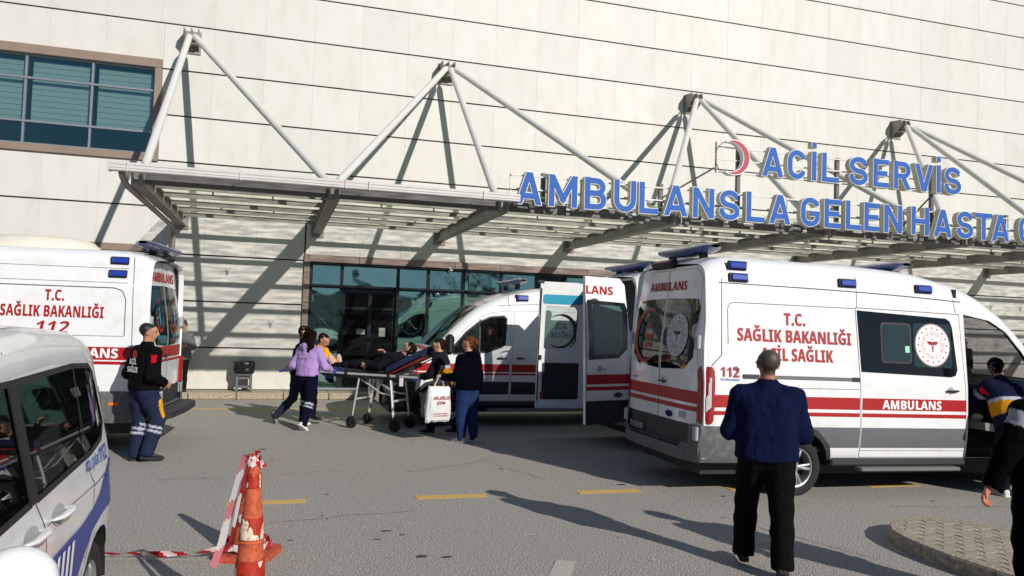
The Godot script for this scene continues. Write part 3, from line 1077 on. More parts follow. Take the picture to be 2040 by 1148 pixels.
func make_more_materials() -> void:
	var plain := Image.create_empty(4, 4, false, Image.FORMAT_RGB8)
	plain.fill(Color.WHITE)
	var coat := ImageTexture.create_from_image(plain)
	var wavy := normal_tex(91, 0.004, 10.0, 2, 512)
	for q in [["pane_blue", Color(0.60, 0.82, 0.82, 0.42)], ["pane_teal", Color(0.74, 0.95, 0.92, 0.86)]]:
		var m := mat(q[1], 0.012, 1.0)
		m.transparency = BaseMaterial3D.TRANSPARENCY_ALPHA
		tri_tex(m, coat, 0.35, true, wavy, 0.12)
		M[q[0]] = m
	M.pane_dark = mat(Color(0.05, 0.06, 0.065), 0.03)
	M.notice = mat(rgb(150, 156, 152), 0.7)
	M.sticker_green = mat(rgb(46, 78, 62), 0.5)
	M.sticker_blue = tri_tex(mat(rgb(160, 196, 226), 0.4), noise_tex(61, 0.03, [[0.0, rgb(40, 80, 150)], [0.5, rgb(170, 205, 232)], [1.0, rgb(255, 255, 255)]], 3, 128), 3.0)
	M.wave_blue = mat(rgb(26, 62, 150), 0.35)
	var wear := noise_tex(71, 0.02, [[0.0, rgb(150, 132, 120)], [0.36, rgb(222, 208, 198)], [0.55, rgb(250, 246, 243)], [1.0, rgb(255, 255, 255)]], 5, 512)
	M.cone_orange = tri_tex(mat(rgb(196, 96, 62), 0.8), wear, 2.2)
	M.cone_red = tri_tex(mat(rgb(176, 42, 18), 0.6), wear, 2.6)
	M.cone_white = tri_tex(mat(rgb(226, 216, 196), 0.6), wear, 3.0)
	M.cone_base = tri_tex(mat(rgb(196, 86, 60), 0.75), wear, 2.0)
	M.bark = mat(rgb(70, 60, 50), 0.9)
	M.lobby = mat(rgb(70, 72, 70), 0.8)

# what stands across the yard, behind the camera: it shows only in the glass
func make_surroundings() -> void:
	# a far ridge and a row of houses
	var g := G.new()
	var f := FastNoiseLite.new()
	f.seed = 2
	f.frequency = 0.006
	var x := -700.0
	while x < 900.0:
		var a := 6.0 + 9.0 * (f.get_noise_1d(x) + 0.5)
		var b := 6.0 + 9.0 * (f.get_noise_1d(x + 40.0) + 0.5)
		g.quad(Vector3(x + 40, 0, 420), Vector3(x, 0, 420), Vector3(x, a, 520), Vector3(x + 40, b, 520))
		x += 40.0
	struct("hill", g, mat(rgb(84, 92, 74), 0.95))
	var r := RandomNumberGenerator.new()
	r.seed = 77
	var walls := [mat(rgb(176, 164, 148), 0.85), mat(rgb(150, 140, 128), 0.85), mat(rgb(188, 182, 172), 0.85)]
	var where := ["far left", "left of the middle", "middle", "right of the middle", "far right", "outermost right"]
	var px := -60.0
	for i in 6:
		var w := r.randf_range(11, 17)
		var h := r.randf_range(3.2, 5.6)
		var o := thing("house", "%s house of the row across the yard, behind the camera" % where[i], "house", Vector3(px + w / 2, 0, 95 + r.randf_range(0, 8)), PI)
		boxp(o, "wall", Vector3(0, h / 2, 0), Vector3(w, h, 9), walls[i % 3])
		boxp(o, "roof", Vector3(0, h + 0.15, 0), Vector3(w + 0.6, 0.3, 9.6), M.joint)
		var k := int(w / 3.0)
		for a in k:
			for b in int(h / 3.0):
				boxp(o, "window", Vector3(-w / 2 + (a + 0.5) * w / k, 1.7 + b * 3.0, 4.5), Vector3(1.2, 1.4, 0.08), M.glass_dark)
		px += w + r.randf_range(4, 14)
	# power pole
	var p := thing("utility_pole", "steel lattice utility pole with cross arms, behind the camera", "pole", Vector3(-2.5, 0, 34))
	g = G.new()
	g.tube([Vector3.ZERO, Vector3(0, 9.5, 0)], [0.16, 0.10], 8)
	part(p, "mast", g, M.steel_dark)
	for y in [7.6, 8.4, 9.2]:
		boxp(p, "cross_arm", Vector3(0, y, 0), Vector3(1.8, 0.1, 0.1), M.steel_dark)
	# bare tree
	var t := thing("bare_tree", "leafless broad tree with fine twigs, behind the camera", "tree", Vector3(16.5, 0, 37))
	g = G.new()
	var tips := []
	g.tube([Vector3.ZERO, Vector3(0.1, 1.2, 0), Vector3(0.0, 2.4, 0.1)], [0.26, 0.2, 0.17], 8)
	part(t, "trunk", g, M.bark)
	g = G.new()
	tips = [[Vector3(0, 2.3, 0.1), Vector3(0, 1, 0), 0.15, 1.5]]
	for lv in 5:
		var nx := []
		for q in tips:
			for z in (4 if lv < 2 else 3):
				var d: Vector3 = (q[1] + Vector3(r.randfn(), r.randfn() * 0.5 + 0.15, r.randfn()) * 0.62).normalized()
				var e: Vector3 = q[0] + d * q[3] * r.randf_range(0.7, 1.1)
				g.tube([q[0], e], [q[2], q[2] * 0.62], 4 if lv > 1 else 6, false)
				nx.append([e, d, q[2] * 0.6, q[3] * 0.72])
		tips = nx
	part(t, "crown", g, M.bark)


# ---------------------------------------------------------------- vehicles
# A body is described by three surfaces in its own space (x forward from the tail, y up, z to its right):
# its sides z = wide(x, y), its top through (x, s) and its tail x = tail(y, z). Panels, glass, stripes and
# lines are outlines laid on those surfaces.
class Body:
	var top := PackedFloat32Array()
	var wid: Array
	var len := 6.0
	var r := 0.18
	var crown := 0.035
	var taper_from := 4.5
	var taper := 0.17
	var tail_x := -0.08
	var tail_lean := 0.1
	var tail_from := 1.45
	var tail_h := 1.2
	var tail_taper := 0.0
	var tail_taper_from := 0.75
	const STEP := 0.05

	func set_top(pts: Array, blur := 2) -> void:
		var k := int(ceil((len + 0.3) / STEP)) + 1
		top.resize(k)
		for i in k:
			var x := i * STEP - 0.15
			var y: float = pts[pts.size() - 1].y
			if x <= pts[0].x: y = pts[0].y
			else:
				for j in pts.size() - 1:
					if x >= pts[j].x and x <= pts[j + 1].x:
						y = lerp(pts[j].y, pts[j + 1].y, (x - pts[j].x) / (pts[j + 1].x - pts[j].x))
						break
			top[i] = y
		for b in blur:
			var o := top.duplicate()
			for i in range(1, k - 1):
				top[i] = (o[i - 1] + o[i] * 2 + o[i + 1]) / 4

	func top_at(x: float) -> float:
		var q: float = clamp((x + 0.15) / STEP, 0, top.size() - 1.001)
		return lerp(top[int(q)], top[int(q) + 1], q - int(q))

	func wide(x: float, y: float) -> float:
		var w: float = wid[wid.size() - 1].y
		if y <= wid[0].x: w = wid[0].y
		else:
			for j in wid.size() - 1:
				if y <= wid[j + 1].x:
					w = lerp(wid[j].y, wid[j + 1].y, (y - wid[j].x) / (wid[j + 1].x - wid[j].x))
					break
		if x > taper_from:
			var q := (x - taper_from) / (len - taper_from)
			w *= 1.0 - taper * q * q
		if tail_taper > 0.0 and x < tail_taper_from:
			var q := (tail_taper_from - x) / tail_taper_from
			w *= 1.0 - tail_taper * q * q
		elif x < 0.14:
			var q := (0.14 - x) / 0.22
			w *= 1.0 - 0.035 * q * q
		return w

	func side(x: float, y: float, sg: float) -> Vector3:
		return Vector3(x, y, sg * wide(x, y))

	func side_top(x: float) -> float:
		return top_at(x) - r

	func roof(x: float, s: float) -> Vector3:
		var t := top_at(x)
		var w := wide(x, t - r)
		var rx := r * 0.95
		var q: float = abs(s)
		if q <= 0.7:
			return Vector3(x, t + crown * (1.0 - (q / 0.7) * (q / 0.7)), s / 0.7 * (w - rx))
		var a := (1.0 - (q - 0.7) / 0.3) * PI / 2
		return Vector3(x, t - r + r * sin(a), sign(s) * (w - rx + rx * cos(a)))

	func tail(z: float, y: float) -> Vector3:
		var q: float = smoothstep(tail_from, tail_from + tail_h, y)
		return Vector3(tail_x + tail_lean * q + 0.05 * pow(abs(z), 6.0), y, z)

	func side_outline(y0: float, x0: float, x1: float) -> PackedVector2Array:
		var o := PackedVector2Array([Vector2(x0, y0), Vector2(x1, y0)])
		var k := int((x1 - x0) / 0.08)
		for i in k + 1:
			var x: float = lerp(x1, x0, float(i) / k)
			o.append(Vector2(x, max(side_top(x), y0 + 0.05)))
		return o


func patch(g: G, poly: PackedVector2Array, holes: Array, f: Callable, du: float, dv: float, off := 0.0, flip := false) -> void:
	var lo := poly[0]
	var hi := poly[0]
	for p in poly:
		lo = lo.min(p)
		hi = hi.max(p)
	var hb := []
	for h in holes:
		var a: Vector2 = h[0]
		var b: Vector2 = h[0]
		for p in h:
			a = a.min(p)
			b = b.max(p)
		hb.append(Rect2(a, b - a))
	var nu := int(max(1, ceil((hi.x - lo.x) / du)))
	var nv := int(max(1, ceil((hi.y - lo.y) / dv)))
	for i in nu:
		for j in nv:
			var a := Vector2(lerp(lo.x, hi.x, float(i) / nu), lerp(lo.y, hi.y, float(j) / nv))
			var b := Vector2(lerp(lo.x, hi.x, float(i + 1) / nu), lerp(lo.y, hi.y, float(j + 1) / nv))
			var cell := PackedVector2Array([a, Vector2(b.x, a.y), b, Vector2(a.x, b.y)])
			var ps := Geometry2D.intersect_polygons(poly, cell)
			for k in holes.size():
				if hb[k].intersects(Rect2(a, b - a)):
					var nx: Array[PackedVector2Array] = []
					for p in ps:
						for q in Geometry2D.clip_polygons(p, holes[k]):
							if not Geometry2D.is_polygon_clockwise(q):
								nx.append(q)
					ps = nx
			for p in ps:
				if p.size() < 3: continue
				if Geometry2D.is_polygon_clockwise(p): continue
				var ix := Geometry2D.triangulate_polygon(p)
				if ix.is_empty(): continue
				var pos := []
				var nor := []
				for q in p:
					var c: Vector3 = f.call(q.x, q.y)
					var du3: Vector3 = f.call(q.x + 0.004, q.y) - f.call(q.x - 0.004, q.y)
					var dv3: Vector3 = f.call(q.x, q.y + 0.004) - f.call(q.x, q.y - 0.004)
					var m := du3.cross(dv3).normalized()
					if flip: m = -m
					pos.append(c + m * off)
					nor.append(m)
				for k in range(0, ix.size(), 3):
					var A := ix[k]
					var B := ix[k + 1]
					var D := ix[k + 2]
					if (p[B] - p[A]).cross(p[D] - p[A]) < 0:
						var tmp := B
						B = D
						D = tmp
					if flip: g.p3(pos[A], pos[D], pos[B], nor[A], nor[D], nor[B])
					else: g.p3(pos[A], pos[B], pos[D], nor[A], nor[B], nor[D])

func on_side(bd: Body, parent: Node, called: String, poly: PackedVector2Array, m: Material, sg: float, off := 0.004, holes := []) -> MeshInstance3D:
	var g := G.new()
	patch(g, poly, holes, func(x, y): return bd.side(x, y, sg), 0.3, 0.2, off, sg < 0)
	return part(parent, called, g, m)

func line_on_side(bd: Body, g: G, pts: Array, sg: float, half := 0.004, off := 0.002) -> void:
	for p in Geometry2D.offset_polyline(PackedVector2Array(pts), half, Geometry2D.JOIN_MITER, Geometry2D.END_BUTT):
		if not Geometry2D.is_polygon_clockwise(p):
			patch(g, p, [], func(x, y): return bd.side(x, y, sg), 0.4, 0.25, off, sg < 0)

func seam(v: Node3D, bd: Body, pts: Array, sg: float, half := 0.004, off := 0.002) -> void:
	var g := G.new()
	line_on_side(bd, g, pts, sg, half, off)
	if g.v.size(): part(v, "seam", g, M.line)

# frame that lies on a side: x along the reading direction, y up, z outward
func side_frame(bd: Body, x: float, y: float, sg: float, off := 0.005) -> Transform3D:
	var c := bd.side(x, y, sg)
	var u := (bd.side(x + 0.2, y, sg) - bd.side(x - 0.2, y, sg)).normalized() * sg
	var v := (bd.side(x, y + 0.12, sg) - bd.side(x, y - 0.02, sg)).normalized()
	var n := u.cross(v).normalized()
	return Transform3D(Basis(u, n.cross(u), n), c + n * off)

func tail_frame(bd: Body, z: float, y: float, off := 0.006) -> Transform3D:
	var c := bd.tail(z, y)
	var v := (bd.tail(z, y + 0.12) - bd.tail(z, y - 0.02)).normalized()
	var u := (bd.tail(z + 0.1, y) - bd.tail(z - 0.1, y)).normalized()
	# seen from behind z grows to the right when the van faces away
	var n := u.cross(v).normalized()
	return Transform3D(Basis(u, n.cross(u), n), c + n * off)

func make_wheel(parent: Node, at: Vector3, rad: float, width: float, sg: float, rim_m: Material, spokes := 5) -> void:
	var w := Node3D.new()
	w.name = "wheel"
	parent.add_child(w, true)
	w.position = at
	w.rotation = Vector3(PI / 2 * sg, 0, 0)     # lathe axis y -> outward z
	var h := width / 2
	var rr := rad * 0.66
	var g := G.new()
	g.lathe([Vector2(rr, -h), Vector2(rad * 0.93, -h), Vector2(rad, -h * 0.75), Vector2(rad, -h * 0.25), Vector2(rad * 0.985, -h * 0.2), Vector2(rad, -h * 0.15), Vector2(rad, h * 0.2), Vector2(rad * 0.985, h * 0.25), Vector2(rad, h * 0.3), Vector2(rad, h * 0.75), Vector2(rad * 0.96, h * 0.93), Vector2(rad * 0.9, h), Vector2(rr + 0.015, h * 0.96), Vector2(rr, h * 0.85), Vector2(rr, -h)], 36)
	part(w, "tyre", g, M.rubber)
	g = G.new()
	g.lathe([Vector2(rr + 0.002, h * 0.9), Vector2(rr - 0.012, h * 0.86), Vector2(rr - 0.03, h * 0.3), Vector2(rr - 0.03, -h)], 28)
	g.lathe([Vector2(0.0, h * 0.82), Vector2(0.05, h * 0.80), Vector2(0.075, h * 0.66), Vector2(0.08, h * 0.2)], 16)
	for i in spokes:
		var a := TAU * i / spokes
		var d := Vector3(cos(a), 0, sin(a))
		for s in [-0.13, 0.13]:
			var e := Vector3(cos(a + s), 0, sin(a + s))
			g.tube([d * 0.05 + Vector3(0, h * 0.66, 0), e * rr * 0.62 + Vector3(0, h * 0.72, 0), e * (rr - 0.015) + Vector3(0, h * 0.66, 0)], [0.028, 0.02, 0.022], 6, true, 0.8)
	part(w, "rim", g, rim_m)
	g = G.new()
	g.lathe([Vector2(0, -h * 0.1), Vector2(rr - 0.03, -h * 0.1)], 20)
	part(w, "brake_disc", g, M.black)

func handle(parent: Node, fr: Transform3D, m: Material) -> void:
	var g := G.new()
	g.t = fr
	g.tube([Vector3(-0.085, 0, 0.012), Vector3(-0.07, 0, 0.032), Vector3(0.07, 0, 0.032), Vector3(0.085, 0, 0.012)], [0.012, 0.017, 0.017, 0.012], 8, true, 0.75)
	part(parent, "handle", g, m)
	g = G.new()
	g.t = fr
	g.prism(circle(Vector2(-0.01, 0.004), 0.045, 18), 0.002, 0.0)
	part(parent, "handle_recess", g, M.recess)

# blue flasher set on a side
func flasher(bd: Body, parent: Node, x: float, y: float, w: float, h: float, sg: float) -> void:
	var fr := side_frame(bd, x, y, sg, 0.0)
	var g := G.new()
	g.t = fr
	g.box(Vector3(0, 0, 0.012), Vector3(w + 0.035, h + 0.03, 0.03), 0.01)
	var o := part(parent, "flasher", g, M.black)
	g = G.new()
	g.t = fr
	g.box(Vector3(0.004, 0, 0.034), Vector3(w, h, 0.03), 0.012)
	part(o, "lens", g, M.blue_lens)

func lightbar(parent: Node, x: float, y: float, half: float, tilt := 0.0) -> void:
	# a flat wing across the roof, pointed towards its ends
	var g := G.new()
	var k := 14
	var secs := []
	for i in k + 1:
		var q := -1.0 + 2.0 * i / k
		var s: float = pow(max(0.0, 1.0 - pow(abs(q), 2.6)), 0.5)
		secs.append([q * half, 0.06 + 0.13 * s, 0.02 + 0.045 * s, -0.04 * (1 - abs(q)) * 0.0 + 0.03 * abs(q) * abs(q)])
	for i in k:
		var A: Array = secs[i]
		var B: Array = secs[i + 1]
		for j in 10:
			var a0 := TAU * j / 10
			var a1 := TAU * (j + 1) / 10
			var P := func(S: Array, a: float) -> Vector3: return Vector3(x + cos(a) * S[1], y + sin(a) * S[2] + S[3] + tilt * S[0], S[0])
			var N := func(S: Array, a: float) -> Vector3: return Vector3(cos(a) / S[1], sin(a) / S[2], 0).normalized()
			g.quadn(P.call(A, a0), P.call(A, a1), P.call(B, a1), P.call(B, a0), N.call(A, a0), N.call(A, a1), N.call(B, a1), N.call(B, a0))
	var o := part(parent, "light_bar", g, M.bar_lens)
	g = G.new()
	g.box(Vector3(x, y - 0.03, 0), Vector3(0.20, 0.03, half * 1.2), 0.01)
	for z in [-0.4, 0.4]:
		g.box(Vector3(x, y - 0.09, z), Vector3(0.10, 0.10, 0.06), 0.01)
	part(o, "mount", g, M.black)

func star(at: Vector2, r: float, turn := 0.0) -> PackedVector2Array:
	var o := PackedVector2Array()
	for i in 10:
		o.append(at + Vector2.from_angle(turn + PI / 2 + TAU * i / 10) * (r if i % 2 == 0 else r * 0.4))
	return o

# round ministry badge: rings, sixteen stars, lettered rim, winged staff
func badge(parent: Node, fr: Transform3D, r: float, paper: Material, ink: Material, grey := false) -> void:
	var g := G.new()
	g.prism(circle(Vector2.ZERO, r, 40), 0.0, 0.0)
	var o := part(parent, "badge", g, paper)
	o.transform = fr
	g = G.new()
	ring2(g, Vector2.ZERO, r * 0.955, r * 0.985, 0.0015, 40)
	ring2(g, Vector2.ZERO, r * 0.63, r * 0.645, 0.0015, 40)
	ring2(g, Vector2.ZERO, r * 0.44, r * 0.452, 0.0015, 40)
	for i in 16:
		var a := TAU * i / 16
		g.prism(star(Vector2.from_angle(a) * r * 0.80, r * 0.075), 0.0015, 0.0)
	for i in 34:
		var a := deg_to_rad(-70 - 320.0 * i / 33)
		if i in [7, 19, 26]: continue
		var t := Transform3D(Basis(Vector3.BACK, a - PI / 2), Vector3(cos(a), sin(a), 0) * r * 0.545)
		var keep := g.t
		g.t = t
		var w := r * 0.022
		g.prism(PackedVector2Array([Vector2(-w, -w * 2), Vector2(-w * 0.3, -w * 2), Vector2(-w * 0.3, w * 2), Vector2(-w, w * 2)]), 0.0015, 0.0)
		if i % 3 != 1: g.prism(PackedVector2Array([Vector2(w * 0.4, -w * 2), Vector2(w, -w * 2), Vector2(w, w * 2), Vector2(w * 0.4, w * 2)]), 0.0015, 0.0)
		if i % 2: g.prism(PackedVector2Array([Vector2(-w * 0.3, -w * 0.4), Vector2(w * 0.4, -w * 0.4), Vector2(w * 0.4, w * 0.4), Vector2(-w * 0.3, w * 0.4)]), 0.0015, 0.0)
		g.t = keep
	# staff, wings and snakes
	var q := r * 0.01
	g.prism(PackedVector2Array([Vector2(-1.2, 16), Vector2(1.2, 16), Vector2(0.6, -34), Vector2(-0.6, -34)]).duplicate() if false else PackedVector2Array([Vector2(-1.2 * q, 16 * q), Vector2(-0.5 * q, -36 * q), Vector2(0.5 * q, -36 * q), Vector2(1.2 * q, 16 * q)]), 0.0016, 0.0)
	ring2(g, Vector2(0, 29 * q), 3.4 * q, 5.6 * q, 0.0015, 14)
	for s in [-1.0, 1.0]:
		for w in [[16, 36, 17, 12], [11, 32, 10, 6.5], [6, 27, 4.5, 1.5]]:
			g.prism(PackedVector2Array([Vector2(2 * q * s, w[0] * q), Vector2(2 * q * s, (w[0] - 5) * q), Vector2(w[1] * 0.8 * q * s, w[3] * q), Vector2(w[1] * q * s, w[2] * q), Vector2(w[1] * 0.5 * q * s, (w[0] + 2.5) * q)]), 0.0017, 0.0)
	for i in 14:
		var y0 := 6.0 - i * 2.6
		for s in [-1.0, 1.0]:
			var x0: float = sin(i * 0.62) * (9.0 - i * 0.5) * s
			g.prism(circle(Vector2(x0 * q, y0 * q), 2.1 * q, 6), 0.0018 + 0.0001 * s, 0.0)
	part(o, "emblem", g, ink).set_meta("kind", "stuff")

# crescent with the emergency figure, as the stickers on rear windows show
func crescent_sticker(parent: Node, fr: Transform3D, r: float, m: Material) -> void:
	var p := PackedVector2Array()
	for i in 21:
		p.append(Vector2.from_angle(deg_to_rad(50 + 260.0 * i / 20)) * r)
	for i in 19:
		p.append(Vector2(r * 0.12, 0) + Vector2.from_angle(deg_to_rad(300 - 240.0 * i / 18)) * r * 0.88)
	var g := G.new()
	g.prism(p, 0.0, 0.0)
	var o := part(parent, "sticker", g, m)
	o.transform = fr

func make_vehicle_materials() -> void:
	M.paint = mat(rgb(233, 235, 238), 0.28)
	M.paint.clearcoat_enabled = true
	M.paint.clearcoat = 0.7
	M.paint.clearcoat_roughness = 0.06
	var grime := noise_tex(51, 0.012, [[0.0, rgb(242, 241, 237)], [0.4, rgb(252, 252, 251)], [1.0, rgb(255, 255, 255)]], 5, 512)
	tri_tex(M.paint, grime, 0.45)
	M.line = mat(rgb(28, 29, 31), 0.8)
	M.recess = mat(rgb(168, 171, 175), 0.4)
	M.red = mat(rgb(166, 6, 16), 0.4)
	M.red.clearcoat_enabled = true
	M.red.clearcoat = 0.15
	M.red_letter = mat(rgb(160, 6, 16), 0.55)
	M.red_dark = mat(rgb(150, 24, 26), 0.45)
	M.white_letter = mat(rgb(238, 238, 238), 0.45)
	M.blue_letter = mat(rgb(20, 72, 168), 0.45)
	M.cladding = tri_tex(mat(rgb(98, 101, 106), 0.6), grime, 0.6)
	M.bumper = tri_tex(mat(Color.WHITE, 0.65), noise_tex(57, 0.02, [[0.0, rgb(84, 87, 92)], [0.5, rgb(92, 94, 98)], [0.7, rgb(106, 105, 102)], [1.0, rgb(134, 127, 114)]], 5, 512), 0.9)
	M.cladding_dark = tri_tex(mat(rgb(44, 46, 50), 0.6), grime, 0.6)
	M.glass_dark = mat(rgb(16, 20, 24), 0.03)
	M.glass_dark.metallic_specular = 0.7
	M.pane_tint = mat(rgb(44, 60, 66), 0.04)
	M.glass_clear = mat(Color(0.42, 0.55, 0.50, 0.16), 0.02)
	M.glass_clear.transparency = BaseMaterial3D.TRANSPARENCY_ALPHA
	M.glass_smoke = mat(Color(0.05, 0.06, 0.07, 0.6), 0.02)
	M.glass_smoke.transparency = BaseMaterial3D.TRANSPARENCY_ALPHA
	M.lining = mat(rgb(26, 27, 29), 0.85)
	M.seat = mat(rgb(40, 42, 46), 0.9)
	M.blue_lens = mat(rgb(10, 52, 160), 0.15)
	M.blue_lens.clearcoat_enabled = true
	M.blue_lens.clearcoat = 0.8
	M.bar_lens = mat(rgb(52, 72, 130), 0.1)
	M.bar_lens.clearcoat_enabled = true
	M.bar_lens.clearcoat = 1.0
	M.red_lens = mat(rgb(150, 4, 10), 0.15)
	M.red_lens.clearcoat_enabled = true
	M.red_lens.clearcoat = 0.8
	M.clear_lens = mat(rgb(206, 208, 210), 0.15)
	M.amber = mat(rgb(230, 120, 20), 0.25)
	M.rim = mat(rgb(176, 178, 180), 0.35, 0.7)
	M.step = mat(rgb(120, 121, 120), 0.5, 0.4)
	M.cream_plastic = mat(rgb(226, 221, 206), 0.5)
	M.plate = mat(rgb(214, 216, 218), 0.5)
	M.ink = mat(rgb(24, 24, 26), 0.6)
	M.teal_tape = mat(rgb(40, 150, 182), 0.5)
	M.mint = mat(rgb(150, 216, 196), 0.5)
	M.grey_paper = mat(rgb(186, 190, 194), 0.5)


func van_body(low := false, sprinter := false) -> Body:
	var b := Body.new()
	b.len = 5.98
	var tp := [Vector2(-0.15, 2.56), Vector2(0.0, 2.66), Vector2(0.15, 2.74), Vector2(0.35, 2.765), Vector2(2.0, 2.77), Vector2(2.9, 2.735), Vector2(3.6, 2.60), Vector2(4.0, 2.43), Vector2(4.34, 2.21), Vector2(4.73, 1.82), Vector2(5.06, 1.43), Vector2(5.2, 1.36), Vector2(5.5, 1.25), Vector2(5.75, 1.12), Vector2(5.9, 0.98), Vector2(5.98, 0.80)]
	b.wid = [Vector2(0.36, 0.93), Vector2(0.46, 0.99), Vector2(0.62, 1.02), Vector2(0.82, 1.035), Vector2(1.3, 1.03), Vector2(2.45, 0.925), Vector2(2.62, 0.90)]
	if sprinter:
		tp = [Vector2(-0.15, 2.48), Vector2(0.0, 2.60), Vector2(0.15, 2.68), Vector2(0.4, 2.71), Vector2(3.4, 2.71), Vector2(4.2, 2.5), Vector2(4.7, 2.05), Vector2(5.1, 1.5), Vector2(5.3, 1.36), Vector2(5.8, 1.15), Vector2(5.98, 0.8)]
		b.wid = [Vector2(0.36, 0.95), Vector2(0.5, 0.99), Vector2(1.2, 1.0), Vector2(2.2, 0.96), Vector2(2.5, 0.92), Vector2(2.6, 0.90)]
		b.r = 0.22
		b.tail_x = -0.02
		b.tail_lean = 0.13
	if low:
		for i in tp.size():
			if tp[i].y > 1.3: tp[i].y = 1.3 + (tp[i].y - 1.3) * 0.875
		for i in b.wid.size():
			if b.wid[i].x > 1.3: b.wid[i].x = 1.3 + (b.wid[i].x - 1.3) * 0.875
	b.set_top(tp)
	return b

const DOOR_F := [3.64, 4.86]
func front_door_poly(k: float) -> PackedVector2Array:
	var Y := func(y: float) -> float: return 1.3 + (y - 1.3) * k if y > 1.3 else y
	return PackedVector2Array([Vector2(3.64, 0.46), Vector2(4.50, 0.46), Vector2(4.62, 0.62), Vector2(4.74, 0.80), Vector2(4.86, 0.98), Vector2(4.88, 1.28), Vector2(4.80, 1.42), Vector2(4.52, Y.call(1.80)), Vector2(4.28, Y.call(2.05)), Vector2(4.02, Y.call(2.18)), Vector2(3.62, Y.call(2.24))])
func front_win_poly(k: float, kick := true) -> PackedVector2Array:
	var Y := func(y: float) -> float: return 1.3 + (y - 1.3) * k if y > 1.3 else y
	return PackedVector2Array([Vector2(3.74, Y.call(1.52)), Vector2(3.80, 1.44), Vector2(4.10, 1.34), Vector2(4.70, 1.30), Vector2(4.76, 1.38), Vector2(4.48, Y.call(1.76)), Vector2(4.25, Y.call(1.97)), Vector2(4.02, Y.call(2.09)), Vector2(3.76, Y.call(2.12)), Vector2(3.70, Y.call(2.06))])

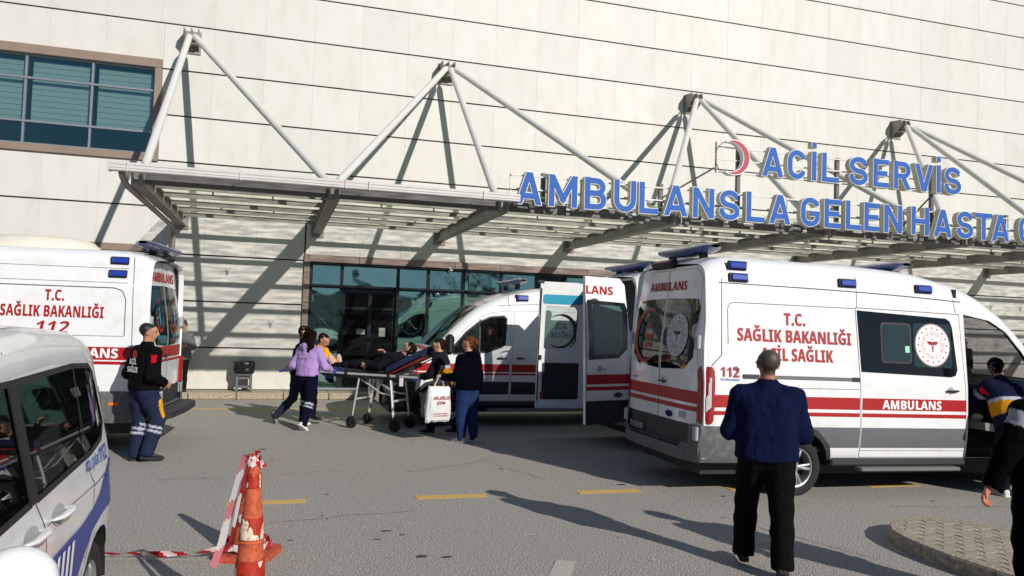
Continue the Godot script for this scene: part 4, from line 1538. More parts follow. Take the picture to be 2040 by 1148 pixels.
# options: low roof, right_open / left_open (front door ajar), tail (Array of two angles), no_tail_glass
func make_van(called: String, label: String, at: Vector3, turn_deg: float, o := {}) -> Array:
	var low: bool = o.get("low", false)
	var k := 0.875 if low else 1.0
	var bd := van_body(low, o.get("sprinter", false))
	var v := thing(called, label, "ambulance", at, deg_to_rad(turn_deg), "ambulances at the emergency entrance")
	v.rotation.z = deg_to_rad(o.get("pitch", 0.0))
	var arches := [circle(Vector2(1.21, 0.36), 0.44, 28), circle(Vector2(4.96, 0.36), 0.44, 28)]
	var win := front_win_poly(k)
	var door := front_door_poly(k)
	var slide := PackedVector2Array([Vector2(2.06, 0.46), Vector2(3.615, 0.46), Vector2(3.60, 1.3), Vector2(3.55, 1.3 + 0.94 * k), Vector2(2.0, 1.3 + 0.95 * k), Vector2(2.04, 1.3)])
	var g := G.new()
	for sg in [-1.0, 1.0]:
		var sidep := func(x, y): return bd.side(x, y, sg)
		var hs := arches + [door]
		if sg > 0 or o.get("left_slide", false): hs = hs + [slide]
		patch(g, bd.side_outline(0.44, -0.0, 5.93), hs, sidep, 0.16, 0.13, 0.0, sg < 0)
	# roof, with the windscreen left open
	var ws := PackedVector2Array()
	for q in [[4.20, -0.62], [4.20, 0.62], [4.45, 0.70], [4.75, 0.76], [5.0, 0.80], [5.07, 0.7], [5.10, 0.0], [5.07, -0.7], [5.0, -0.80], [4.75, -0.76], [4.45, -0.70]]:
		ws.append(Vector2(q[0], q[1]))
	var roofp := func(x, s): return bd.roof(x, s)
	patch(g, PackedVector2Array([Vector2(0.0, -1), Vector2(5.93, -1), Vector2(5.93, 1), Vector2(0.0, 1)]), [ws], roofp, 0.12, 0.1, 0.0, true)
	# nose
	for i in 20:
		var a := bd.roof(5.93, -1 + i * 0.1)
		var b := bd.roof(5.93, -1 + (i + 1) * 0.1)
		var c := Vector3(5.99, b.y * 0.9, b.z * 0.97)
		var d := Vector3(5.99, a.y * 0.9, a.z * 0.97)
		g.quad(a, b, c, d)
		g.quad(d, c, Vector3(5.99, 0.4, c.z), Vector3(5.99, 0.4, d.z))
	# tail frame round the doors
	var tz := func(y: float) -> float: return bd.wide(0.0, y) - 0.105
	var dl := PackedVector2Array()
	var dr := PackedVector2Array()
	var ytop := 1.3 + (2.62 - 1.3) * k
	var out := PackedVector2Array()
	var in_ := PackedVector2Array()
	var ys := [0.47, 0.8, 1.3, 1.3 + 0.5 * k, 1.3 + 0.9 * k, 1.3 + 1.12 * k, 1.3 + 1.22 * k]
	for y in ys: out.append(Vector2(bd.wide(0.0, y), y))
	out.append(Vector2(bd.wide(0.0, ytop) - 0.04, ytop))
	out.append(Vector2(0.72, bd.top_at(0.0) - 0.005))
	var mir := []
	for p in out: mir.append(Vector2(-p.x, p.y))
	mir.reverse()
	out.append_array(PackedVector2Array(mir))
	for y in ys: in_.append(Vector2(tz.call(y), y))
	in_.append(Vector2(tz.call(ytop) - 0.10, ytop))
	var half := in_.duplicate()
	mir = []
	for p in in_: mir.append(Vector2(-p.x, p.y))
	mir.reverse()
	in_.append_array(PackedVector2Array(mir))
	var tailp := func(z, y): return bd.tail(z, y)
	patch(g, out, [in_], tailp, 0.14, 0.16, 0.0, false)
	# fill between tail sheet and side and roof sheets
	for i in 40:
		for sg in [-1.0, 1.0]:
			var y0: float = lerp(0.80, bd.side_top(0.0), i / 40.0)
			var y1: float = lerp(0.80, bd.side_top(0.0), (i + 1) / 40.0)
			var a := bd.side(0.0, y0, sg)
			var b := bd.side(0.0, y1, sg)
			var c := bd.tail(sg * bd.wide(0, y1), y1)
			var d := bd.tail(sg * bd.wide(0, y0), y0)
			if sg < 0: g.quad(a, b, c, d)
			else: g.quad(d, c, b, a)
	for i in 20:
		var a := bd.roof(0.0, -1 + i * 0.1)
		var b := bd.roof(0.0, -1 + (i + 1) * 0.1)
		g.quad(a, b, bd.tail(b.z, b.y - 0.004), bd.tail(a.z, a.y - 0.004))
	part(v, "body", g, M.paint)

	# inner lining, cab walls and floor
	g = G.new()
	for sg in [-1.0, 1.0]:
		patch(g, bd.side_outline(0.46, 0.06, 5.2), arches + [win] + ([door] if (sg > 0 and o.get("right_open", false)) else []), func(x, y): return bd.side(x, y, sg), 0.25, 0.25, -0.05, sg < 0)
	patch(g, PackedVector2Array([Vector2(0.06, -1), Vector2(4.15, -1), Vector2(4.15, 1), Vector2(0.06, 1)]), [], roofp, 0.3, 0.15, -0.05, true)
	part(v, "lining", g, o.get("lining", M.lining))
	boxp(v, "floor", Vector3(2.9, 0.55, 0), Vector3(5.6, 0.06, 1.9), M.lining)
	boxp(v, "bulkhead", Vector3(3.5, 1.55, 0), Vector3(0.05, 2.0 * k, 1.85), M.lining)
	boxp(v, "underbody", Vector3(2.95, 0.36, 0), Vector3(5.7, 0.26, 1.5), M.black)
	g = G.new()
	g.box(Vector3(4.95, 1.05, 0), Vector3(0.5, 0.5, 1.6), 0.08)
	g.box(Vector3(4.75, 1.22, 0.0), Vector3(0.3, 0.2, 1.55), 0.06)
	part(v, "dashboard", g, M.lining)
	for z in [-0.5, 0.5]:
		g = G.new()
		g.box(Vector3(3.98, 0.95, z), Vector3(0.5, 0.18, 0.5), 0.06)
		g.box(Vector3(3.74, 1.32, z), Vector3(0.16, 0.68, 0.48), 0.06)
		g.box(Vector3(3.73, 1.72, z), Vector3(0.1, 0.18, 0.26), 0.04)
		part(v, "seat", g, M.seat)
	g = G.new()
	g.t = Transform3D(Basis(Vector3.BACK, 0.55), Vector3(4.5, 1.33, -0.5))
	for i in 20:
		var a := TAU * i / 20
		var b := TAU * (i + 1) / 20
		g.tube([Vector3(0, sin(a) * 0.19, cos(a) * 0.19), Vector3(0, sin(b) * 0.19, cos(b) * 0.19)], 0.014, 5, false)
	part(v, "steering_wheel", g, M.black)
	# windscreen
	g = G.new()
	patch(g, ws, [], roofp, 0.2, 0.2, -0.004, true)
	part(v, "windscreen", g, M.glass_screen)

	# front doors
	for sg in [-1.0, 1.0]:
		var open: bool = (sg > 0 and o.get("right_open", false))
		var inset := Geometry2D.offset_polygon(door, -0.005)[0]
		var hinge := Vector3(4.84, 0, sg * bd.wide(4.84, 1.0))
		g = G.new()
		g.t = Transform3D(Basis.IDENTITY, -hinge)
		patch(g, inset, [win] + arches, func(x, y): return bd.side(x, y, sg), 0.16, 0.13, 0.0, sg < 0)
		var d := part(v, "front_door", g, M.paint)
		d.position = hinge
		if open: d.rotation.y = deg_to_rad(72.0)
		var glassp := Geometry2D.offset_polygon(win, 0.006)[0]
		g = G.new()
		g.t = Transform3D(Basis.IDENTITY, -hinge)
		patch(g, glassp, [], func(x, y): return bd.side(x, y, sg), 0.3, 0.3, -0.006, sg < 0)
		part(d, "window", g, M.glass_clear if (o.get("right_open", false)) else M.glass_smoke)
		g = G.new()
		g.t = Transform3D(Basis.IDENTITY, -hinge)
		for p in Geometry2D.offset_polyline(PackedVector2Array(Array(win) + [win[0]]), 0.014, Geometry2D.JOIN_MITER, Geometry2D.END_BUTT):
			pass
		var wl := Array(win) + [win[0], win[1]]
		var inner := Geometry2D.offset_polygon(win, -0.016)[0]
		var outer := Geometry2D.offset_polygon(win, 0.012)[0]
		patch(g, outer, [inner], func(x, y): return bd.side(x, y, sg), 0.2, 0.1, 0.003, sg < 0)
		patch(g, PackedVector2Array([Vector2(4.21, 1.30), Vector2(4.24, 1.30), Vector2(4.23, 1.3 + 0.73 * k), Vector2(4.20, 1.3 + 0.74 * k)]), [], func(x, y): return bd.side(x, y, sg), 0.2, 0.3, 0.003, sg < 0)
		part(d, "seal", g, M.black)
		if not open:
			handle(d, Transform3D(Basis.IDENTITY, -hinge) * side_frame(bd, 3.80, 1.24, sg, 0.0), M.black)
		# inner face of an open door is dark trim
		g = G.new()
		g.t = Transform3D(Basis.IDENTITY, -hinge)
		patch(g, inset, [win] + arches, func(x, y): return bd.side(x, y, sg), 0.3, 0.3, -0.06, sg < 0)
		part(d, "trim", g, M.lining)
		# mirror
		g = G.new()
		g.t = Transform3D(Basis.IDENTITY, -hinge)
		g.box(Vector3(4.82, 1.48, sg * 1.20), Vector3(0.14, 0.36, 0.22), 0.05)
		g.tube([Vector3(4.78, 1.32, sg * 0.98), Vector3(4.82, 1.36, sg * 1.16)], 0.04, 6)
		part(d, "mirror", g, M.black)

	# sliding door
	if true:
		g = G.new()
		patch(g, Geometry2D.offset_polygon(slide, -0.008)[0], [], func(x, y): return bd.side(x, y, 1.0), 0.2, 0.13, 0.001, false)
		var sd := part(v, "sliding_door", g, M.paint)
		handle(sd, side_frame(bd, 3.38, 1.28, 1.0, 0.0), M.black)
		if o.get("left_slide", false):
			g = G.new()
			patch(g, Geometry2D.offset_polygon(slide, -0.005)[0], [], func(x, y): return bd.side(x, y, -1.0), 0.2, 0.13, 0.001, true)
			var sd2 := part(v, "sliding_door", g, M.paint)
			handle(sd2, side_frame(bd, 3.44, 1.24, -1.0, 0.0), M.black)

	# wheels, arches, sills
	for x in [1.21, 4.96]:
		for sg in [-1.0, 1.0]:
			make_wheel(v, Vector3(x, 0.345, sg * 0.865), 0.345, 0.24, sg, M.rim)
			g = G.new()
			var ap := circle(Vector2(x, 0.36), 0.47, 28)
			patch(g, PackedVector2Array([Vector2(x - 0.5, 0.44), Vector2(x + 0.5, 0.44), Vector2(x + 0.5, 0.9), Vector2(x - 0.5, 0.9)]), [circle(Vector2(x, 0.36), 0.42, 28)] + _outside(Vector2(x, 0.36), 0.49), func(a, b): return bd.side(a, b, sg), 0.1, 0.1, 0.012, sg < 0)
			part(v, "wheel_arch", g, M.cladding_dark)
			g = G.new()
			for i in 14:
				var a0 := PI * i / 14
				var a1 := PI * (i + 1) / 14
				var A := Vector3(x + cos(a0) * 0.43, 0.36 + sin(a0) * 0.43, sg * 0.99)
				var B := Vector3(x + cos(a1) * 0.43, 0.36 + sin(a1) * 0.43, sg * 0.99)
				var off := Vector3(0, 0, -sg * 0.4)
				g.quad(A, B, B + off, A + off)
			part(v, "wheel_well", g, M.lining)
	for sg in [-1.0, 1.0]:
		boxp(v, "sill", Vector3(3.08, 0.41, sg * 0.955), Vector3(2.8, 0.10, 0.09), M.cladding_dark, 0.02)
	return [v, bd, [arches, door, slide, win, half, k]]

func _outside(c: Vector2, r: float) -> Array:
	# what lies outside a circle, as wedges that can be cut away
	var o := []
	var k := 12
	for i in k:
		var a := TAU * i / k
		var b := TAU * (i + 1) / k
		o.append(PackedVector2Array([c + Vector2.from_angle(a) * r, c + Vector2.from_angle(a) * (r + 0.6), c + Vector2.from_angle(b) * (r + 0.6), c + Vector2.from_angle(b) * r]))
	return o

# the two tail doors, hinged at the corners; angles in degrees, opening outward
func tail_doors(v: Node3D, bd: Body, half: PackedVector2Array, k: float, ang: Array, o := {}) -> Array:
	var res := []
	for s in 2:
		var sg := -1.0 if s == 0 else 1.0      # left, right
		var poly := PackedVector2Array()
		for p in half: poly.append(Vector2(p.x * sg, p.y))
		poly.append(Vector2(sg * 0.004, half[half.size() - 1].y))
		poly.append(Vector2(sg * 0.004, half[0].y))
		if sg < 0: poly.reverse()
		if Geometry2D.is_polygon_clockwise(poly): poly.reverse()
		poly = Geometry2D.offset_polygon(poly, -0.004)[0]
		var hz: float = sg * (bd.wide(0, 1.3) - 0.105)
		var hinge := bd.tail(hz, 1.3)
		hinge.y = 0
		var T := Transform3D(Basis.IDENTITY, -hinge)
		var wy0: float = 1.3 + 0.13 * k
		var wy1: float = 1.3 + 0.95 * k
		var wp := PackedVector2Array([Vector2(sg * 0.03, wy0 - 0.03), Vector2(sg * 0.62, wy0), Vector2(sg * 0.80, wy0 + 0.14), Vector2(sg * 0.83, wy1 - 0.1), Vector2(sg * 0.78, wy1), Vector2(sg * 0.03, wy1 + 0.02)])
		if Geometry2D.is_polygon_clockwise(wp): wp.reverse()
		var pane := PackedVector2Array([Vector2(sg * 0.12, wy0 + 0.05), Vector2(sg * 0.60, wy0 + 0.06), Vector2(sg * 0.70, wy0 + 0.18), Vector2(sg * 0.71, wy1 - 0.12), Vector2(sg * 0.66, wy1 - 0.05), Vector2(sg * 0.12, wy1 - 0.04)])
		if Geometry2D.is_polygon_clockwise(pane): pane.reverse()
		var g := G.new()
		g.t = T
		var open: bool = abs(ang[s]) > 1.0
		patch(g, poly, [wp] if open else [], func(z, y): return bd.tail(z, y), 0.12, 0.12, 0.002, false)
		var d := part(v, "rear_door", g, M.paint)
		d.position = hinge
		d.rotation.y = deg_to_rad(ang[s]) * (1.0 if sg > 0 else -1.0)
		# black glass with a clearer pane in it
		g = G.new()
		g.t = T
		patch(g, wp, [pane] if open else [], func(z, y): return bd.tail(z, y), 0.15, 0.15, 0.005, false)
		part(d, "window", g, M.glass_dark)
		g = G.new()
		g.t = T
		patch(g, pane, [], func(z, y): return bd.tail(z, y), 0.3, 0.3, 0.006, false)
		part(d, "pane", g, o.get("pane", M.pane_tint))
		if open:
			# inner skin and edge, with the trim panel
			g = G.new()
			g.t = T
			patch(g, poly, [pane], func(z, y): return bd.tail(z, y) + Vector3(0.05, 0, 0), 0.12, 0.12, 0.0, true)
			for i in poly.size():
				var a := poly[i]
				var b := poly[(i + 1) % poly.size()]
				g.quad(bd.tail(a.x, a.y), bd.tail(b.x, b.y), bd.tail(b.x, b.y) + Vector3(0.05, 0, 0), bd.tail(a.x, a.y) + Vector3(0.05, 0, 0))
			part(d, "inner_skin", g, M.paint)
			g = G.new()
			g.t = T
			patch(g, rounded(min(sg * 0.10, sg * 0.76), 0.62, max(sg * 0.10, sg * 0.76), 1.24, 0.03), [], func(z, y): return bd.tail(z, y) + Vector3(0.056, 0, 0), 0.3, 0.3, 0.0, true)
			part(d, "trim_panel", g, M.cladding_dark)
		# lower dark panel
		g = G.new()
		g.t = T
		var lowp := PackedVector2Array([Vector2(sg * 0.004, 0.475), Vector2(sg * 0.88, 0.475), Vector2(sg * 0.90, 0.81), Vector2(sg * 0.004, 0.81)])
		if Geometry2D.is_polygon_clockwise(lowp): lowp.reverse()
		patch(g, lowp, [], func(z, y): return bd.tail(z, y), 0.2, 0.2, 0.006, false)
		part(d, "lower_panel", g, M.cladding_dark)
		for st in o.get("stripes", [[1.05, 1.19], [0.96, 1.015]]):
			g = G.new()
			g.t = T
			var sp := PackedVector2Array([Vector2(sg * 0.006, st[0]), Vector2(sg * 0.915, st[0]), Vector2(sg * 0.915, st[1]), Vector2(sg * 0.006, st[1])])
			if Geometry2D.is_polygon_clockwise(sp): sp.reverse()
			patch(g, sp, [], func(z, y): return bd.tail(z, y), 0.2, 0.3, 0.005, false)
			part(d, "stripe", g, M.red)
		# hinges
		g = G.new()
		g.t = T
		for y in [0.72, 1.75]:
			g = G.new()
			g.t = T
			g.box(bd.tail(sg * (bd.wide(0, y) - 0.07), y) + Vector3(-0.03, 0, 0), Vector3(0.05, 0.16, 0.09), 0.012)
			part(d, "hinge", g, M.recess)
		res.append([d, T])
	return res

func rear_bumper(v: Node3D, bd: Body) -> void:
	var g := G.new()
	var poly := PackedVector2Array([Vector2(-1.0, 0.40), Vector2(1.0, 0.40), Vector2(1.0, 0.60), Vector2(0.72, 0.60), Vector2(0.66, 0.54), Vector2(-0.66, 0.54), Vector2(-0.72, 0.60), Vector2(-1.0, 0.60)])
	patch(g, poly, [], func(z, y): return bd.tail(z, y) + Vector3(-0.08 + 0.06 * pow(abs(z), 4.0), 0, 0), 0.12, 0.1, 0.0, false)
	patch(g, PackedVector2Array([Vector2(-1.0, 0.0), Vector2(1.0, 0.0), Vector2(1.0, 0.12), Vector2(-1.0, 0.12)]), [], func(z, q): return bd.tail(z, 0.56) + Vector3(-0.08 + 0.06 * pow(abs(z), 4.0) + q, 0, 0), 0.2, 0.2, 0.0, true)
	for sg in [-1.0, 1.0]:
		patch(g, PackedVector2Array([Vector2(-0.05, 0.40), Vector2(0.70, 0.40), Vector2(0.78, 0.46), Vector2(0.80, 0.6), Vector2(0.80, 0.82), Vector2(-0.05, 0.82)]), [circle(Vector2(1.21, 0.36), 0.44, 28)], func(x, y): return bd.side(x, y, sg), 0.2, 0.12, 0.008, sg < 0)
		for i in 8:
			var y0 := 0.40 + i * 0.0525
			var a := bd.side(-0.05, y0, sg) + Vector3(0, 0, sg * 0.008)
			var b := bd.side(-0.05, y0 + 0.0525, sg) + Vector3(0, 0, sg * 0.008)
			var c := bd.tail(sg * 0.82, y0 + 0.0525) + Vector3(-0.045, 0, 0)
			var d := bd.tail(sg * 0.82, y0) + Vector3(-0.045, 0, 0)
			var ma := bd.tail(sg * 0.97, y0) + Vector3(-0.03, 0, sg * 0.02)
			var mb := bd.tail(sg * 0.97, y0 + 0.0525) + Vector3(-0.03, 0, sg * 0.02)
			if sg > 0:
				g.quad(d, ma, mb, c)
				g.quad(ma, a, b, mb)
			else:
				g.quad(c, mb, ma, d)
				g.quad(mb, b, a, ma)
	part(v, "rear_bumper", g, M.bumper)

func tail_lamps(v: Node3D, bd: Body, lens_split := true) -> void:
	for sg in [-1.0, 1.0]:
		var g := G.new()
		# outline in (angle round the corner, height): from the tail face round to the side
		var P := func(q: float, y: float, o: float) -> Vector3:
			var a := q * PI / 2
			return Vector3(0.075 - cos(a) * (0.125 + o), y, sg * (bd.wide(0.1, y) - 0.12 + sin(a) * (0.125 + o)))
		var secs := [[0.84, 0.12, 0.9], [0.87, 0.04, 1.02], [1.0, 0.03, 1.06], [1.3, 0.05, 1.08], [1.44, 0.10, 1.06], [1.48, 0.22, 0.92]]
		for i in secs.size() - 1:
			for j in 8:
				var A: Array = secs[i]
				var B: Array = secs[i + 1]
				var q := []
				for z in [[A, j], [A, j + 1], [B, j + 1], [B, j]]:
					q.append(P.call(lerp(z[0][1], z[0][2], z[1] / 8.0), z[0][0], 0.012 if (i > 0 and i < 4) else 0.008))
				if sg > 0: g.quad(q[0], q[1], q[2], q[3])
				else: g.quad(q[3], q[2], q[1], q[0])
		var o := part(v, "tail_lamp", g, M.red_lens)
		g = G.new()
		for j in 5:
			var lo: float = lerp(0.60, 0.88, j / 5.0)
			var hi: float = lerp(0.60, 0.88, (j + 1) / 5.0)
			var y0: float = lerp(0.97, 1.03, j / 5.0)
			var y1: float = lerp(0.97, 1.03, (j + 1) / 5.0)
			var t0: float = [1.14, 1.16, 1.30, 1.36, 1.36][j]
			var q := [P.call(lo, y0, 0.02), P.call(hi, y1, 0.02), P.call(hi, t0, 0.02), P.call(lo, t0, 0.02)]
			if sg > 0: g.quad(q[0], q[1], q[2], q[3])
			else: g.quad(q[3], q[2], q[1], q[0])
		part(o, "lens", g, M.clear_lens)


func stripes(v: Node3D, bd: Body, sg: float, spans: Array, bands: Array, arches: Array) -> void:
	for b in bands:
		for s in spans:
			on_side(bd, v, "stripe" if b[2] != M.cladding and b[2] != M.cladding_dark else "side_band", PackedVector2Array([Vector2(s[0], b[0]), Vector2(s[1], b[0]), Vector2(s[1], b[1]), Vector2(s[0], b[1])]), b[2], sg, 0.004, arches)

func make_fleet() -> void:
	M.glass_screen = mat(Color(0.10, 0.13, 0.12, 0.6), 0.02)
	M.glass_screen.transparency = BaseMaterial3D.TRANSPARENCY_ALPHA
	M.glass_black = mat(Color(0.03, 0.035, 0.04, 0.82), 0.015)
	M.glass_black.transparency = BaseMaterial3D.TRANSPARENCY_ALPHA
	M.glass_mint = mat(Color(0.36, 0.52, 0.46, 0.5), 0.03)
	M.glass_mint.transparency = BaseMaterial3D.TRANSPARENCY_ALPHA
	make_right_ambulance()
	make_open_ambulance()
	make_middle_ambulance()
	make_left_ambulance()
	make_call_car()

func make_right_ambulance() -> void:
	var r := make_van("ambulance", "white ambulance with closed rear doors standing behind the man in navy", Vector3(7.46, 0, 10.24), -1.1, {"right_open": true, "pitch": -0.8})
	var v: Node3D = r[0]
	var bd: Body = r[1]
	var arches: Array = r[2][0]
	var ds := tail_doors(v, bd, r[2][4], 1.0, [0, 0])
	rear_bumper(v, bd)
	tail_lamps(v, bd)
	stripes(v, bd, 1.0, [[0.10, 2.035], [2.07, 3.605]], [[1.03, 1.17, M.red], [0.945, 0.99, M.red]], [])
	stripes(v, bd, 1.0, [[0.80, 2.045], [2.07, 3.605]], [[0.58, 0.82, M.cladding]], arches)
	stripes(v, bd, -1.0, [[0.10, 3.62]], [[1.03, 1.17, M.red], [0.945, 0.99, M.red]], [])
	# pressed lines and gutters
	var g := G.new()
	var gl := []
	for i in 20: gl.append(Vector2(0.16 + i * 0.18, 2.445 - 0.05 * pow(i / 19.0, 3)))
	seam(v, bd, gl, 1.0, 0.005, 0.003)
	seam(v, bd, [Vector2(0.20, 2.50), Vector2(0.185, 1.62), Vector2(0.06, 1.49)], 1.0, 0.004, 0.003)
	seam(v, bd, [Vector2(0.27, 1.75), Vector2(0.27, 2.15), Vector2(0.30, 2.21), Vector2(0.36, 2.225), Vector2(1.99, 2.235)], 1.0, 0.0035, 0.002)
	seam(v, bd, [Vector2(2.03, 2.24), Vector2(2.03, 2.62)], 1.0, 0.003, 0.002)
	seam(v, bd, [Vector2(3.50, 2.25), Vector2(3.47, 2.42)], 1.0, 0.003, 0.002)
	seam(v, bd, [Vector2(0.84, 1.265), Vector2(2.03, 1.27)], 1.0, 0.0025, 0.002)
	seam(v, bd, [Vector2(2.07, 0.545), Vector2(3.60, 0.545)], 1.0, 0.0025, 0.002)
	# sliding door rail
	on_side(bd, v, "door_rail", rounded(0.45, 1.365, 2.035, 1.405, 0.006), M.cladding, 1.0, 0.008)
	on_side(bd, v, "rail_end", rounded(0.45, 1.36, 0.66, 1.41, 0.005), M.cladding_dark, 1.0, 0.010)
	on_side(bd, v, "rail_end", rounded(1.92, 1.36, 2.035, 1.41, 0.005), M.black, 1.0, 0.010)
	# side glass with two framed panes
	var w := PackedVector2Array([Vector2(2.06, 1.48), Vector2(3.38, 1.45), Vector2(3.45, 1.47), Vector2(3.48, 1.54), Vector2(3.43, 2.06), Vector2(3.40, 2.14), Vector2(3.34, 2.175), Vector2(2.025, 2.215)])
	var gw := on_side(bd, v, "side_window", w, M.glass_dark, 1.0, 0.006)
	var f1 := on_side(bd, gw, "pane_frame", rounded(2.35, 1.595, 2.80, 2.09, 0.05), M.black, 1.0, 0.009)
	on_side(bd, f1, "pane", rounded(2.375, 1.62, 2.775, 2.065, 0.04), M.pane_tint, 1.0, 0.011)
	on_side(bd, gw, "pane", rounded(2.83, 1.56, 3.40, 2.10, 0.04), M.pane_tint, 1.0, 0.0085)
	on_side(bd, gw, "latch", rounded(2.70, 1.73, 2.765, 1.81, 0.01), M.mint, 1.0, 0.013)
	badge(v, side_frame(bd, 3.11, 1.835, 1.0, 0.014), 0.265, M.white_letter, M.red_dark)
	# lettering
	lettering(v, "T.C.", side_frame(bd, 1.01, 1.99, 1.0), 0.29, 0.145, M.red_letter)
	lettering(v, "SAĞLIK BAKANLIĞI", side_frame(bd, 0.39, 1.79, 1.0), 1.54, 0.145, M.red_letter)
	lettering(v, "ACİL SAĞLIK", side_frame(bd, 0.69, 1.575, 1.0), 0.98, 0.145, M.red_letter)
	lettering(v, "112", side_frame(bd, 0.165, 1.375, 1.0), 0.24, 0.11, M.red_letter)
	lettering(v, "ACİL SAĞLIK MERKEZİ", side_frame(bd, 0.165, 1.335, 1.0), 0.24, 0.02, M.blue_letter)
	on_side(bd, v, "lettering", PackedVector2Array([Vector2(0.33, 1.455), Vector2(0.40, 1.44), Vector2(0.405, 1.475), Vector2(0.37, 1.495), Vector2(0.33, 1.485)]), M.blue_letter, 1.0, 0.007)
	lettering(v, "AMBULANS", side_frame(bd, 2.35, 1.045, 1.0, 0.008), 0.87, 0.105, M.white_letter)
	# blue flashers
	for q in [[0.40, 2.655], [0.415, 2.515], [1.90, 2.535], [3.02, 2.525]]:
		flasher(bd, v, q[0], q[1], 0.22, 0.075, 1.0)
	lightbar(v, 0.25, 2.865, 0.68)
	lightbar(v, 2.95, 2.815, 0.72)
	boxp(v, "side_step", Vector3(2.75, 0.335, 1.03), Vector3(1.45, 0.045, 0.14), M.step, 0.012)
	# high brake lamp
	g = G.new()
	g.t = Transform3D(Basis(Vector3.BACK, -0.35), Vector3(0.0, 2.70, -0.12))
	g.box(Vector3.ZERO, Vector3(0.14, 0.10, 0.60), 0.04)
	var bl := part(v, "brake_lamp", g, M.black)
	g = G.new()
	g.t = Transform3D(Basis(Vector3.BACK, -0.35), Vector3(0.0, 2.70, -0.12))
	g.box(Vector3(-0.065, 0.01, 0), Vector3(0.02, 0.03, 0.40), 0.006)
	part(bl, "lens", g, M.red_lens)
	# tail: lettering, badges, plate
	var D0: Node3D = ds[0][0]
	var D1: Node3D = ds[1][0]
	var T0: Transform3D = ds[0][1]
	var T1: Transform3D = ds[1][1]
	lettering(D0, "AMBU", T0 * tail_frame(bd, -0.52, 2.365), 0.50, 0.11, M.red_letter)
	lettering(D1, "LANS", T1 * tail_frame(bd, 0.015, 2.365), 0.46, 0.11, M.red_letter)
	badge(D1, T1 * tail_frame(bd, 0.40, 1.82, 0.010), 0.27, M.grey_paper, M.ink)
	crescent_sticker(D0, T0 * tail_frame(bd, -0.42, 1.80, 0.010), 0.36, M.red_dark)
	g = G.new()
	g.t = T0 * tail_frame(bd, -0.36, 1.80, 0.010)
	for q in [[-0.09, 0.10, 0.07, 0.16], [-0.11, -0.05, 0.11, 0.02], [-0.09, -0.15, 0.09, -0.09]]:
		g.prism(PackedVector2Array([Vector2(q[0], q[1]), Vector2(q[2], q[1]), Vector2(q[2], q[3]), Vector2(q[0], q[3])]), 0.0, 0.0)
	part(D0, "sticker", g, M.red_dark)
	lettering(D0, "TRANSIT", T0 * tail_frame(bd, -0.80, 1.235), 0.2, 0.022, M.ink)
	handle(D1, T1 * tail_frame(bd, 0.12, 1.25, 0.0), M.black)
	g = G.new()
	g.t = T1 * tail_frame(bd, 0.30, 0.875, 0.0)
	g.prism(circle(Vector2.ZERO, 0.085, 24, 0.04), 0.012, 0.01)
	part(D1, "nameplate", g, M.glass_dark)
	g = G.new()
	g.t = T1 * tail_frame(bd, 0.62, 0.90, 0.0)
	g.box(Vector3(0, 0, 0.006), Vector3(0.16, 0.075, 0.006), 0.002)
	part(D1, "label_plate", g, M.recess)
	number_plate(D0, T0 * tail_frame(bd, -0.60, 0.63, 0.008), "33 ACM 987", false)

func number_plate(parent: Node, fr: Transform3D, s: String, light := true) -> void:
	var g := G.new()
	g.box(Vector3(0, 0, 0.004), Vector3(0.52, 0.115, 0.008), 0.002)
	var o := part(parent, "number_plate", g, M.plate if light else M.cladding_dark)
	o.transform = fr
	lettering(o, s, Transform3D(Basis.IDENTITY, Vector3(-0.20, -0.036, 0.0095)), 0.42, 0.07, M.ink if light else M.recess)

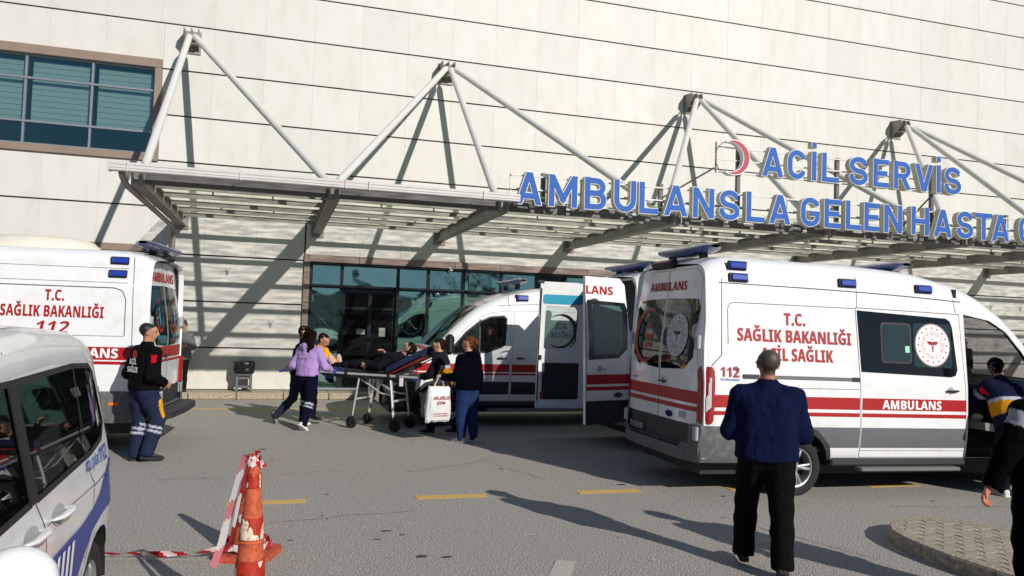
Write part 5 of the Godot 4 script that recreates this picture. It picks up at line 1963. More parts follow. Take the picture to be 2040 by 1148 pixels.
func make_open_ambulance() -> void:
	var r := make_van("ambulance", "white ambulance with its rear doors standing open, between two other ambulances", Vector3(8.0, 0, 7.38), 0.0, {"lining": M.recess})
	var v: Node3D = r[0]
	var bd: Body = r[1]
	var ds := tail_doors(v, bd, r[2][4], 1.0, [90, 108], {"pane": M.glass_mint})
	rear_bumper(v, bd)
	tail_lamps(v, bd)
	stripes(v, bd, 1.0, [[0.10, 2.035], [2.07, 3.605]], [[1.03, 1.17, M.red], [0.945, 0.99, M.red]], [])
	stripes(v, bd, -1.0, [[0.10, 3.62]], [[1.03, 1.17, M.red], [0.945, 0.99, M.red]], [])
	lightbar(v, 0.3, 2.86, 0.86)
	var D0: Node3D = ds[0][0]
	var D1: Node3D = ds[1][0]
	var T0: Transform3D = ds[0][1]
	var T1: Transform3D = ds[1][1]
	lettering(D1, "LANS", T1 * tail_frame(bd, 0.02, 2.36), 0.52, 0.12, M.red_letter)
	handle(D1, T1 * tail_frame(bd, 0.26, 1.27, 0.0), M.recess)
	var g := G.new()
	g.t = T1 * tail_frame(bd, 0.62, 0.885, 0.0)
	g.prism(circle(Vector2.ZERO, 0.085, 24, 0.04), 0.012, 0.01)
	part(D1, "nameplate", g, M.glass_dark)
	# the inner side of the left door shows through its pane: crescent and mirrored words
	var fr := T0 * tail_frame(bd, -0.44, 1.78, 0.0095)
	crescent_sticker(D0, fr, 0.30, M.ink)
	lettering(D0, "ACİL", fr * Transform3D(Basis.IDENTITY, Vector3(-0.10, 0.04, 0.0)), 0.22, 0.10, M.mint)
	lettering(D0, "SAĞLIK", fr * Transform3D(Basis.IDENTITY, Vector3(-0.20, -0.12, 0.0)), 0.38, 0.10, M.mint)
	g = G.new()
	g.t = T0
	patch(g, rounded(-0.78, 2.24, -0.06, 2.40, 0.04), [], func(z, y): return bd.tail(z, y) + Vector3(0.055, 0, 0), 0.3, 0.3, 0.0, true)
	part(D0, "header_trim", g, M.teal_tape)
	# catches along the free edge
	g = G.new()
	g.t = T0
	g.box(bd.tail(-0.03, 2.58) + Vector3(0.03, 0.03, 0.02), Vector3(0.06, 0.06, 0.12), 0.01)
	g.tube([bd.tail(-0.02, 2.5) + Vector3(0.06, 0, 0), bd.tail(-0.02, 1.3) + Vector3(0.075, 0, 0), bd.tail(-0.02, 0.6) + Vector3(0.065, 0, 0)], 0.010, 6)
	g.box(bd.tail(-0.06, 1.33) + Vector3(0.06, 0, 0), Vector3(0.03, 0.08, 0.05), 0.008)
	part(D0, "latch", g, M.black)
	g = G.new()
	g.t = T0
	g.box(bd.tail(-0.10, 0.60) + Vector3(0.055, 0.09, 0), Vector3(0.012, 0.12, 0.05), 0.004)
	part(D0, "reflector", g, M.red_lens)

func make_middle_ambulance() -> void:
	var r := make_van("ambulance", "white ambulance facing left with a driver at its window, behind the stretcher", Vector3(10.58, 0, 4.22), 180.0, {"low": true, "left_slide": true})
	var v: Node3D = r[0]
	var bd: Body = r[1]
	var arches: Array = r[2][0]
	tail_doors(v, bd, r[2][4], 0.875, [0, 0])
	rear_bumper(v, bd)
	tail_lamps(v, bd)
	stripes(v, bd, -1.0, [[0.10, 2.035], [2.07, 3.605], [3.65, 4.84], [4.89, 5.40]], [[0.99, 1.13, M.red], [0.93, 0.965, M.red]], [])
	stripes(v, bd, -1.0, [[0.80, 2.045], [2.07, 3.605], [3.65, 4.6]], [[0.58, 0.81, M.cladding_dark]], arches)
	var g := G.new()
	var gl := []
	for i in 24: gl.append(Vector2(0.16 + i * 0.162, 2.305 - 0.10 * pow(i / 23.0, 3)))
	seam(v, bd, gl, -1.0, 0.004, 0.003)
	seam(v, bd, [Vector2(3.66, 2.13), Vector2(3.68, 2.42)], -1.0, 0.003, 0.002)
	flasher(bd, v, 3.40, 2.36, 0.2, 0.085, -1.0)
	flasher(bd, v, 2.22, 2.36, 0.2, 0.085, -1.0)
	lightbar(v, 3.35, 2.68, 0.78)
	# roof cooling unit
	g = G.new()
	g.box(Vector3(2.0, 2.64, 0), Vector3(1.0, 0.14, 1.1), 0.06)
	part(v, "cooling_unit", g, M.cream_plastic)
	badge(v, side_frame(bd, 2.35, 1.76, -1.0, 0.008), 0.22, M.white_letter, M.ink)
	lettering(v, "AMBULANS", side_frame(bd, 3.48, 1.33, -1.0, 0.006), 0.26, 0.04, M.white_letter)
	# bonnet: stripe, sticker, number
	var roofp := func(x, s): return bd.roof(x, s)
	g = G.new()
	patch(g, PackedVector2Array([Vector2(5.14, -0.62), Vector2(5.22, -0.62), Vector2(5.22, 0.62), Vector2(5.14, 0.62)]), [], roofp, 0.2, 0.2, 0.004, true)
	part(v, "bonnet_stripe", g, M.red)
	g = G.new()
	patch(g, PackedVector2Array([Vector2(5.34, -0.62), Vector2(5.68, -0.60), Vector2(5.68, -0.30), Vector2(5.34, -0.30)]), [], roofp, 0.1, 0.1, 0.005, true)
	part(v, "bonnet_sticker", g, M.sticker_blue)
	g = G.new()
	patch(g, PackedVector2Array([Vector2(5.70, -0.7), Vector2(5.86, -0.7), Vector2(5.86, 0.7), Vector2(5.70, 0.7)]), [], roofp, 0.1, 0.1, 0.004, true)
	part(v, "bonnet_stripe", g, M.red)
	# crescent over the windscreen
	var c0 := bd.roof(3.98, -0.12)
	var u := Vector3(0, 0, -1)
	var w := (bd.roof(3.85, -0.1) - bd.roof(4.1, -0.1)).normalized()
	var fr := Transform3D(Basis(u, w, u.cross(w)), c0 + u.cross(w) * 0.012)
	crescent_sticker(v, fr, 0.22, M.red_letter)
	lettering(v, "112", fr * Transform3D(Basis.IDENTITY, Vector3(-0.08, -0.05, 0)), 0.2, 0.09, M.red_letter)
	# front bumper and lamps
	g = G.new()
	for i in 24:
		var a := -1.0 + i / 12.0
		var b := -1.0 + (i + 1) / 12.0
		var P := func(q: float, y: float, o: float) -> Vector3: return Vector3(6.0 - 0.42 * pow(abs(q), 3.0) + o, y, q * 0.93)
		for yy in [[0.34, 0.52, -0.03, 0.03], [0.52, 0.74, 0.03, 0.03], [0.74, 0.82, 0.03, -0.02]]:
			g.quad(P.call(b, yy[0], yy[2]), P.call(a, yy[0], yy[2]), P.call(a, yy[1], yy[3]), P.call(b, yy[1], yy[3]))
	for sg in [-1.0, 1.0]:
		patch(g, PackedVector2Array([Vector2(5.38, 0.40), Vector2(5.93, 0.40), Vector2(5.93, 0.82), Vector2(5.36, 0.82)]), arches, func(x, y): return bd.side(x, y, sg), 0.15, 0.15, 0.012, sg < 0)
	part(v, "front_bumper", g, M.cladding_dark)
	for sg in [-1.0, 1.0]:
		g = G.new()
		patch(g, PackedVector2Array([Vector2(5.50, 0.86), Vector2(5.90, 0.86), Vector2(5.90, 1.0), Vector2(5.50, 1.12)]), [], func(x, y): return bd.side(x, min(y, bd.side_top(x)), sg), 0.1, 0.1, 0.008, sg < 0)
		part(v, "headlamp", g, M.clear_lens)
	boxp(v, "side_step", Vector3(3.0, 0.30, -1.02), Vector3(2.1, 0.05, 0.2), M.step, 0.012)

func make_left_ambulance() -> void:
	var r := make_van("ambulance", "white ambulance marked 112 with a black rear step, cut by the left edge", Vector3(1.26, 0, 6.63), 174.0, {"sprinter": true})
	var v: Node3D = r[0]
	var bd: Body = r[1]
	var arches: Array = r[2][0]
	var ds := tail_doors(v, bd, r[2][4], 1.0, [0, 0], {"stripes": [[1.24, 1.40], [1.18, 1.215]]})
	rear_bumper(v, bd)
	stripes(v, bd, -1.0, [[0.05, 4.9]], [[1.235, 1.405, M.red], [1.175, 1.215, M.red]], [])
	stripes(v, bd, -1.0, [[0.78, 4.5]], [[0.61, 0.80, M.cladding_dark]], arches)
	var g := G.new()
	for y in [2.46, 2.265]:
		seam(v, bd, [Vector2(0.30, y), Vector2(4.2, y)], -1.0, 0.003, 0.002)
	seam(v, bd, [Vector2(0.30, 1.56), Vector2(0.31, 2.05), Vector2(0.36, 2.16), Vector2(0.46, 2.195), Vector2(4.0, 2.20)], -1.0, 0.005, 0.003)
	seam(v, bd, [Vector2(0.30, 1.55), Vector2(4.0, 1.55)], -1.0, 0.003, 0.002)
	seam(v, bd, [Vector2(0.24, 2.62), Vector2(0.20, 1.5), Vector2(0.2, 0.45)], -1.0, 0.004, 0.003)
	lettering(v, "T.C.", side_frame(bd, 1.30, 2.0, -1.0), 0.235, 0.145, M.red_letter)
	lettering(v, "SAĞLIK BAKANLIĞI", side_frame(bd, 1.82, 1.785, -1.0), 1.25, 0.15, M.red_letter)
	lettering(v, "112", side_frame(bd, 1.40, 1.57, -1.0) * Transform3D(Basis(Vector3(1, 0, 0), Vector3(0.2, 1, 0), Vector3(0, 0, 1)), Vector3.ZERO), 0.40, 0.16, M.red_letter)
	lettering(v, "AMBULANS", side_frame(bd, 1.36, 1.26, -1.0, 0.008), 1.0, 0.125, M.white_letter)
	for q in [[0.42, 2.565], [0.43, 2.385]]:
		flasher(bd, v, q[0], q[1], 0.2, 0.075, -1.0)
	on_side(bd, v, "side_lamp", rounded(0.33, 0.635, 0.45, 0.675, 0.018), M.amber, -1.0, 0.012)
	# cooling unit on the roof
	g = G.new()
	g.lathe([Vector2(0.0, 0.20), Vector2(0.45, 0.20), Vector2(0.62, 0.15), Vector2(0.72, 0.05), Vector2(0.76, 0.0)], 24)
	var cu := part(v, "cooling_unit", g, M.cream_plastic)
	cu.position = Vector3(1.75, 2.70, -0.05)
	cu.scale = Vector3(1.15, 1.0, 0.75)
	boxp(cu, "label_plate", Vector3(0.0, 0.13, 0.62), Vector3(0.42, 0.09, 0.05), M.teal_tape)
	lightbar(v, 0.14, 2.80, 0.95)
	g = G.new()
	g.t = Transform3D(Basis(Vector3.BACK, -0.3), Vector3(0.04, 2.66, 0.0))
	g.box(Vector3.ZERO, Vector3(0.16, 0.09, 0.30), 0.03)
	part(v, "brake_lamp", g, M.black)
	var D0: Node3D = ds[0][0]
	var D1: Node3D = ds[1][0]
	var T0: Transform3D = ds[0][1]
	var T1: Transform3D = ds[1][1]
	lettering(D0, "AMBU", T0 * tail_frame(bd, -0.62, 2.32), 0.58, 0.14, M.red_letter)
	lettering(D1, "LANS", T1 * tail_frame(bd, 0.03, 2.32), 0.58, 0.14, M.red_letter)
	for q in [[D0, T0, -0.42], [D1, T1, 0.42]]:
		var fr: Transform3D = q[1] * tail_frame(bd, q[2], 1.80, 0.010)
		crescent_sticker(q[0], fr * Transform3D(Basis(Vector3.BACK, PI / 2), Vector3.ZERO), 0.20, M.red_letter)
		g = G.new()
		g.t = fr
		g.prism(star(Vector2(0, 0.24), 0.05), 0.0, 0.0)
		part(q[0], "sticker", g, M.red_letter)
		g = G.new()
		g.t = fr
		g.prism(PackedVector2Array([Vector2(-0.05, 0.1), Vector2(0.0, -0.14), Vector2(0.05, 0.1), Vector2(0.0, 0.06)]), 0.0, 0.0)
		g.prism(circle(Vector2(0, 0.13), 0.03, 10), 0.0, 0.0)
		part(q[0], "sticker", g, M.teal_tape)
		lettering(q[0], "Sağlık Bakanlığı", fr * Transform3D(Basis.IDENTITY, Vector3(-0.22, -0.28, 0)), 0.42, 0.04, M.teal_tape)
	handle(D0, T0 * tail_frame(bd, -0.12, 1.27, 0.0), M.black)
	for sg in [-1.0, 1.0]:
		g = G.new()
		g.box(Vector3(0.02, 1.0, sg * 0.955), Vector3(0.12, 0.42, 0.10), 0.03)
		part(v, "tail_lamp", g, M.red_lens)
	number_plate(D0, T0 * tail_frame(bd, -0.46, 0.70, 0.008), "33 ACP 11")
	# black rubber step
	g = G.new()
	g.t = Transform3D(Basis(Vector3.RIGHT, PI / 2), Vector3(0, 0.44, 0))
	g.prism(PackedVector2Array([Vector2(0.0, -0.95), Vector2(-0.18, -0.93), Vector2(-0.30, -0.75), Vector2(-0.33, 0.0), Vector2(-0.30, 0.75), Vector2(-0.18, 0.93), Vector2(0.0, 0.95)]), 0.0, 0.09)
	for i in 4:
		g.prism(PackedVector2Array([Vector2(-0.10 - i * 0.05, -0.8), Vector2(-0.12 - i * 0.05, -0.8), Vector2(-0.12 - i * 0.05, 0.8), Vector2(-0.10 - i * 0.05, 0.8)]), 0.004, 0.006)
	var st := part(v, "rear_step", g, M.cladding_dark)

# ---------------------------------------------------------------- small white people carrier on the left
func make_call_car() -> void:
	var v := thing("patrol_car", "small white van with blue waves and dark windows in the left foreground", "van", Vector3(1.03, 0, 13.4), deg_to_rad(-90))
	var b := Body.new()
	b.len = 4.2
	b.r = 0.18
	b.crown = 0.03
	b.taper_from = 2.6
	b.taper = 0.14
	b.tail_x = -0.02
	b.tail_lean = 0.30
	b.tail_taper = 0.16
	b.tail_from = 0.9
	b.tail_h = 0.9
	b.wid = [Vector2(0.22, 0.80), Vector2(0.34, 0.86), Vector2(0.55, 0.885), Vector2(0.80, 0.895), Vector2(0.98, 0.885), Vector2(1.10, 0.862), Vector2(1.62, 0.745), Vector2(1.72, 0.71)]
	b.set_top([Vector2(-0.15, 1.60), Vector2(0.05, 1.645), Vector2(0.30, 1.74), Vector2(0.6, 1.778), Vector2(1.4, 1.81), Vector2(2.2, 1.785), Vector2(2.6, 1.685), Vector2(3.0, 1.40), Vector2(3.35, 1.10), Vector2(3.6, 1.03), Vector2(3.95, 0.92), Vector2(4.12, 0.75), Vector2(4.2, 0.60)])
	var arches := [circle(Vector2(0.80, 0.32), 0.385, 28), circle(Vector2(3.28, 0.32), 0.385, 28)]
	var win := PackedVector2Array([Vector2(0.48, 1.24), Vector2(0.66, 1.165), Vector2(0.95, 1.13), Vector2(1.94, 1.10), Vector2(1.94, 1.60), Vector2(1.0, 1.61), Vector2(0.62, 1.59), Vector2(0.52, 1.54)])
	var win2 := PackedVector2Array([Vector2(2.02, 1.10), Vector2(3.02, 1.07), Vector2(2.95, 1.16), Vector2(2.66, 1.44), Vector2(2.45, 1.56), Vector2(2.25, 1.60), Vector2(2.02, 1.60)])
	var g := G.new()
	for sg in [-1.0, 1.0]:
		patch(g, b.side_outline(0.24, 0.0, 4.15), arches + [win, win2], func(x, y): return b.side(x, y, sg), 0.1, 0.08, 0.0, sg < 0)
	var ws := PackedVector2Array([Vector2(2.62, -0.62), Vector2(3.32, -0.74), Vector2(3.36, 0.0), Vector2(3.32, 0.74), Vector2(2.62, 0.62), Vector2(2.56, 0.0)])
	var roofp := func(x, s): return b.roof(x, s)
	patch(g, PackedVector2Array([Vector2(0.0, -1), Vector2(4.15, -1), Vector2(4.15, 1), Vector2(0.0, 1)]), [ws], roofp, 0.1, 0.08, 0.0, true)
	var tp := PackedVector2Array()
	for y in [0.3, 0.6, 0.9, 1.1, 1.3, 1.5]: tp.append(Vector2(b.wide(0, y), y))
	tp.append(Vector2(0.60, b.top_at(0.0)))
	var mir := []
	for p in tp: mir.append(Vector2(-p.x, p.y))
	mir.reverse()
	tp.append_array(PackedVector2Array(mir))
	patch(g, tp, [], func(z, y): return b.tail(z, y) + Vector3(-0.10 * (1 - pow(abs(z) / 0.9, 2.0)), 0, 0), 0.12, 0.12, 0.0, false)
	for i in 24:
		for sg in [-1.0, 1.0]:
			var y0: float = lerp(0.30, b.side_top(0.0), i / 24.0)
			var y1: float = lerp(0.30, b.side_top(0.0), (i + 1) / 24.0)
			var A := b.side(0.0, y0, sg)
			var B := b.side(0.0, y1, sg)
			var C := b.tail(sg * b.wide(0, y1), y1)
			var D := b.tail(sg * b.wide(0, y0), y0)
			g.quad(A, B, C, D)
	for i in 20:
		var A := b.roof(0.0, -1 + i * 0.1)
		var B := b.roof(0.0, -1 + (i + 1) * 0.1)
		g.quad(A, B, b.tail(B.z, B.y - 0.004), b.tail(A.z, A.y - 0.004))
	for i in 20:
		var A := b.roof(4.15, -1 + i * 0.1)
		var B := b.roof(4.15, -1 + (i + 1) * 0.1)
		g.quad(A, B, Vector3(4.2, 0.3, B.z * 0.95), Vector3(4.2, 0.3, A.z * 0.95))
	part(v, "body", g, M.paint)
	# glass
	for sg in [-1.0, 1.0]:
		for w in [win, win2]:
			var o := on_side(b, v, "window", Geometry2D.offset_polygon(w, 0.005)[0], M.glass_black, sg, -0.004)
			var rim := G.new()
			patch(rim, Geometry2D.offset_polygon(w, 0.006)[0], [Geometry2D.offset_polygon(w, -0.022)[0]], func(x, y): return b.side(x, y, sg), 0.2, 0.1, 0.002, sg < 0)
			part(o, "seal", rim, M.black)
		on_side(b, v, "pillar", PackedVector2Array([Vector2(1.93, 1.10), Vector2(2.03, 1.10), Vector2(2.03, 1.605), Vector2(1.93, 1.605)]), M.black, sg, 0.003)
		on_side(b, v, "pillar", PackedVector2Array([Vector2(1.05, 1.13), Vector2(1.07, 1.13), Vector2(1.0, 1.61), Vector2(0.98, 1.61)]), M.black, sg, 0.0035)
	g = G.new()
	patch(g, ws, [], roofp, 0.2, 0.2, -0.004, true)
	part(v, "windscreen", g, M.glass_screen)
	g = G.new()
	patch(g, rounded(-0.58, 1.12, 0.58, 1.56, 0.06), [], func(z, y): return b.tail(z, y) + Vector3(-0.10 * (1 - pow(abs(z) / 0.9, 2.0)), 0, 0), 0.15, 0.15, 0.006, false)
	part(v, "rear_window", g, M.glass_dark)
	# cabin
	g = G.new()
	for sg in [-1.0, 1.0]:
		patch(g, b.side_outline(0.3, 0.1, 3.4), arches + [win, win2], func(x, y): return b.side(x, y, sg), 0.3, 0.2, -0.05, sg < 0)
	patch(g, PackedVector2Array([Vector2(0.1, -1), Vector2(2.5, -1), Vector2(2.5, 1), Vector2(0.1, 1)]), [], roofp, 0.3, 0.2, -0.05, true)
	part(v, "lining", g, M.lining)
	boxp(v, "floor", Vector3(1.9, 0.34, 0), Vector3(3.6, 0.06, 1.5), M.lining)
	boxp(v, "underbody", Vector3(2.05, 0.24, 0), Vector3(3.8, 0.14, 1.3), M.black)
	boxp(v, "dashboard", Vector3(3.1, 0.85, 0), Vector3(0.5, 0.4, 1.4), M.lining, 0.08)
	for x in [1.0, 2.05]:
		for z in [-0.36, 0.36]:
			g = G.new()
			g.box(Vector3(x + 0.25, 0.68, z), Vector3(0.5, 0.16, 0.48), 0.05)
			g.box(Vector3(x, 1.0, z), Vector3(0.14, 0.6, 0.46), 0.05)
			g.box(Vector3(x - 0.02, 1.38, z), Vector3(0.09, 0.18, 0.24), 0.04)
			part(v, "seat", g, M.seat)
	# seams: sliding door, front door, fuel flap, roof gutter
	g = G.new()
	for sg in [-1.0, 1.0]:
		seam(v, b, [Vector2(1.99, 1.72), Vector2(1.985, 1.12), Vector2(1.93, 1.04), Vector2(1.88, 0.96), Vector2(1.86, 0.30)], sg, 0.0035, 0.002)
		seam(v, b, [Vector2(0.98, 1.66), Vector2(1.09, 1.15), Vector2(1.02, 1.02), Vector2(0.98, 0.98), Vector2(1.0, 0.84), Vector2(1.06, 0.70), Vector2(1.14, 0.6)], sg, 0.0035, 0.002)
		seam(v, b, [Vector2(0.60, 1.03), Vector2(0.70, 0.98), Vector2(0.70, 0.84), Vector2(0.62, 0.78), Vector2(0.52, 0.80)], sg, 0.0025, 0.007)
		seam(v, b, [Vector2(0.98, 0.965), Vector2(0.30, 1.0)], sg, 0.003, 0.002)
		seam(v, b, [Vector2(0.98, 0.97), Vector2(1.86, 0.98)], sg, 0.002, 0.0015)
	for s in [-0.72, 0.72]:
		g = G.new()
		patch(g, PackedVector2Array([Vector2(0.9, s - 0.006), Vector2(2.6, s - 0.006), Vector2(2.6, s + 0.006), Vector2(0.9, s + 0.006)]), [], roofp, 0.2, 0.2, 0.003, true)
		part(v, "roof_seam", g, M.line)
	for sg in [-1.0, 1.0]:
		# door handles
		for x in [1.68, 2.08]:
			g = G.new()
			g.t = side_frame(b, x, 0.985, sg, 0.0)
			g.tube([Vector3(-0.11, 0.0, 0.004), Vector3(-0.085, 0, 0.034), Vector3(0.04, 0, 0.042), Vector3(0.095, 0, 0.036), Vector3(0.125, 0, 0.006)], [0.010, 0.019, 0.023, 0.023, 0.011], 12, true, 0.6)
			var hd := part(v, "handle", g, M.paint)
			g = G.new()
			g.t = side_frame(b, x, 0.985, sg, 0.0)
			g.prism(circle(Vector2(0.0, 0.0), 0.10, 20, 0.045), 0.002, 0.0)
			part(hd, "recess", g, M.recess)
		# blue wave, bars and lettering
		on_side(b, v, "livery_wave", PackedVector2Array([Vector2(0.28, 1.0), Vector2(0.50, 1.035), Vector2(0.72, 0.98), Vector2(0.86, 0.90), Vector2(1.0, 0.86), Vector2(1.25, 0.83), Vector2(2.6, 0.815), Vector2(3.0, 0.74), Vector2(3.0, 0.60), Vector2(2.4, 0.5), Vector2(1.9, 0.46), Vector2(1.38, 0.50), Vector2(1.22, 0.62), Vector2(1.02, 0.74), Vector2(0.80, 0.775), Vector2(0.52, 0.78), Vector2(0.40, 0.74), Vector2(0.28, 0.78)]), M.wave_blue, sg, 0.004, arches)
		for i in 7:
			var x0 := 1.42 + i * 0.085
			on_side(b, v, "livery_bar", PackedVector2Array([Vector2(x0, 0.50), Vector2(x0 + 0.045, 0.50), Vector2(x0 + 0.045, 0.80), Vector2(x0, 0.80)]), M.white_letter, sg, 0.006)
		var x1 := 1.12 if sg < 0 else 0.82
		var x2 := 0.80 if sg < 0 else 0.62
		lettering(v, "ACİL ÇAĞRI", side_frame(b, x1, 1.06, sg, 0.006), 0.31, 0.05, M.blue_letter)
		lettering(v, "112", side_frame(b, x2, 1.055, sg, 0.008), 0.18, 0.085, M.blue_letter)
		for x in [0.80, 3.28]:
			make_wheel(v, Vector3(x, 0.31, sg * 0.76), 0.31, 0.2, sg, M.rim)
			g = G.new()
			for i in 12:
				var a0 := PI * i / 12
				var a1 := PI * (i + 1) / 12
				var A := Vector3(x + cos(a0) * 0.38, 0.32 + sin(a0) * 0.38, sg * 0.86)
				var B := Vector3(x + cos(a1) * 0.38, 0.32 + sin(a1) * 0.38, sg * 0.86)
				g.quad(A, B, B + Vector3(0, 0, -sg * 0.35), A + Vector3(0, 0, -sg * 0.35))
			part(v, "wheel_well", g, M.lining)
		# tail lamp, tall and narrow
		g = G.new()
		patch(g, PackedVector2Array([Vector2(0.0, 1.02), Vector2(0.05, 1.02), Vector2(0.16, 1.42), Vector2(0.10, 1.42)]), [], func(x, y): return b.side(x, y, sg), 0.1, 0.1, 0.008, sg < 0)
		part(v, "tail_lamp", g, M.red_lens)
		# mirror
		g = G.new()
		g.ball(Vector3(2.74, 1.02, sg * 1.015), Vector3(0.085, 0.115, 0.125), 20, 14)
		g.tube([Vector3(2.76, 1.02, sg * 0.85), Vector3(2.74, 1.03, sg * 0.98)], 0.035, 6)
		var mr := part(v, "mirror", g, M.paint)
		g = G.new()
		g.ball(Vector3(2.735, 0.985, sg * 1.01), Vector3(0.088, 0.07, 0.128), 20, 10)
		part(mr, "lower_shell", g, M.black)
		boxp(mr, "glass", Vector3(2.665, 1.02, sg * 1.015), Vector3(0.03, 0.11, 0.12), M.glass_dark)


# ---------------------------------------------------------------- people
# Smooth union of tapered capsules meshed as surface nets. A bone is [from, to, radius, radius, point, normal]:
# the last two, if given, cut it off square (cuffs and hems).
func surf(g: G, bones: Array, cell: float, k: float, amp := 0.0, rules := [], base := Color.WHITE, seed_ := 1, freq := 5.0) -> void:
	var lo := Vector3(1e9, 1e9, 1e9)
	var hi := -lo
	var reach := 2.6 * k
	for b in bones:
		var rr: float = max(b[2], b[3]) + reach + cell * 2
		var R := Vector3(rr, rr, rr)
		lo = lo.min(b[0] - R).min(b[1] - R)
		hi = hi.max(b[0] + R).max(b[1] + R)
	var nx := int((hi.x - lo.x) / cell) + 3
	var ny := int((hi.y - lo.y) / cell) + 3
	var nz := int((hi.z - lo.z) / cell) + 3
	var n := nx * ny * nz
	var F := PackedFloat32Array()
	F.resize(n)
	var near := PackedByteArray()
	near.resize(n)
	var ik := 1.0 / k
	for b in bones:
		var a: Vector3 = b[0]
		var ab: Vector3 = b[1] - a
		var ra: float = b[2]
		var dr: float = b[3] - ra
		var inv: float = 1.0 / max(ab.length_squared(), 1e-9)
		var cut: bool = b.size() > 4 and b[4] != null
		var cp := Vector3.ZERO
		var cn := Vector3.ZERO
		if cut:
			cp = b[4]
			cn = (b[5] as Vector3).normalized()
		var rr: float = max(ra, ra + dr) + reach
		var R := Vector3(rr, rr, rr)
		var p0: Vector3 = ((b[0] as Vector3).min(b[1]) - R - lo) / cell
		var p1: Vector3 = ((b[0] as Vector3).max(b[1]) + R - lo) / cell
		for iz in range(max(0, int(p0.z)), min(nz, int(p1.z) + 2)):
			for iy in range(max(0, int(p0.y)), min(ny, int(p1.y) + 2)):
				var row := (iz * ny + iy) * nx
				for ix in range(max(0, int(p0.x)), min(nx, int(p1.x) + 2)):
					var q := Vector3(lo.x + ix * cell, lo.y + iy * cell, lo.z + iz * cell) - a
					var t: float = clamp(q.dot(ab) * inv, 0.0, 1.0)
					var d := (q - ab * t).length() - ra - dr * t
					if cut:
						var e := -(q + a - cp).dot(cn)
						if e > d: d = e if e > 0.004 else d
					if d < reach:
						F[row + ix] += exp(-max(d, -4.0 * k) * ik)
						if d > -2.5 * cell: near[row + ix] = 1
	# surface nets
	var vid := {}
	var pos := PackedVector3Array()
	var sx := 1
	var sy := nx
	var sz := nx * ny
	var offs := [0, sx, sy, sx + sy, sz, sx + sz, sy + sz, sx + sy + sz]
	var cor := [Vector3(0, 0, 0), Vector3(1, 0, 0), Vector3(0, 1, 0), Vector3(1, 1, 0), Vector3(0, 0, 1), Vector3(1, 0, 1), Vector3(0, 1, 1), Vector3(1, 1, 1)]
	var edges := [[0, 1], [2, 3], [4, 5], [6, 7], [0, 2], [1, 3], [4, 6], [5, 7], [0, 4], [1, 5], [2, 6], [3, 7]]
	var cells := PackedInt32Array()
	var i := near.find(1, 0)
	var last := n - sz - sy - sx - 1
	var marked := PackedByteArray()
	marked.resize(n)
	while i >= 0:
		# the eight cells round this grid point
		for o in offs:
			var c: int = i - o
			if c < 0 or c > last or marked[c]: continue
			marked[c] = 1
			var m := 0
			for j in 8:
				if F[c + offs[j]] > 1.0: m |= 1 << j
			if m == 0 or m == 255: continue
			var acc := Vector3.ZERO
			var w := 0
			for e in edges:
				var A: int = e[0]
				var B: int = e[1]
				if ((m >> A) & 1) != ((m >> B) & 1):
					var fa := log(max(F[c + offs[A]], 1e-5))
					var fb := log(max(F[c + offs[B]], 1e-5))
					acc += (cor[A] as Vector3).lerp(cor[B], clamp(fa / (fa - fb), 0.02, 0.98))
					w += 1
			var cx := c % nx
			var cy := (c / nx) % ny
			var cz := c / sz
			vid[c] = pos.size()
			pos.append(lo + (Vector3(cx, cy, cz) + acc / w) * cell)
			cells.append(c)
		i = near.find(1, i + 1)
	var nor := PackedVector3Array()
	nor.resize(pos.size())
	var quads := PackedInt32Array()
	for c in cells:
		var f0 := F[c] > 1.0
		for ax in 3:
			var st: int = [sx, sy, sz][ax]
			if (F[c + st] > 1.0) == f0: continue
			var u: int = [sy, sz, sx][ax]
			var w: int = [sz, sx, sy][ax]
			if not (vid.has(c - u) and vid.has(c - w) and vid.has(c - u - w)): continue
			var A: int = vid[c]
			var B: int = vid[c - u]
			var C: int = vid[c - u - w]
			var D: int = vid[c - w]
			# face looks along +axis when the inside is at c
			if not f0:
				var tmp := B
				B = D
				D = tmp
			quads.append(A); quads.append(B); quads.append(C); quads.append(D)
			var m := (pos[B] - pos[A]).cross(pos[D] - pos[A]) + (pos[D] - pos[C]).cross(pos[B] - pos[C])
			nor[A] += m; nor[B] += m; nor[C] += m; nor[D] += m
	var fn := FastNoiseLite.new()
	fn.seed = seed_
	fn.frequency = freq
	fn.fractal_octaves = 2
	var col := PackedColorArray()
	for j in pos.size():
		nor[j] = nor[j].normalized()
		if amp > 0.0:
			var p := pos[j]
			var q := fn.get_noise_3d(p.x * 1.6, p.y * 0.9 + p.x * 0.5, p.z * 1.6)
			pos[j] = p + nor[j] * amp * (1.0 - 3.2 * abs(q))
		var c := base
		for r in rules:
			var ab: Vector3 = r[1] - r[0]
			var q := pos[j] - (r[0] as Vector3)
			var t := q.dot(ab) / ab.length_squared()
			if t >= r[2] and t <= r[3] and (q - ab * t).length() < r[4]:
				if r.size() > 6 and r[6] != null and nor[j].dot(r[6]) < r[7]: continue
				c = r[5]
		col.append(c)
	if amp > 0.0:
		for j in pos.size(): nor[j] = Vector3.ZERO
		for q in range(0, quads.size(), 4):
			var m := (pos[quads[q + 1]] - pos[quads[q]]).cross(pos[quads[q + 3]] - pos[quads[q]]) + (pos[quads[q + 3]] - pos[quads[q + 2]]).cross(pos[quads[q + 1]] - pos[quads[q + 2]])
			for z in 4: nor[quads[q + z]] += m
		for j in pos.size(): nor[j] = nor[j].normalized()
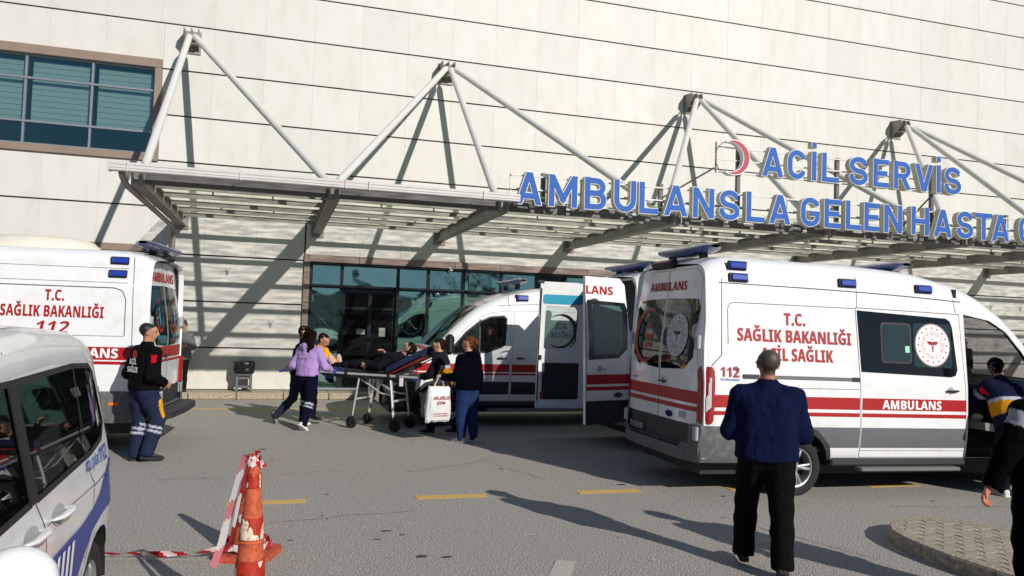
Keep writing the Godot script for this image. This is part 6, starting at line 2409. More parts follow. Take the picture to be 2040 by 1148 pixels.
	for q in range(0, quads.size(), 4):
		var A := quads[q]
		var B := quads[q + 1]
		var C := quads[q + 2]
		var D := quads[q + 3]
		g.quadn(pos[A], pos[B], pos[C], pos[D], nor[A], nor[B], nor[C], nor[D])
		for z in [A, C, B, A, D, C]: g.c.append(col[z])

func cloth(c: Color, rough := 0.92) -> StandardMaterial3D:
	var key := "cloth %s" % c
	if M.has(key): return M[key]
	var m := mat(Color.WHITE, rough)
	m.metallic_specular = 0.2
	m.vertex_color_use_as_albedo = true
	m.uv1_triplanar = true
	m.uv1_scale = Vector3.ONE * 5.0
	m.normal_enabled = true
	m.normal_texture = M.cloth_n
	m.normal_scale = 0.5
	M[key] = m
	return m

func lin(r: int, g: int, b: int) -> Color:
	return rgb(r, g, b).srgb_to_linear()

# Joints of a standing or walking figure that faces +z, its left at +x. Directions are given per limb.
func joints(h: float, p: Dictionary) -> Dictionary:
	var J := {}
	var lean: Vector3 = (p.get("spine", Vector3(0, 1, 0)) as Vector3).normalized()
	J.pelvis = Vector3(0, 0.53 * h, 0)
	var tw: float = p.get("twist", 0.0)
	var sd := Vector3(cos(tw), 0, -sin(tw))
	J.waist = J.pelvis + lean * 0.10 * h
	J.chest = J.pelvis + lean * 0.205 * h
	J.neck = J.pelvis + lean * 0.30 * h
	var sh: Vector3 = J.pelvis + lean * 0.258 * h
	var hd: Vector3 = (p.get("head", lean) as Vector3).normalized()
	J.skull = J.neck + hd * 0.098 * h
	J.hd = hd
	J.face = (p.get("look", Vector3(0, 0, 1)) as Vector3).normalized()
	J.lean = lean
	J.side = sd
	for s in ["l", "r"]:
		var q := 1.0 if s == "l" else -1.0
		J["hip_" + s] = J.pelvis + Vector3(q * 0.052 * h, -0.01 * h, 0)
		J["knee_" + s] = J["hip_" + s] + (p.get("thigh_" + s, Vector3(0, -1, 0)) as Vector3).normalized() * 0.24 * h
		J["ankle_" + s] = J["knee_" + s] + (p.get("shin_" + s, Vector3(0, -1, 0)) as Vector3).normalized() * 0.235 * h
		J["shoulder_" + s] = sh + sd * q * 0.105 * h * p.get("broad", 1.0)
		J["elbow_" + s] = J["shoulder_" + s] + (p.get("arm_" + s, Vector3(q * 0.12, -1, 0)) as Vector3).normalized() * 0.175 * h
		J["wrist_" + s] = J["elbow_" + s] + (p.get("fore_" + s, Vector3(0, -1, 0.15)) as Vector3).normalized() * 0.145 * h
	# stand on the lower foot
	if not p.get("free", false):
		var low: float = min(J.ankle_l.y - p.get("tip_l", 0.0), J.ankle_r.y - p.get("tip_r", 0.0)) - 0.046 * h
		for k in J:
			if k in ["hd", "face", "lean", "side"]: continue
			J[k] = J[k] - Vector3(0, low, 0)
	return J

func hand_bones(wrist: Vector3, dir: Vector3, palm: Vector3, size: float, curl: float, q: float) -> Array:
	# dir: along the hand, palm: the way the palm faces, q: +1 left hand, -1 right hand (thumb side)
	var d := dir.normalized()
	var n := (palm - d * palm.dot(d)).normalized()
	var across := d.cross(n) * q          # towards the thumb
	var b := []
	for i in 3:
		var o := across * (0.024 - i * 0.022) * size
		b.append([wrist + d * 0.005, wrist + d * 0.085 * size + o, 0.019 * size, 0.015 * size])
	var lens := [0.070, 0.078, 0.072, 0.056]
	for i in 4:
		var base := wrist + d * 0.085 * size + across * (0.033 - i * 0.0215) * size
		var a := curl * (0.8 + 0.1 * i)
		var p := base
		var e := d
		for j in 3:
			e = (d * cos(a * (j + 0.6)) + n * sin(a * (j + 0.6))).normalized()
			var nx: Vector3 = p + e * lens[i] * size * [0.45, 0.32, 0.25][j]
			b.append([p, nx, 0.0098 * size * (1.0 - 0.07 * j), 0.0092 * size * (1.0 - 0.1 * j)])
			p = nx
	var t0 := wrist + d * 0.028 * size + across * 0.026 * size
	var t1 := t0 + (d * 0.6 + across * 0.75 + n * 0.25).normalized() * 0.042 * size
	var t2 := t1 + (d * 0.9 + across * 0.25 + n * (0.2 + curl * 0.4)).normalized() * 0.034 * size
	b.append([t0, t1, 0.0135 * size, 0.012 * size])
	b.append([t1, t2, 0.0115 * size, 0.009 * size])
	return b

func shoe(parent: Node, ankle: Vector3, toe: Vector3, up: Vector3, h: float, upper: Material, sole: Material) -> void:
	var f := toe.normalized()
	var u := (up - f * up.dot(f)).normalized()
	var r := u.cross(f)
	var k := h / 1.7
	var fl := ankle - u * 0.078 * k
	var secs := [[-0.075, 0.018, 0.055], [-0.066, 0.034, 0.085], [-0.03, 0.039, 0.115], [0.02, 0.040, 0.105], [0.07, 0.044, 0.075], [0.12, 0.050, 0.058], [0.165, 0.046, 0.048], [0.195, 0.032, 0.038], [0.207, 0.012, 0.028]]
	for pass_ in 2:
		var g := G.new()
		var rings := []
		for s in secs:
			var ring := []
			var w: float = s[1] * k * (1.07 if pass_ else 1.0)
			for j in 12:
				var a := TAU * j / 12
				var y: float
				if pass_: y = lerp(0.0, 0.026 * k, 0.5 + 0.5 * sign(sin(a)) * min(1.0, abs(sin(a)) * 2.0))
				else: y = 0.014 * k + (s[2] * k - 0.014 * k) * (0.5 + 0.5 * sin(a))
				ring.append(fl + f * s[0] * k * (1.03 if pass_ else 1.0) + r * cos(a) * w + u * y)
			rings.append(ring)
		for i in secs.size() - 1:
			for j in 12:
				var l := (j + 1) % 12
				g.quad(rings[i][l], rings[i][j], rings[i + 1][j], rings[i + 1][l])
		for e in [0, secs.size() - 1]:
			var c := Vector3.ZERO
			for p in rings[e]: c += p / 12.0
			for j in 12:
				if e == 0: g.tri(c, rings[e][j], rings[e][(j + 1) % 12])
				else: g.tri(c, rings[e][(j + 1) % 12], rings[e][j])
		part(parent, "sole" if pass_ else "shoe", g, sole if pass_ else upper)

func make_person(label: String, at: Vector3, turn_deg: float, h: float, pose: Dictionary, s: Dictionary) -> Array:
	var o := thing("person", label, "person", at, deg_to_rad(turn_deg))
	var J := joints(h, pose)
	var fat: float = s.get("fat", 1.0)
	var cell: float = s.get("cell", 0.017)
	var skin: Color = s.get("skin", lin(176, 128, 100))
	var up: Vector3 = J.lean
	var sd: Vector3 = J.side
	# body: hidden core coarse, head and hands fine, one mesh
	var g := G.new()
	var core := [[J.pelvis, J.chest, 0.065 * h, 0.06 * h], [J.chest, J.neck, 0.05 * h, 0.036 * h], [J.shoulder_l, J.shoulder_r, 0.03 * h, 0.03 * h]]
	for q in ["l", "r"]:
		core.append([J["shoulder_" + q], J["elbow_" + q], 0.026 * h, 0.022 * h])
		core.append([J["elbow_" + q], J["wrist_" + q], 0.023 * h, 0.017 * h])
		core.append([J["hip_" + q], J["knee_" + q], 0.045 * h, 0.03 * h])
		core.append([J["knee_" + q], J["ankle_" + q], 0.03 * h, 0.02 * h])
	surf(g, core, 0.022, 0.012, 0.0, [], skin)
	var fc: Vector3 = (J.face - J.hd * J.face.dot(J.hd) * 0.6).normalized()
	var fs: Vector3 = J.hd.cross(fc).normalized()
	var sk: Vector3 = J.skull
	var u: float = h / 1.7
	var head := [[J.neck - up * 0.03, sk - J.hd * 0.02 * u, 0.060 * u, 0.054 * u],
		[sk + J.hd * 0.035 * u - fc * 0.028 * u, sk + J.hd * 0.03 * u + fc * 0.025 * u, 0.083 * u, 0.074 * u],
		[sk - J.hd * 0.03 * u + fc * 0.03 * u, sk - J.hd * 0.085 * u + fc * 0.052 * u, 0.06 * u, 0.034 * u],
		[sk + fc * 0.06 * u + J.hd * 0.0 * u, sk - J.hd * 0.04 * u + fc * 0.058 * u, 0.042 * u, 0.04 * u],
		[sk + fc * 0.098 * u + J.hd * 0.018 * u, sk + fc * 0.117 * u - J.hd * 0.022 * u, 0.010 * u, 0.014 * u],
		[sk + fc * 0.088 * u + J.hd * 0.032 * u - fs * 0.035 * u, sk + fc * 0.088 * u + J.hd * 0.032 * u + fs * 0.035 * u, 0.014 * u, 0.014 * u],
		[sk + fc * 0.094 * u - J.hd * 0.052 * u - fs * 0.016 * u, sk + fc * 0.094 * u - J.hd * 0.052 * u + fs * 0.016 * u, 0.010 * u, 0.010 * u]]
	for q in [-1.0, 1.0]:
		head.append([sk + fs * q * 0.078 * u + J.hd * 0.018 * u - fc * 0.008 * u, sk + fs * q * 0.076 * u - J.hd * 0.022 * u, 0.016 * u, 0.011 * u])
	var hc: float = s.get("head_cell", 0.010)
	var scalp := []
	if s.get("hair_kind", "short") == "buzz":
		var hv: Color = s.get("hair", lin(34, 28, 26))
		var ax: Vector3 = (J.hd - fc * 0.8).normalized()
		scalp.append([sk + J.hd * 0.0 * u, sk + ax * 0.1 * u, 0.10, 3.0, 0.4, hv])
		scalp.append([sk - fc * 0.02 * u, sk - fc * 0.12 * u, 0.1, 3.0, 0.085 * u, hv])
	surf(g, head, hc, 0.008, 0.0, scalp + [[sk + fc * 0.1 * u - J.hd * 0.052 * u - fs * 0.022 * u, sk + fc * 0.1 * u - J.hd * 0.052 * u + fs * 0.022 * u, 0.0, 1.0, 0.012, skin * Color(0.8, 0.55, 0.55)]], skin)
	for q in ["l", "r"]:
		if s.get("no_hand_" + q, false): continue
		var dir: Vector3 = pose.get("hand_" + q, J["wrist_" + q] - J["elbow_" + q])
		var pd: Vector3 = pose.get("palm_" + q, Vector3(-1 if q == "l" else 1, 0, 0.3))
		surf(g, hand_bones(J["wrist_" + q], dir, pd, u, pose.get("curl_" + q, 0.5), 1.0 if q == "l" else -1.0), s.get("hand_cell", 0.008), 0.004, 0.0, [], s.get("glove", skin))
	var body := part(o, "body", g, M.skin)
	# eyes
	for q in [-1.0, 1.0]:
		g = G.new()
		var e: Vector3 = sk + fc * 0.092 * u + fs * q * 0.033 * u + J.hd * 0.012 * u
		g.ball(e, Vector3.ONE * 0.011 * u, 8, 6)
		part(o, "eye", g, M.eye)

	# trousers
	var tc: Color = s.get("trousers", lin(40, 40, 44))
	var tb := []
	var wd: float = s.get("leg_fat", 1.0)
	var dn := -up
	var wy: Vector3 = J.pelvis + up * 0.02 * h
	tb.append([J.hip_l + up * 0.03 * h, J.hip_r + up * 0.03 * h, 0.060 * h * fat, 0.060 * h * fat, wy, dn])
	tb.append([J.hip_l - Vector3(0, 0.02 * h, 0), J.hip_r - Vector3(0, 0.02 * h, 0), 0.060 * h * fat, 0.060 * h * fat])
	var trules := []
	for q in ["l", "r"]:
		var hp: Vector3 = J["hip_" + q]
		var kn: Vector3 = J["knee_" + q]
		var an: Vector3 = J["ankle_" + q]
		var sh := (an - kn).normalized()
		var hem: Vector3 = an + sh * (0.022 * h) * s.get("hem", 1.0)
		tb.append([hp, hp.lerp(kn, 0.45), 0.060 * h * fat, 0.053 * h * wd])
		tb.append([hp.lerp(kn, 0.45), kn, 0.054 * h * wd, 0.042 * h * wd])
		tb.append([kn, kn.lerp(an, 0.4), 0.042 * h * wd, 0.041 * h * wd])
		tb.append([kn.lerp(an, 0.4), hem, 0.041 * h * wd, 0.036 * h * s.get("cuff", 1.0), hem, -sh])
		for r in s.get("leg_bands", []):
			trules.append([kn, an, r[0], r[1], 0.2, r[2]])
	for r in s.get("trouser_rules", []): trules.append(r.call(J))
	g = G.new()
	surf(g, tb, cell, 0.012, 0.0045, trules, tc, 3)
	part(o, "trousers", g, cloth(Color.WHITE))

	# top
	var pc: Color = s.get("top", lin(30, 30, 34))
	var pb := []
	var hemp: Vector3 = J.pelvis - up * h * s.get("top_hem", 0.02)
	for q in [-1.0, 0.0, 1.0]:
		var w: float = 0.042 * h * q * fat
		pb.append([hemp + sd * w - up * 0.05, J.waist + sd * w * 1.0, 0.076 * h * fat, 0.070 * h * fat, hemp, up])
		pb.append([J.waist + sd * w, J.chest + sd * w * 1.1, 0.069 * h * fat, 0.070 * h * fat])
	pb.append([J.chest + up * 0.02 * h, J.neck - up * 0.005, 0.06 * h, 0.040 * h])
	for q in ["l", "r"]:
		var S: Vector3 = J["shoulder_" + q]
		var E: Vector3 = J["elbow_" + q]
		var W: Vector3 = J["wrist_" + q]
		pb.append([J.neck - up * 0.004 * h, S, 0.034 * h, 0.034 * h])
		pb.append([J.chest + sd * (0.06 * h if q == "l" else -0.06 * h), S, 0.055 * h, 0.040 * h])
		var sl: float = s.get("sleeve", 1.0)
		var af: float = s.get("arm_fat", 1.0)
		pb.append([S - up * 0.008 * h, E, 0.039 * h * af, 0.034 * h * af])
		var C: Vector3 = E.lerp(W, sl)
		pb.append([E, C, 0.035 * h * af, 0.027 * h * af, C, E - W])
	if s.get("hood", false):
		var hb: Vector3 = J.neck - fc * 0.055 * h - up * 0.01
		pb.append([hb + sd * 0.045 * h, hb - sd * 0.045 * h, 0.034 * h, 0.034 * h])
		pb.append([hb - up * 0.01, hb - up * 0.075 * h - fc * 0.012, 0.045 * h, 0.018 * h])
	else:
		pb.append([J.neck - up * 0.01 * h, J.neck + J.hd * 0.022 * h, 0.042 * h, 0.036 * h, J.neck + J.hd * 0.024 * h, -J.hd])
	var prules := []
	for r in s.get("top_rules", []): prules.append(r.call(J))
	g = G.new()
	surf(g, pb, cell, 0.013, 0.005, prules, pc, 7)
	part(o, s.get("top_name", "jacket"), g, cloth(Color.WHITE))

	# shoes
	for q in ["l", "r"]:
		var toe: Vector3 = pose.get("toe_" + q, Vector3(0, 0, 1))
		shoe(o, J["ankle_" + q], toe, pose.get("sole_" + q, Vector3.UP), h, s.get("shoe", M.shoe_black), s.get("sole", M.sole_dark))

	# hair or headwear
	var hcol: Color = s.get("hair", lin(34, 28, 26))
	var hb2 := []
	var kind: String = s.get("hair_kind", "short")
	if kind != "none" and kind != "buzz":
		hb2.append([sk + J.hd * 0.048 * u - fc * 0.034 * u, sk + J.hd * 0.052 * u + fc * 0.018 * u, 0.0805 * u, 0.0695 * u, sk + J.hd * 0.028 * u, J.hd * 1.0 - fc * 0.9])
		hb2.append([sk + J.hd * 0.01 * u - fc * 0.036 * u, sk - J.hd * 0.05 * u - fc * 0.034 * u, 0.0705 * u, 0.040 * u])
	if kind == "long":
		for q in [-1.0, -0.4, 0.3, 0.9]:
			hb2.append([sk - fc * 0.035 * u + fs * q * 0.06 * u + J.hd * 0.03 * u, sk - fc * 0.075 * u + fs * q * 0.10 * u - J.hd * 0.17 * u, 0.068 * u, 0.055 * u])
			hb2.append([sk - fc * 0.085 * u + fs * (q * 0.085 + 0.02) * u - J.hd * 0.10 * u, sk - fc * 0.09 * u + fs * q * 0.07 * u - J.hd * 0.27 * u, 0.05 * u, 0.03 * u])
	if kind == "bun":
		hb2.append([sk - fc * 0.105 * u + J.hd * 0.045 * u, sk - fc * 0.135 * u + J.hd * 0.03 * u, 0.05 * u, 0.046 * u])
		hb2.append([sk - fc * 0.09 * u - J.hd * 0.02 * u + fs * 0.02, sk - fc * 0.12 * u - J.hd * 0.06 * u, 0.022 * u, 0.012 * u])
	if kind == "scarf":
		hb2 = [[sk + J.hd * 0.045 * u - fc * 0.035 * u, sk + J.hd * 0.05 * u + fc * 0.012 * u, 0.098 * u, 0.09 * u, sk + fc * 0.05 * u, -fc + J.hd * 0.25]]
		for q in [-1.0, 1.0]:
			hb2.append([sk + fs * q * 0.055 * u - fc * 0.01, sk + fs * q * 0.05 * u - J.hd * 0.12 * u, 0.05 * u, 0.05 * u])
		hb2.append([sk - fc * 0.04 * u, J.neck - fc * 0.02, 0.08 * u, 0.075 * u])
		hb2.append([J.neck + fc * 0.03 - fs * 0.03, J.neck + fc * 0.03 + fs * 0.03, 0.05 * u, 0.05 * u])
	if kind == "cap":
		hb2.append([sk + J.hd * 0.06 * u + fc * 0.09 * u - fs * 0.03 * u, sk + J.hd * 0.055 * u + fc * 0.11 * u + fs * 0.03 * u, 0.016 * u, 0.016 * u])
	if hb2.size():
		g = G.new()
		surf(g, hb2, hc * 1.1, 0.01, s.get("hair_rough", 0.010), s.get("hair_rules", []), hcol, 17, 13.0)
		part(o, "headscarf" if kind == "scarf" else ("cap" if kind == "cap" else "hair"), g, cloth(Color.WHITE, 0.75))
	if s.get("glasses", false):
		g = G.new()
		for q in [-1.0, 1.0]:
			var e: Vector3 = sk + fc * 0.104 * u + fs * q * 0.034 * u + J.hd * 0.014 * u
			g.tube([e + fs * q * 0.03 * u, e - fs * q * 0.02 * u], 0.017 * u, 8, true, 0.35)
			g.tube([e + fs * q * 0.032 * u, sk + fs * q * 0.082 * u + J.hd * 0.02 * u - fc * 0.012], 0.0035, 5)
		part(o, "glasses", g, M.black)
	return [o, J]

# lettering on a back: centre point and outward direction in the person's space
func on_back(o: Node3D, J: Dictionary, s: String, drop: float, w: float, h: float, off: float, m: Material) -> void:
	var n := Vector3(0, 0, -1)
	n = (n - J.lean * n.dot(J.lean)).normalized()
	var u: Vector3 = (J.lean as Vector3).cross(n).normalized()
	var c: Vector3 = J.neck - J.lean * drop + n * off
	lettering(o, s, Transform3D(Basis(u, J.lean, n), c - u * w / 2), w, h, m)

func make_people_materials() -> void:
	M.skin = mat(Color.WHITE, 0.55)
	M.skin.vertex_color_use_as_albedo = true
	M.skin.subsurf_scatter_enabled = true
	M.skin.subsurf_scatter_strength = 0.1
	M.eye = mat(rgb(40, 32, 30), 0.2)
	M.shoe_black = mat(rgb(26, 26, 28), 0.5)
	M.shoe_white = mat(rgb(206, 205, 202), 0.6)
	M.shoe_cream = mat(rgb(206, 196, 178), 0.65)
	M.sole_dark = mat(rgb(36, 36, 38), 0.8)
	M.sole_white = mat(rgb(220, 218, 212), 0.7)


func make_people() -> void:
	make_people_materials()
	var navy := lin(22, 34, 66)
	var white := lin(168, 174, 186)
	var yellow := lin(222, 158, 30)
	# man in the foreground, seen from behind
	var r := make_person("man in navy sweater and black trousers walking away in the foreground", Vector3(6.60, 0, 13.62), 150, 1.75,
		{"spine": Vector3(0, 1, 0.02), "broad": 1.14, "thigh_l": Vector3(0.12, -1, 0.40), "shin_l": Vector3(0.04, -1, -0.02), "thigh_r": Vector3(-0.06, -1, -0.12), "shin_r": Vector3(0.0, -1, -0.30), "tip_r": 0.03,
		"arm_l": Vector3(0.24, -1, 0.02), "fore_l": Vector3(-0.75, 0.12, 1), "arm_r": Vector3(-0.24, -1, 0.0), "fore_r": Vector3(0.75, 0.12, 1), "look": Vector3(0.22, -0.1, 1), "toe_l": Vector3(0.1, 0.1, 1), "toe_r": Vector3(-0.12, -0.45, 1), "sole_r": Vector3(0, 1, 0.4)},
		{"fat": 1.2, "arm_fat": 1.18, "leg_fat": 1.18, "cuff": 1.35, "cell": 0.014, "head_cell": 0.007, "trousers": lin(13, 13, 15), "top": lin(16, 26, 54), "top_hem": 0.03, "top_name": "sweater", "hair_kind": "buzz", "hair": lin(72, 63, 57), "glasses": true,
		"shoe": M.shoe_brown, "skin": lin(170, 112, 84)})
	# paramedic on the left
	r = make_person("paramedic in black jacket and navy trousers walking beside the left ambulance", Vector3(1.22, 0, 8.2), 127, 1.76,
		{"spine": Vector3(0, 1, 0.04), "broad": 1.08, "thigh_l": Vector3(0.03, -1, 0.10), "shin_l": Vector3(0, -1, -0.12), "thigh_r": Vector3(-0.04, -1, 0.38), "shin_r": Vector3(0, -1, -0.30), "tip_r": 0.0,
		"arm_r": Vector3(-0.30, -1, -0.28), "fore_r": Vector3(0.30, -0.42, 0.9), "arm_l": Vector3(0.30, -1, -0.25), "fore_l": Vector3(-0.3, -0.5, 0.9), "look": Vector3(-0.62, 0, 0.78), "curl_r": 0.9, "toe_r": Vector3(-0.2, -0.1, 1)},
		{"fat": 1.12, "arm_fat": 1.2, "leg_fat": 1.22, "cuff": 1.25, "cell": 0.015, "head_cell": 0.008, "trousers": lin(36, 43, 68), "top": lin(14, 14, 18), "top_hem": 0.01, "hair_kind": "buzz", "hair": lin(28, 25, 24),
		"leg_bands": [[0.18, 0.25, white], [0.31, 0.38, white]],
		"trouser_rules": [func(J): return [J.hip_r, J.knee_r, 0.38, 0.95, 0.14, yellow, Vector3(-0.80, 0, 0.6), 0.90]],
		"top_rules": [func(J): return [J.shoulder_r, J.elbow_r, 0.22, 0.50, 0.085, lin(186, 20, 34), Vector3(-0.85, 0, -0.5), 0.86]]})
	on_back(r[0], r[1], "ACİL", 0.235, 0.17, 0.07, -0.0 + 0.168, M.white_letter)
	on_back(r[0], r[1], "SAĞLIK", 0.335, 0.25, 0.07, 0.164, M.white_letter)
	var g := G.new()
	ring2(g, Vector2.ZERO, 0.012, 0.056, 0.0, 20)
	var bk := part(r[0], "back_badge", g, M.red_letter)
	bk.transform = Transform3D(Basis(Vector3.UP, PI), r[1].neck + Vector3(0.0, -0.105, -0.155))
	# woman by the wall
	make_person("woman in grey jacket and beige headscarf waiting at the cream wall", Vector3(0.80, 0.15, 0.42), 14, 1.58,
		{"arm_r": Vector3(-0.25, -1, 0.1), "fore_r": Vector3(0.8, 0.15, 0.6), "arm_l": Vector3(0.25, -1, 0.1), "fore_l": Vector3(-0.8, 0.1, 0.6)},
		{"fat": 1.15, "trousers": lin(24, 24, 28), "top": lin(112, 112, 116), "top_hem": 0.08, "hair_kind": "scarf", "hair": lin(178, 158, 138), "cell": 0.02, "arm_fat": 1.25, "skin": lin(190, 140, 116)})
	# woman in lilac at the foot of the stretcher
	r = make_person("woman in lilac hooded sweatshirt with blue gloves at the stretcher's foot end", Vector3(3.33, 0, 5.42), 143, 1.66,
		{"spine": Vector3(0, 1, 0.10), "thigh_l": Vector3(0.05, -1, 0.36), "shin_l": Vector3(0.02, -1, -0.12), "thigh_r": Vector3(-0.03, -1, -0.10), "shin_r": Vector3(0, -1, -0.46), "tip_r": 0.05,
		"arm_l": Vector3(0.34, -1, -0.30), "fore_l": Vector3(0.95, -0.45, 0.35), "arm_r": Vector3(-0.48, -1, 0.05), "fore_r": Vector3(-0.05, -0.30, 1), "look": Vector3(-0.25, -0.2, 1), "toe_r": Vector3(0, -0.65, 1), "sole_r": Vector3(0, 1, 0.6), "curl_l": 0.25, "curl_r": 0.9, "hand_l": Vector3(0.9, 0.0, 0.3), "palm_l": Vector3(0, -1, 0.2)},
		{"fat": 1.05, "arm_fat": 1.15, "leg_fat": 1.12, "cuff": 1.15, "trousers": lin(18, 21, 36), "top": lin(166, 138, 196), "top_hem": 0.0, "sleeve": 0.72, "hood": true, "top_name": "hoodie", "hair_kind": "long", "hair_rough": 0.014, "hair": lin(24, 20, 20), "glove": lin(40, 74, 190), "shoe": M.shoe_white, "sole": M.sole_white, "cell": 0.016,
		"leg_bands": [[0.12, 0.20, white], [0.27, 0.33, white]]})
	on_back(r[0], r[1], "ACİL SAĞLIK", 0.20, 0.20, 0.022, 0.155, M.grey_paper)
	# colleague bending over the far side
	make_person("paramedic in yellow and navy jacket bending over the stretcher's far side", Vector3(3.40, 0, 4.22), 50, 1.66,
		{"spine": Vector3(0, 0.86, 0.46), "head": Vector3(0, 0.9, 0.4), "look": Vector3(0.1, -0.5, 0.9), "arm_l": Vector3(0.3, -0.8, 0.6), "fore_l": Vector3(-0.2, -0.5, 0.9), "arm_r": Vector3(-0.3, -0.9, 0.5), "fore_r": Vector3(0.1, -0.5, 0.9), "thigh_l": Vector3(0.05, -1, 0.1), "thigh_r": Vector3(-0.05, -1, 0.1)},
		{"fat": 1.1, "arm_fat": 1.25, "trousers": lin(24, 28, 44), "top": lin(26, 30, 44), "hair": lin(30, 26, 25), "cell": 0.017, "glove": lin(40, 74, 190),
		"top_rules": [func(J): return [J.pelvis, J.neck, 0.66, 1.4, 0.5, yellow], func(J): return [J.pelvis, J.neck, 0.60, 0.68, 0.5, white], func(J): return [J.shoulder_l, J.elbow_l, 0.45, 0.62, 0.09, white], func(J): return [J.shoulder_r, J.elbow_r, 0.45, 0.62, 0.09, white]]})
	# man with dark glasses striding behind
	make_person("man with dark glasses striding along behind the woman in lilac", Vector3(3.22, 0, 4.72), 72, 1.76,
		{"spine": Vector3(0, 1, 0.10), "thigh_l": Vector3(0.05, -1, 0.45), "shin_l": Vector3(0, -1, -0.1), "thigh_r": Vector3(-0.03, -1, -0.16), "shin_r": Vector3(0, -0.85, -0.75), "toe_r": Vector3(0, -1.0, 0.45), "sole_r": Vector3(0, 0.3, 1)},
		{"fat": 1.1, "trousers": lin(44, 48, 62), "top": lin(28, 28, 32), "glasses": true, "hair": lin(22, 20, 20), "cell": 0.018, "shoe": M.shoe_grey})
	# patient, half sitting on the stretcher
	r = make_person("patient in dark clothes lying half upright on the stretcher", Vector3(4.53, 0.13, 5.31), 233, 1.72,
		{"free": true, "spine": Vector3(0, 0.44, -0.9), "head": Vector3(0, 0.72, -0.7), "look": Vector3(0.1, 0.75, 0.6), "thigh_l": Vector3(0.03, 0.12, 1), "shin_l": Vector3(0, -0.10, 1), "thigh_r": Vector3(-0.03, 0.16, 1), "shin_r": Vector3(0, -0.14, 1),
		"arm_l": Vector3(0.35, -0.45, 0.7), "fore_l": Vector3(-0.15, 0.02, 1), "arm_r": Vector3(-0.3, -0.2, 0.7), "fore_r": Vector3(0.7, 0.5, 0.25), "toe_l": Vector3(0.2, 1, 0.15), "sole_l": Vector3(0, 0.15, -1), "toe_r": Vector3(-0.2, 1, 0.15), "sole_r": Vector3(0, 0.15, -1)},
		{"fat": 1.05, "trousers": lin(26, 26, 30), "top": lin(26, 26, 30), "hair": lin(28, 24, 24), "cell": 0.016, "shoe": M.sock, "sole": M.sock, "skin": lin(190, 140, 116)})
	# paramedic at the head end
	make_person("paramedic in yellow reflective vest at the stretcher's head end", Vector3(5.52, 0, 6.12), 236, 1.60,
		{"spine": Vector3(0, 1, 0.16), "thigh_l": Vector3(0.04, -1, 0.42), "shin_l": Vector3(0, -1, 0.02), "thigh_r": Vector3(-0.04, -1, -0.22), "shin_r": Vector3(0, -1, -0.42), "tip_r": 0.03, "arm_l": Vector3(0.2, -1, 0.35), "fore_l": Vector3(-0.05, -0.25, 1), "arm_r": Vector3(-0.2, -1, 0.35), "fore_r": Vector3(0.05, -0.25, 1), "look": Vector3(0.25, -0.1, 1), "curl_l": 0.9, "curl_r": 0.9},
		{"fat": 1.12, "arm_fat": 1.15, "leg_fat": 1.15, "cuff": 1.2, "trousers": lin(28, 30, 40), "top": lin(30, 32, 40), "top_hem": 0.05, "sleeve": 0.7, "top_name": "vest", "hair_kind": "bun", "hair": lin(30, 24, 24), "glove": lin(40, 74, 190), "cell": 0.016, "skin": lin(196, 144, 116),
		"leg_bands": [[0.30, 0.40, white], [0.46, 0.52, white]],
		"top_rules": [func(J): return [J.pelvis, J.neck, -0.3, 0.52, 0.4, lin(176, 116, 28)], func(J): return [J.pelvis, J.neck, 0.52, 0.62, 0.3, white], func(J): return [J.pelvis, J.neck, 0.02, 0.14, 0.3, white], func(J): return [J.pelvis, J.neck, -0.3, -0.08, 0.4, lin(40, 44, 62)], func(J): return [J.shoulder_l, J.elbow_l, 0.3, 1.1, 0.12, lin(24, 25, 30)], func(J): return [J.elbow_l, J.wrist_l, -0.1, 1.1, 0.12, lin(24, 25, 30)]]})
	# woman in black with the bag
	r = make_person("woman in black hoodie and blue jeans with a white carrier bag", Vector3(5.74, 0, 7.02), 213, 1.66,
		{"spine": Vector3(0, 1, 0.03), "thigh_l": Vector3(0.03, -1, 0.10), "shin_l": Vector3(0, -1, -0.04), "thigh_r": Vector3(-0.03, -1, 0.0), "shin_r": Vector3(0, -1, -0.16), "arm_r": Vector3(-0.22, -1, -0.06), "fore_r": Vector3(-0.06, -1, 0.12), "arm_l": Vector3(0.26, -1, 0.10), "fore_l": Vector3(0.30, -0.10, 0.9), "curl_r": 0.6, "curl_l": 1.2, "look": Vector3(0.35, 0, 1)},
		{"fat": 1.18, "arm_fat": 1.22, "leg_fat": 1.2, "cuff": 1.05, "trousers": lin(38, 50, 90), "top": lin(11, 11, 13), "top_hem": 0.03, "hood": true, "top_name": "hoodie", "hair_kind": "bun", "hair": lin(92, 60, 40), "shoe": M.shoe_cream, "sole": M.sole_white, "cell": 0.015, "skin": lin(196, 144, 116)})
	make_bag(r[0].transform * r[1].wrist_l + Vector3(-0.05, 0.03, 0.03))
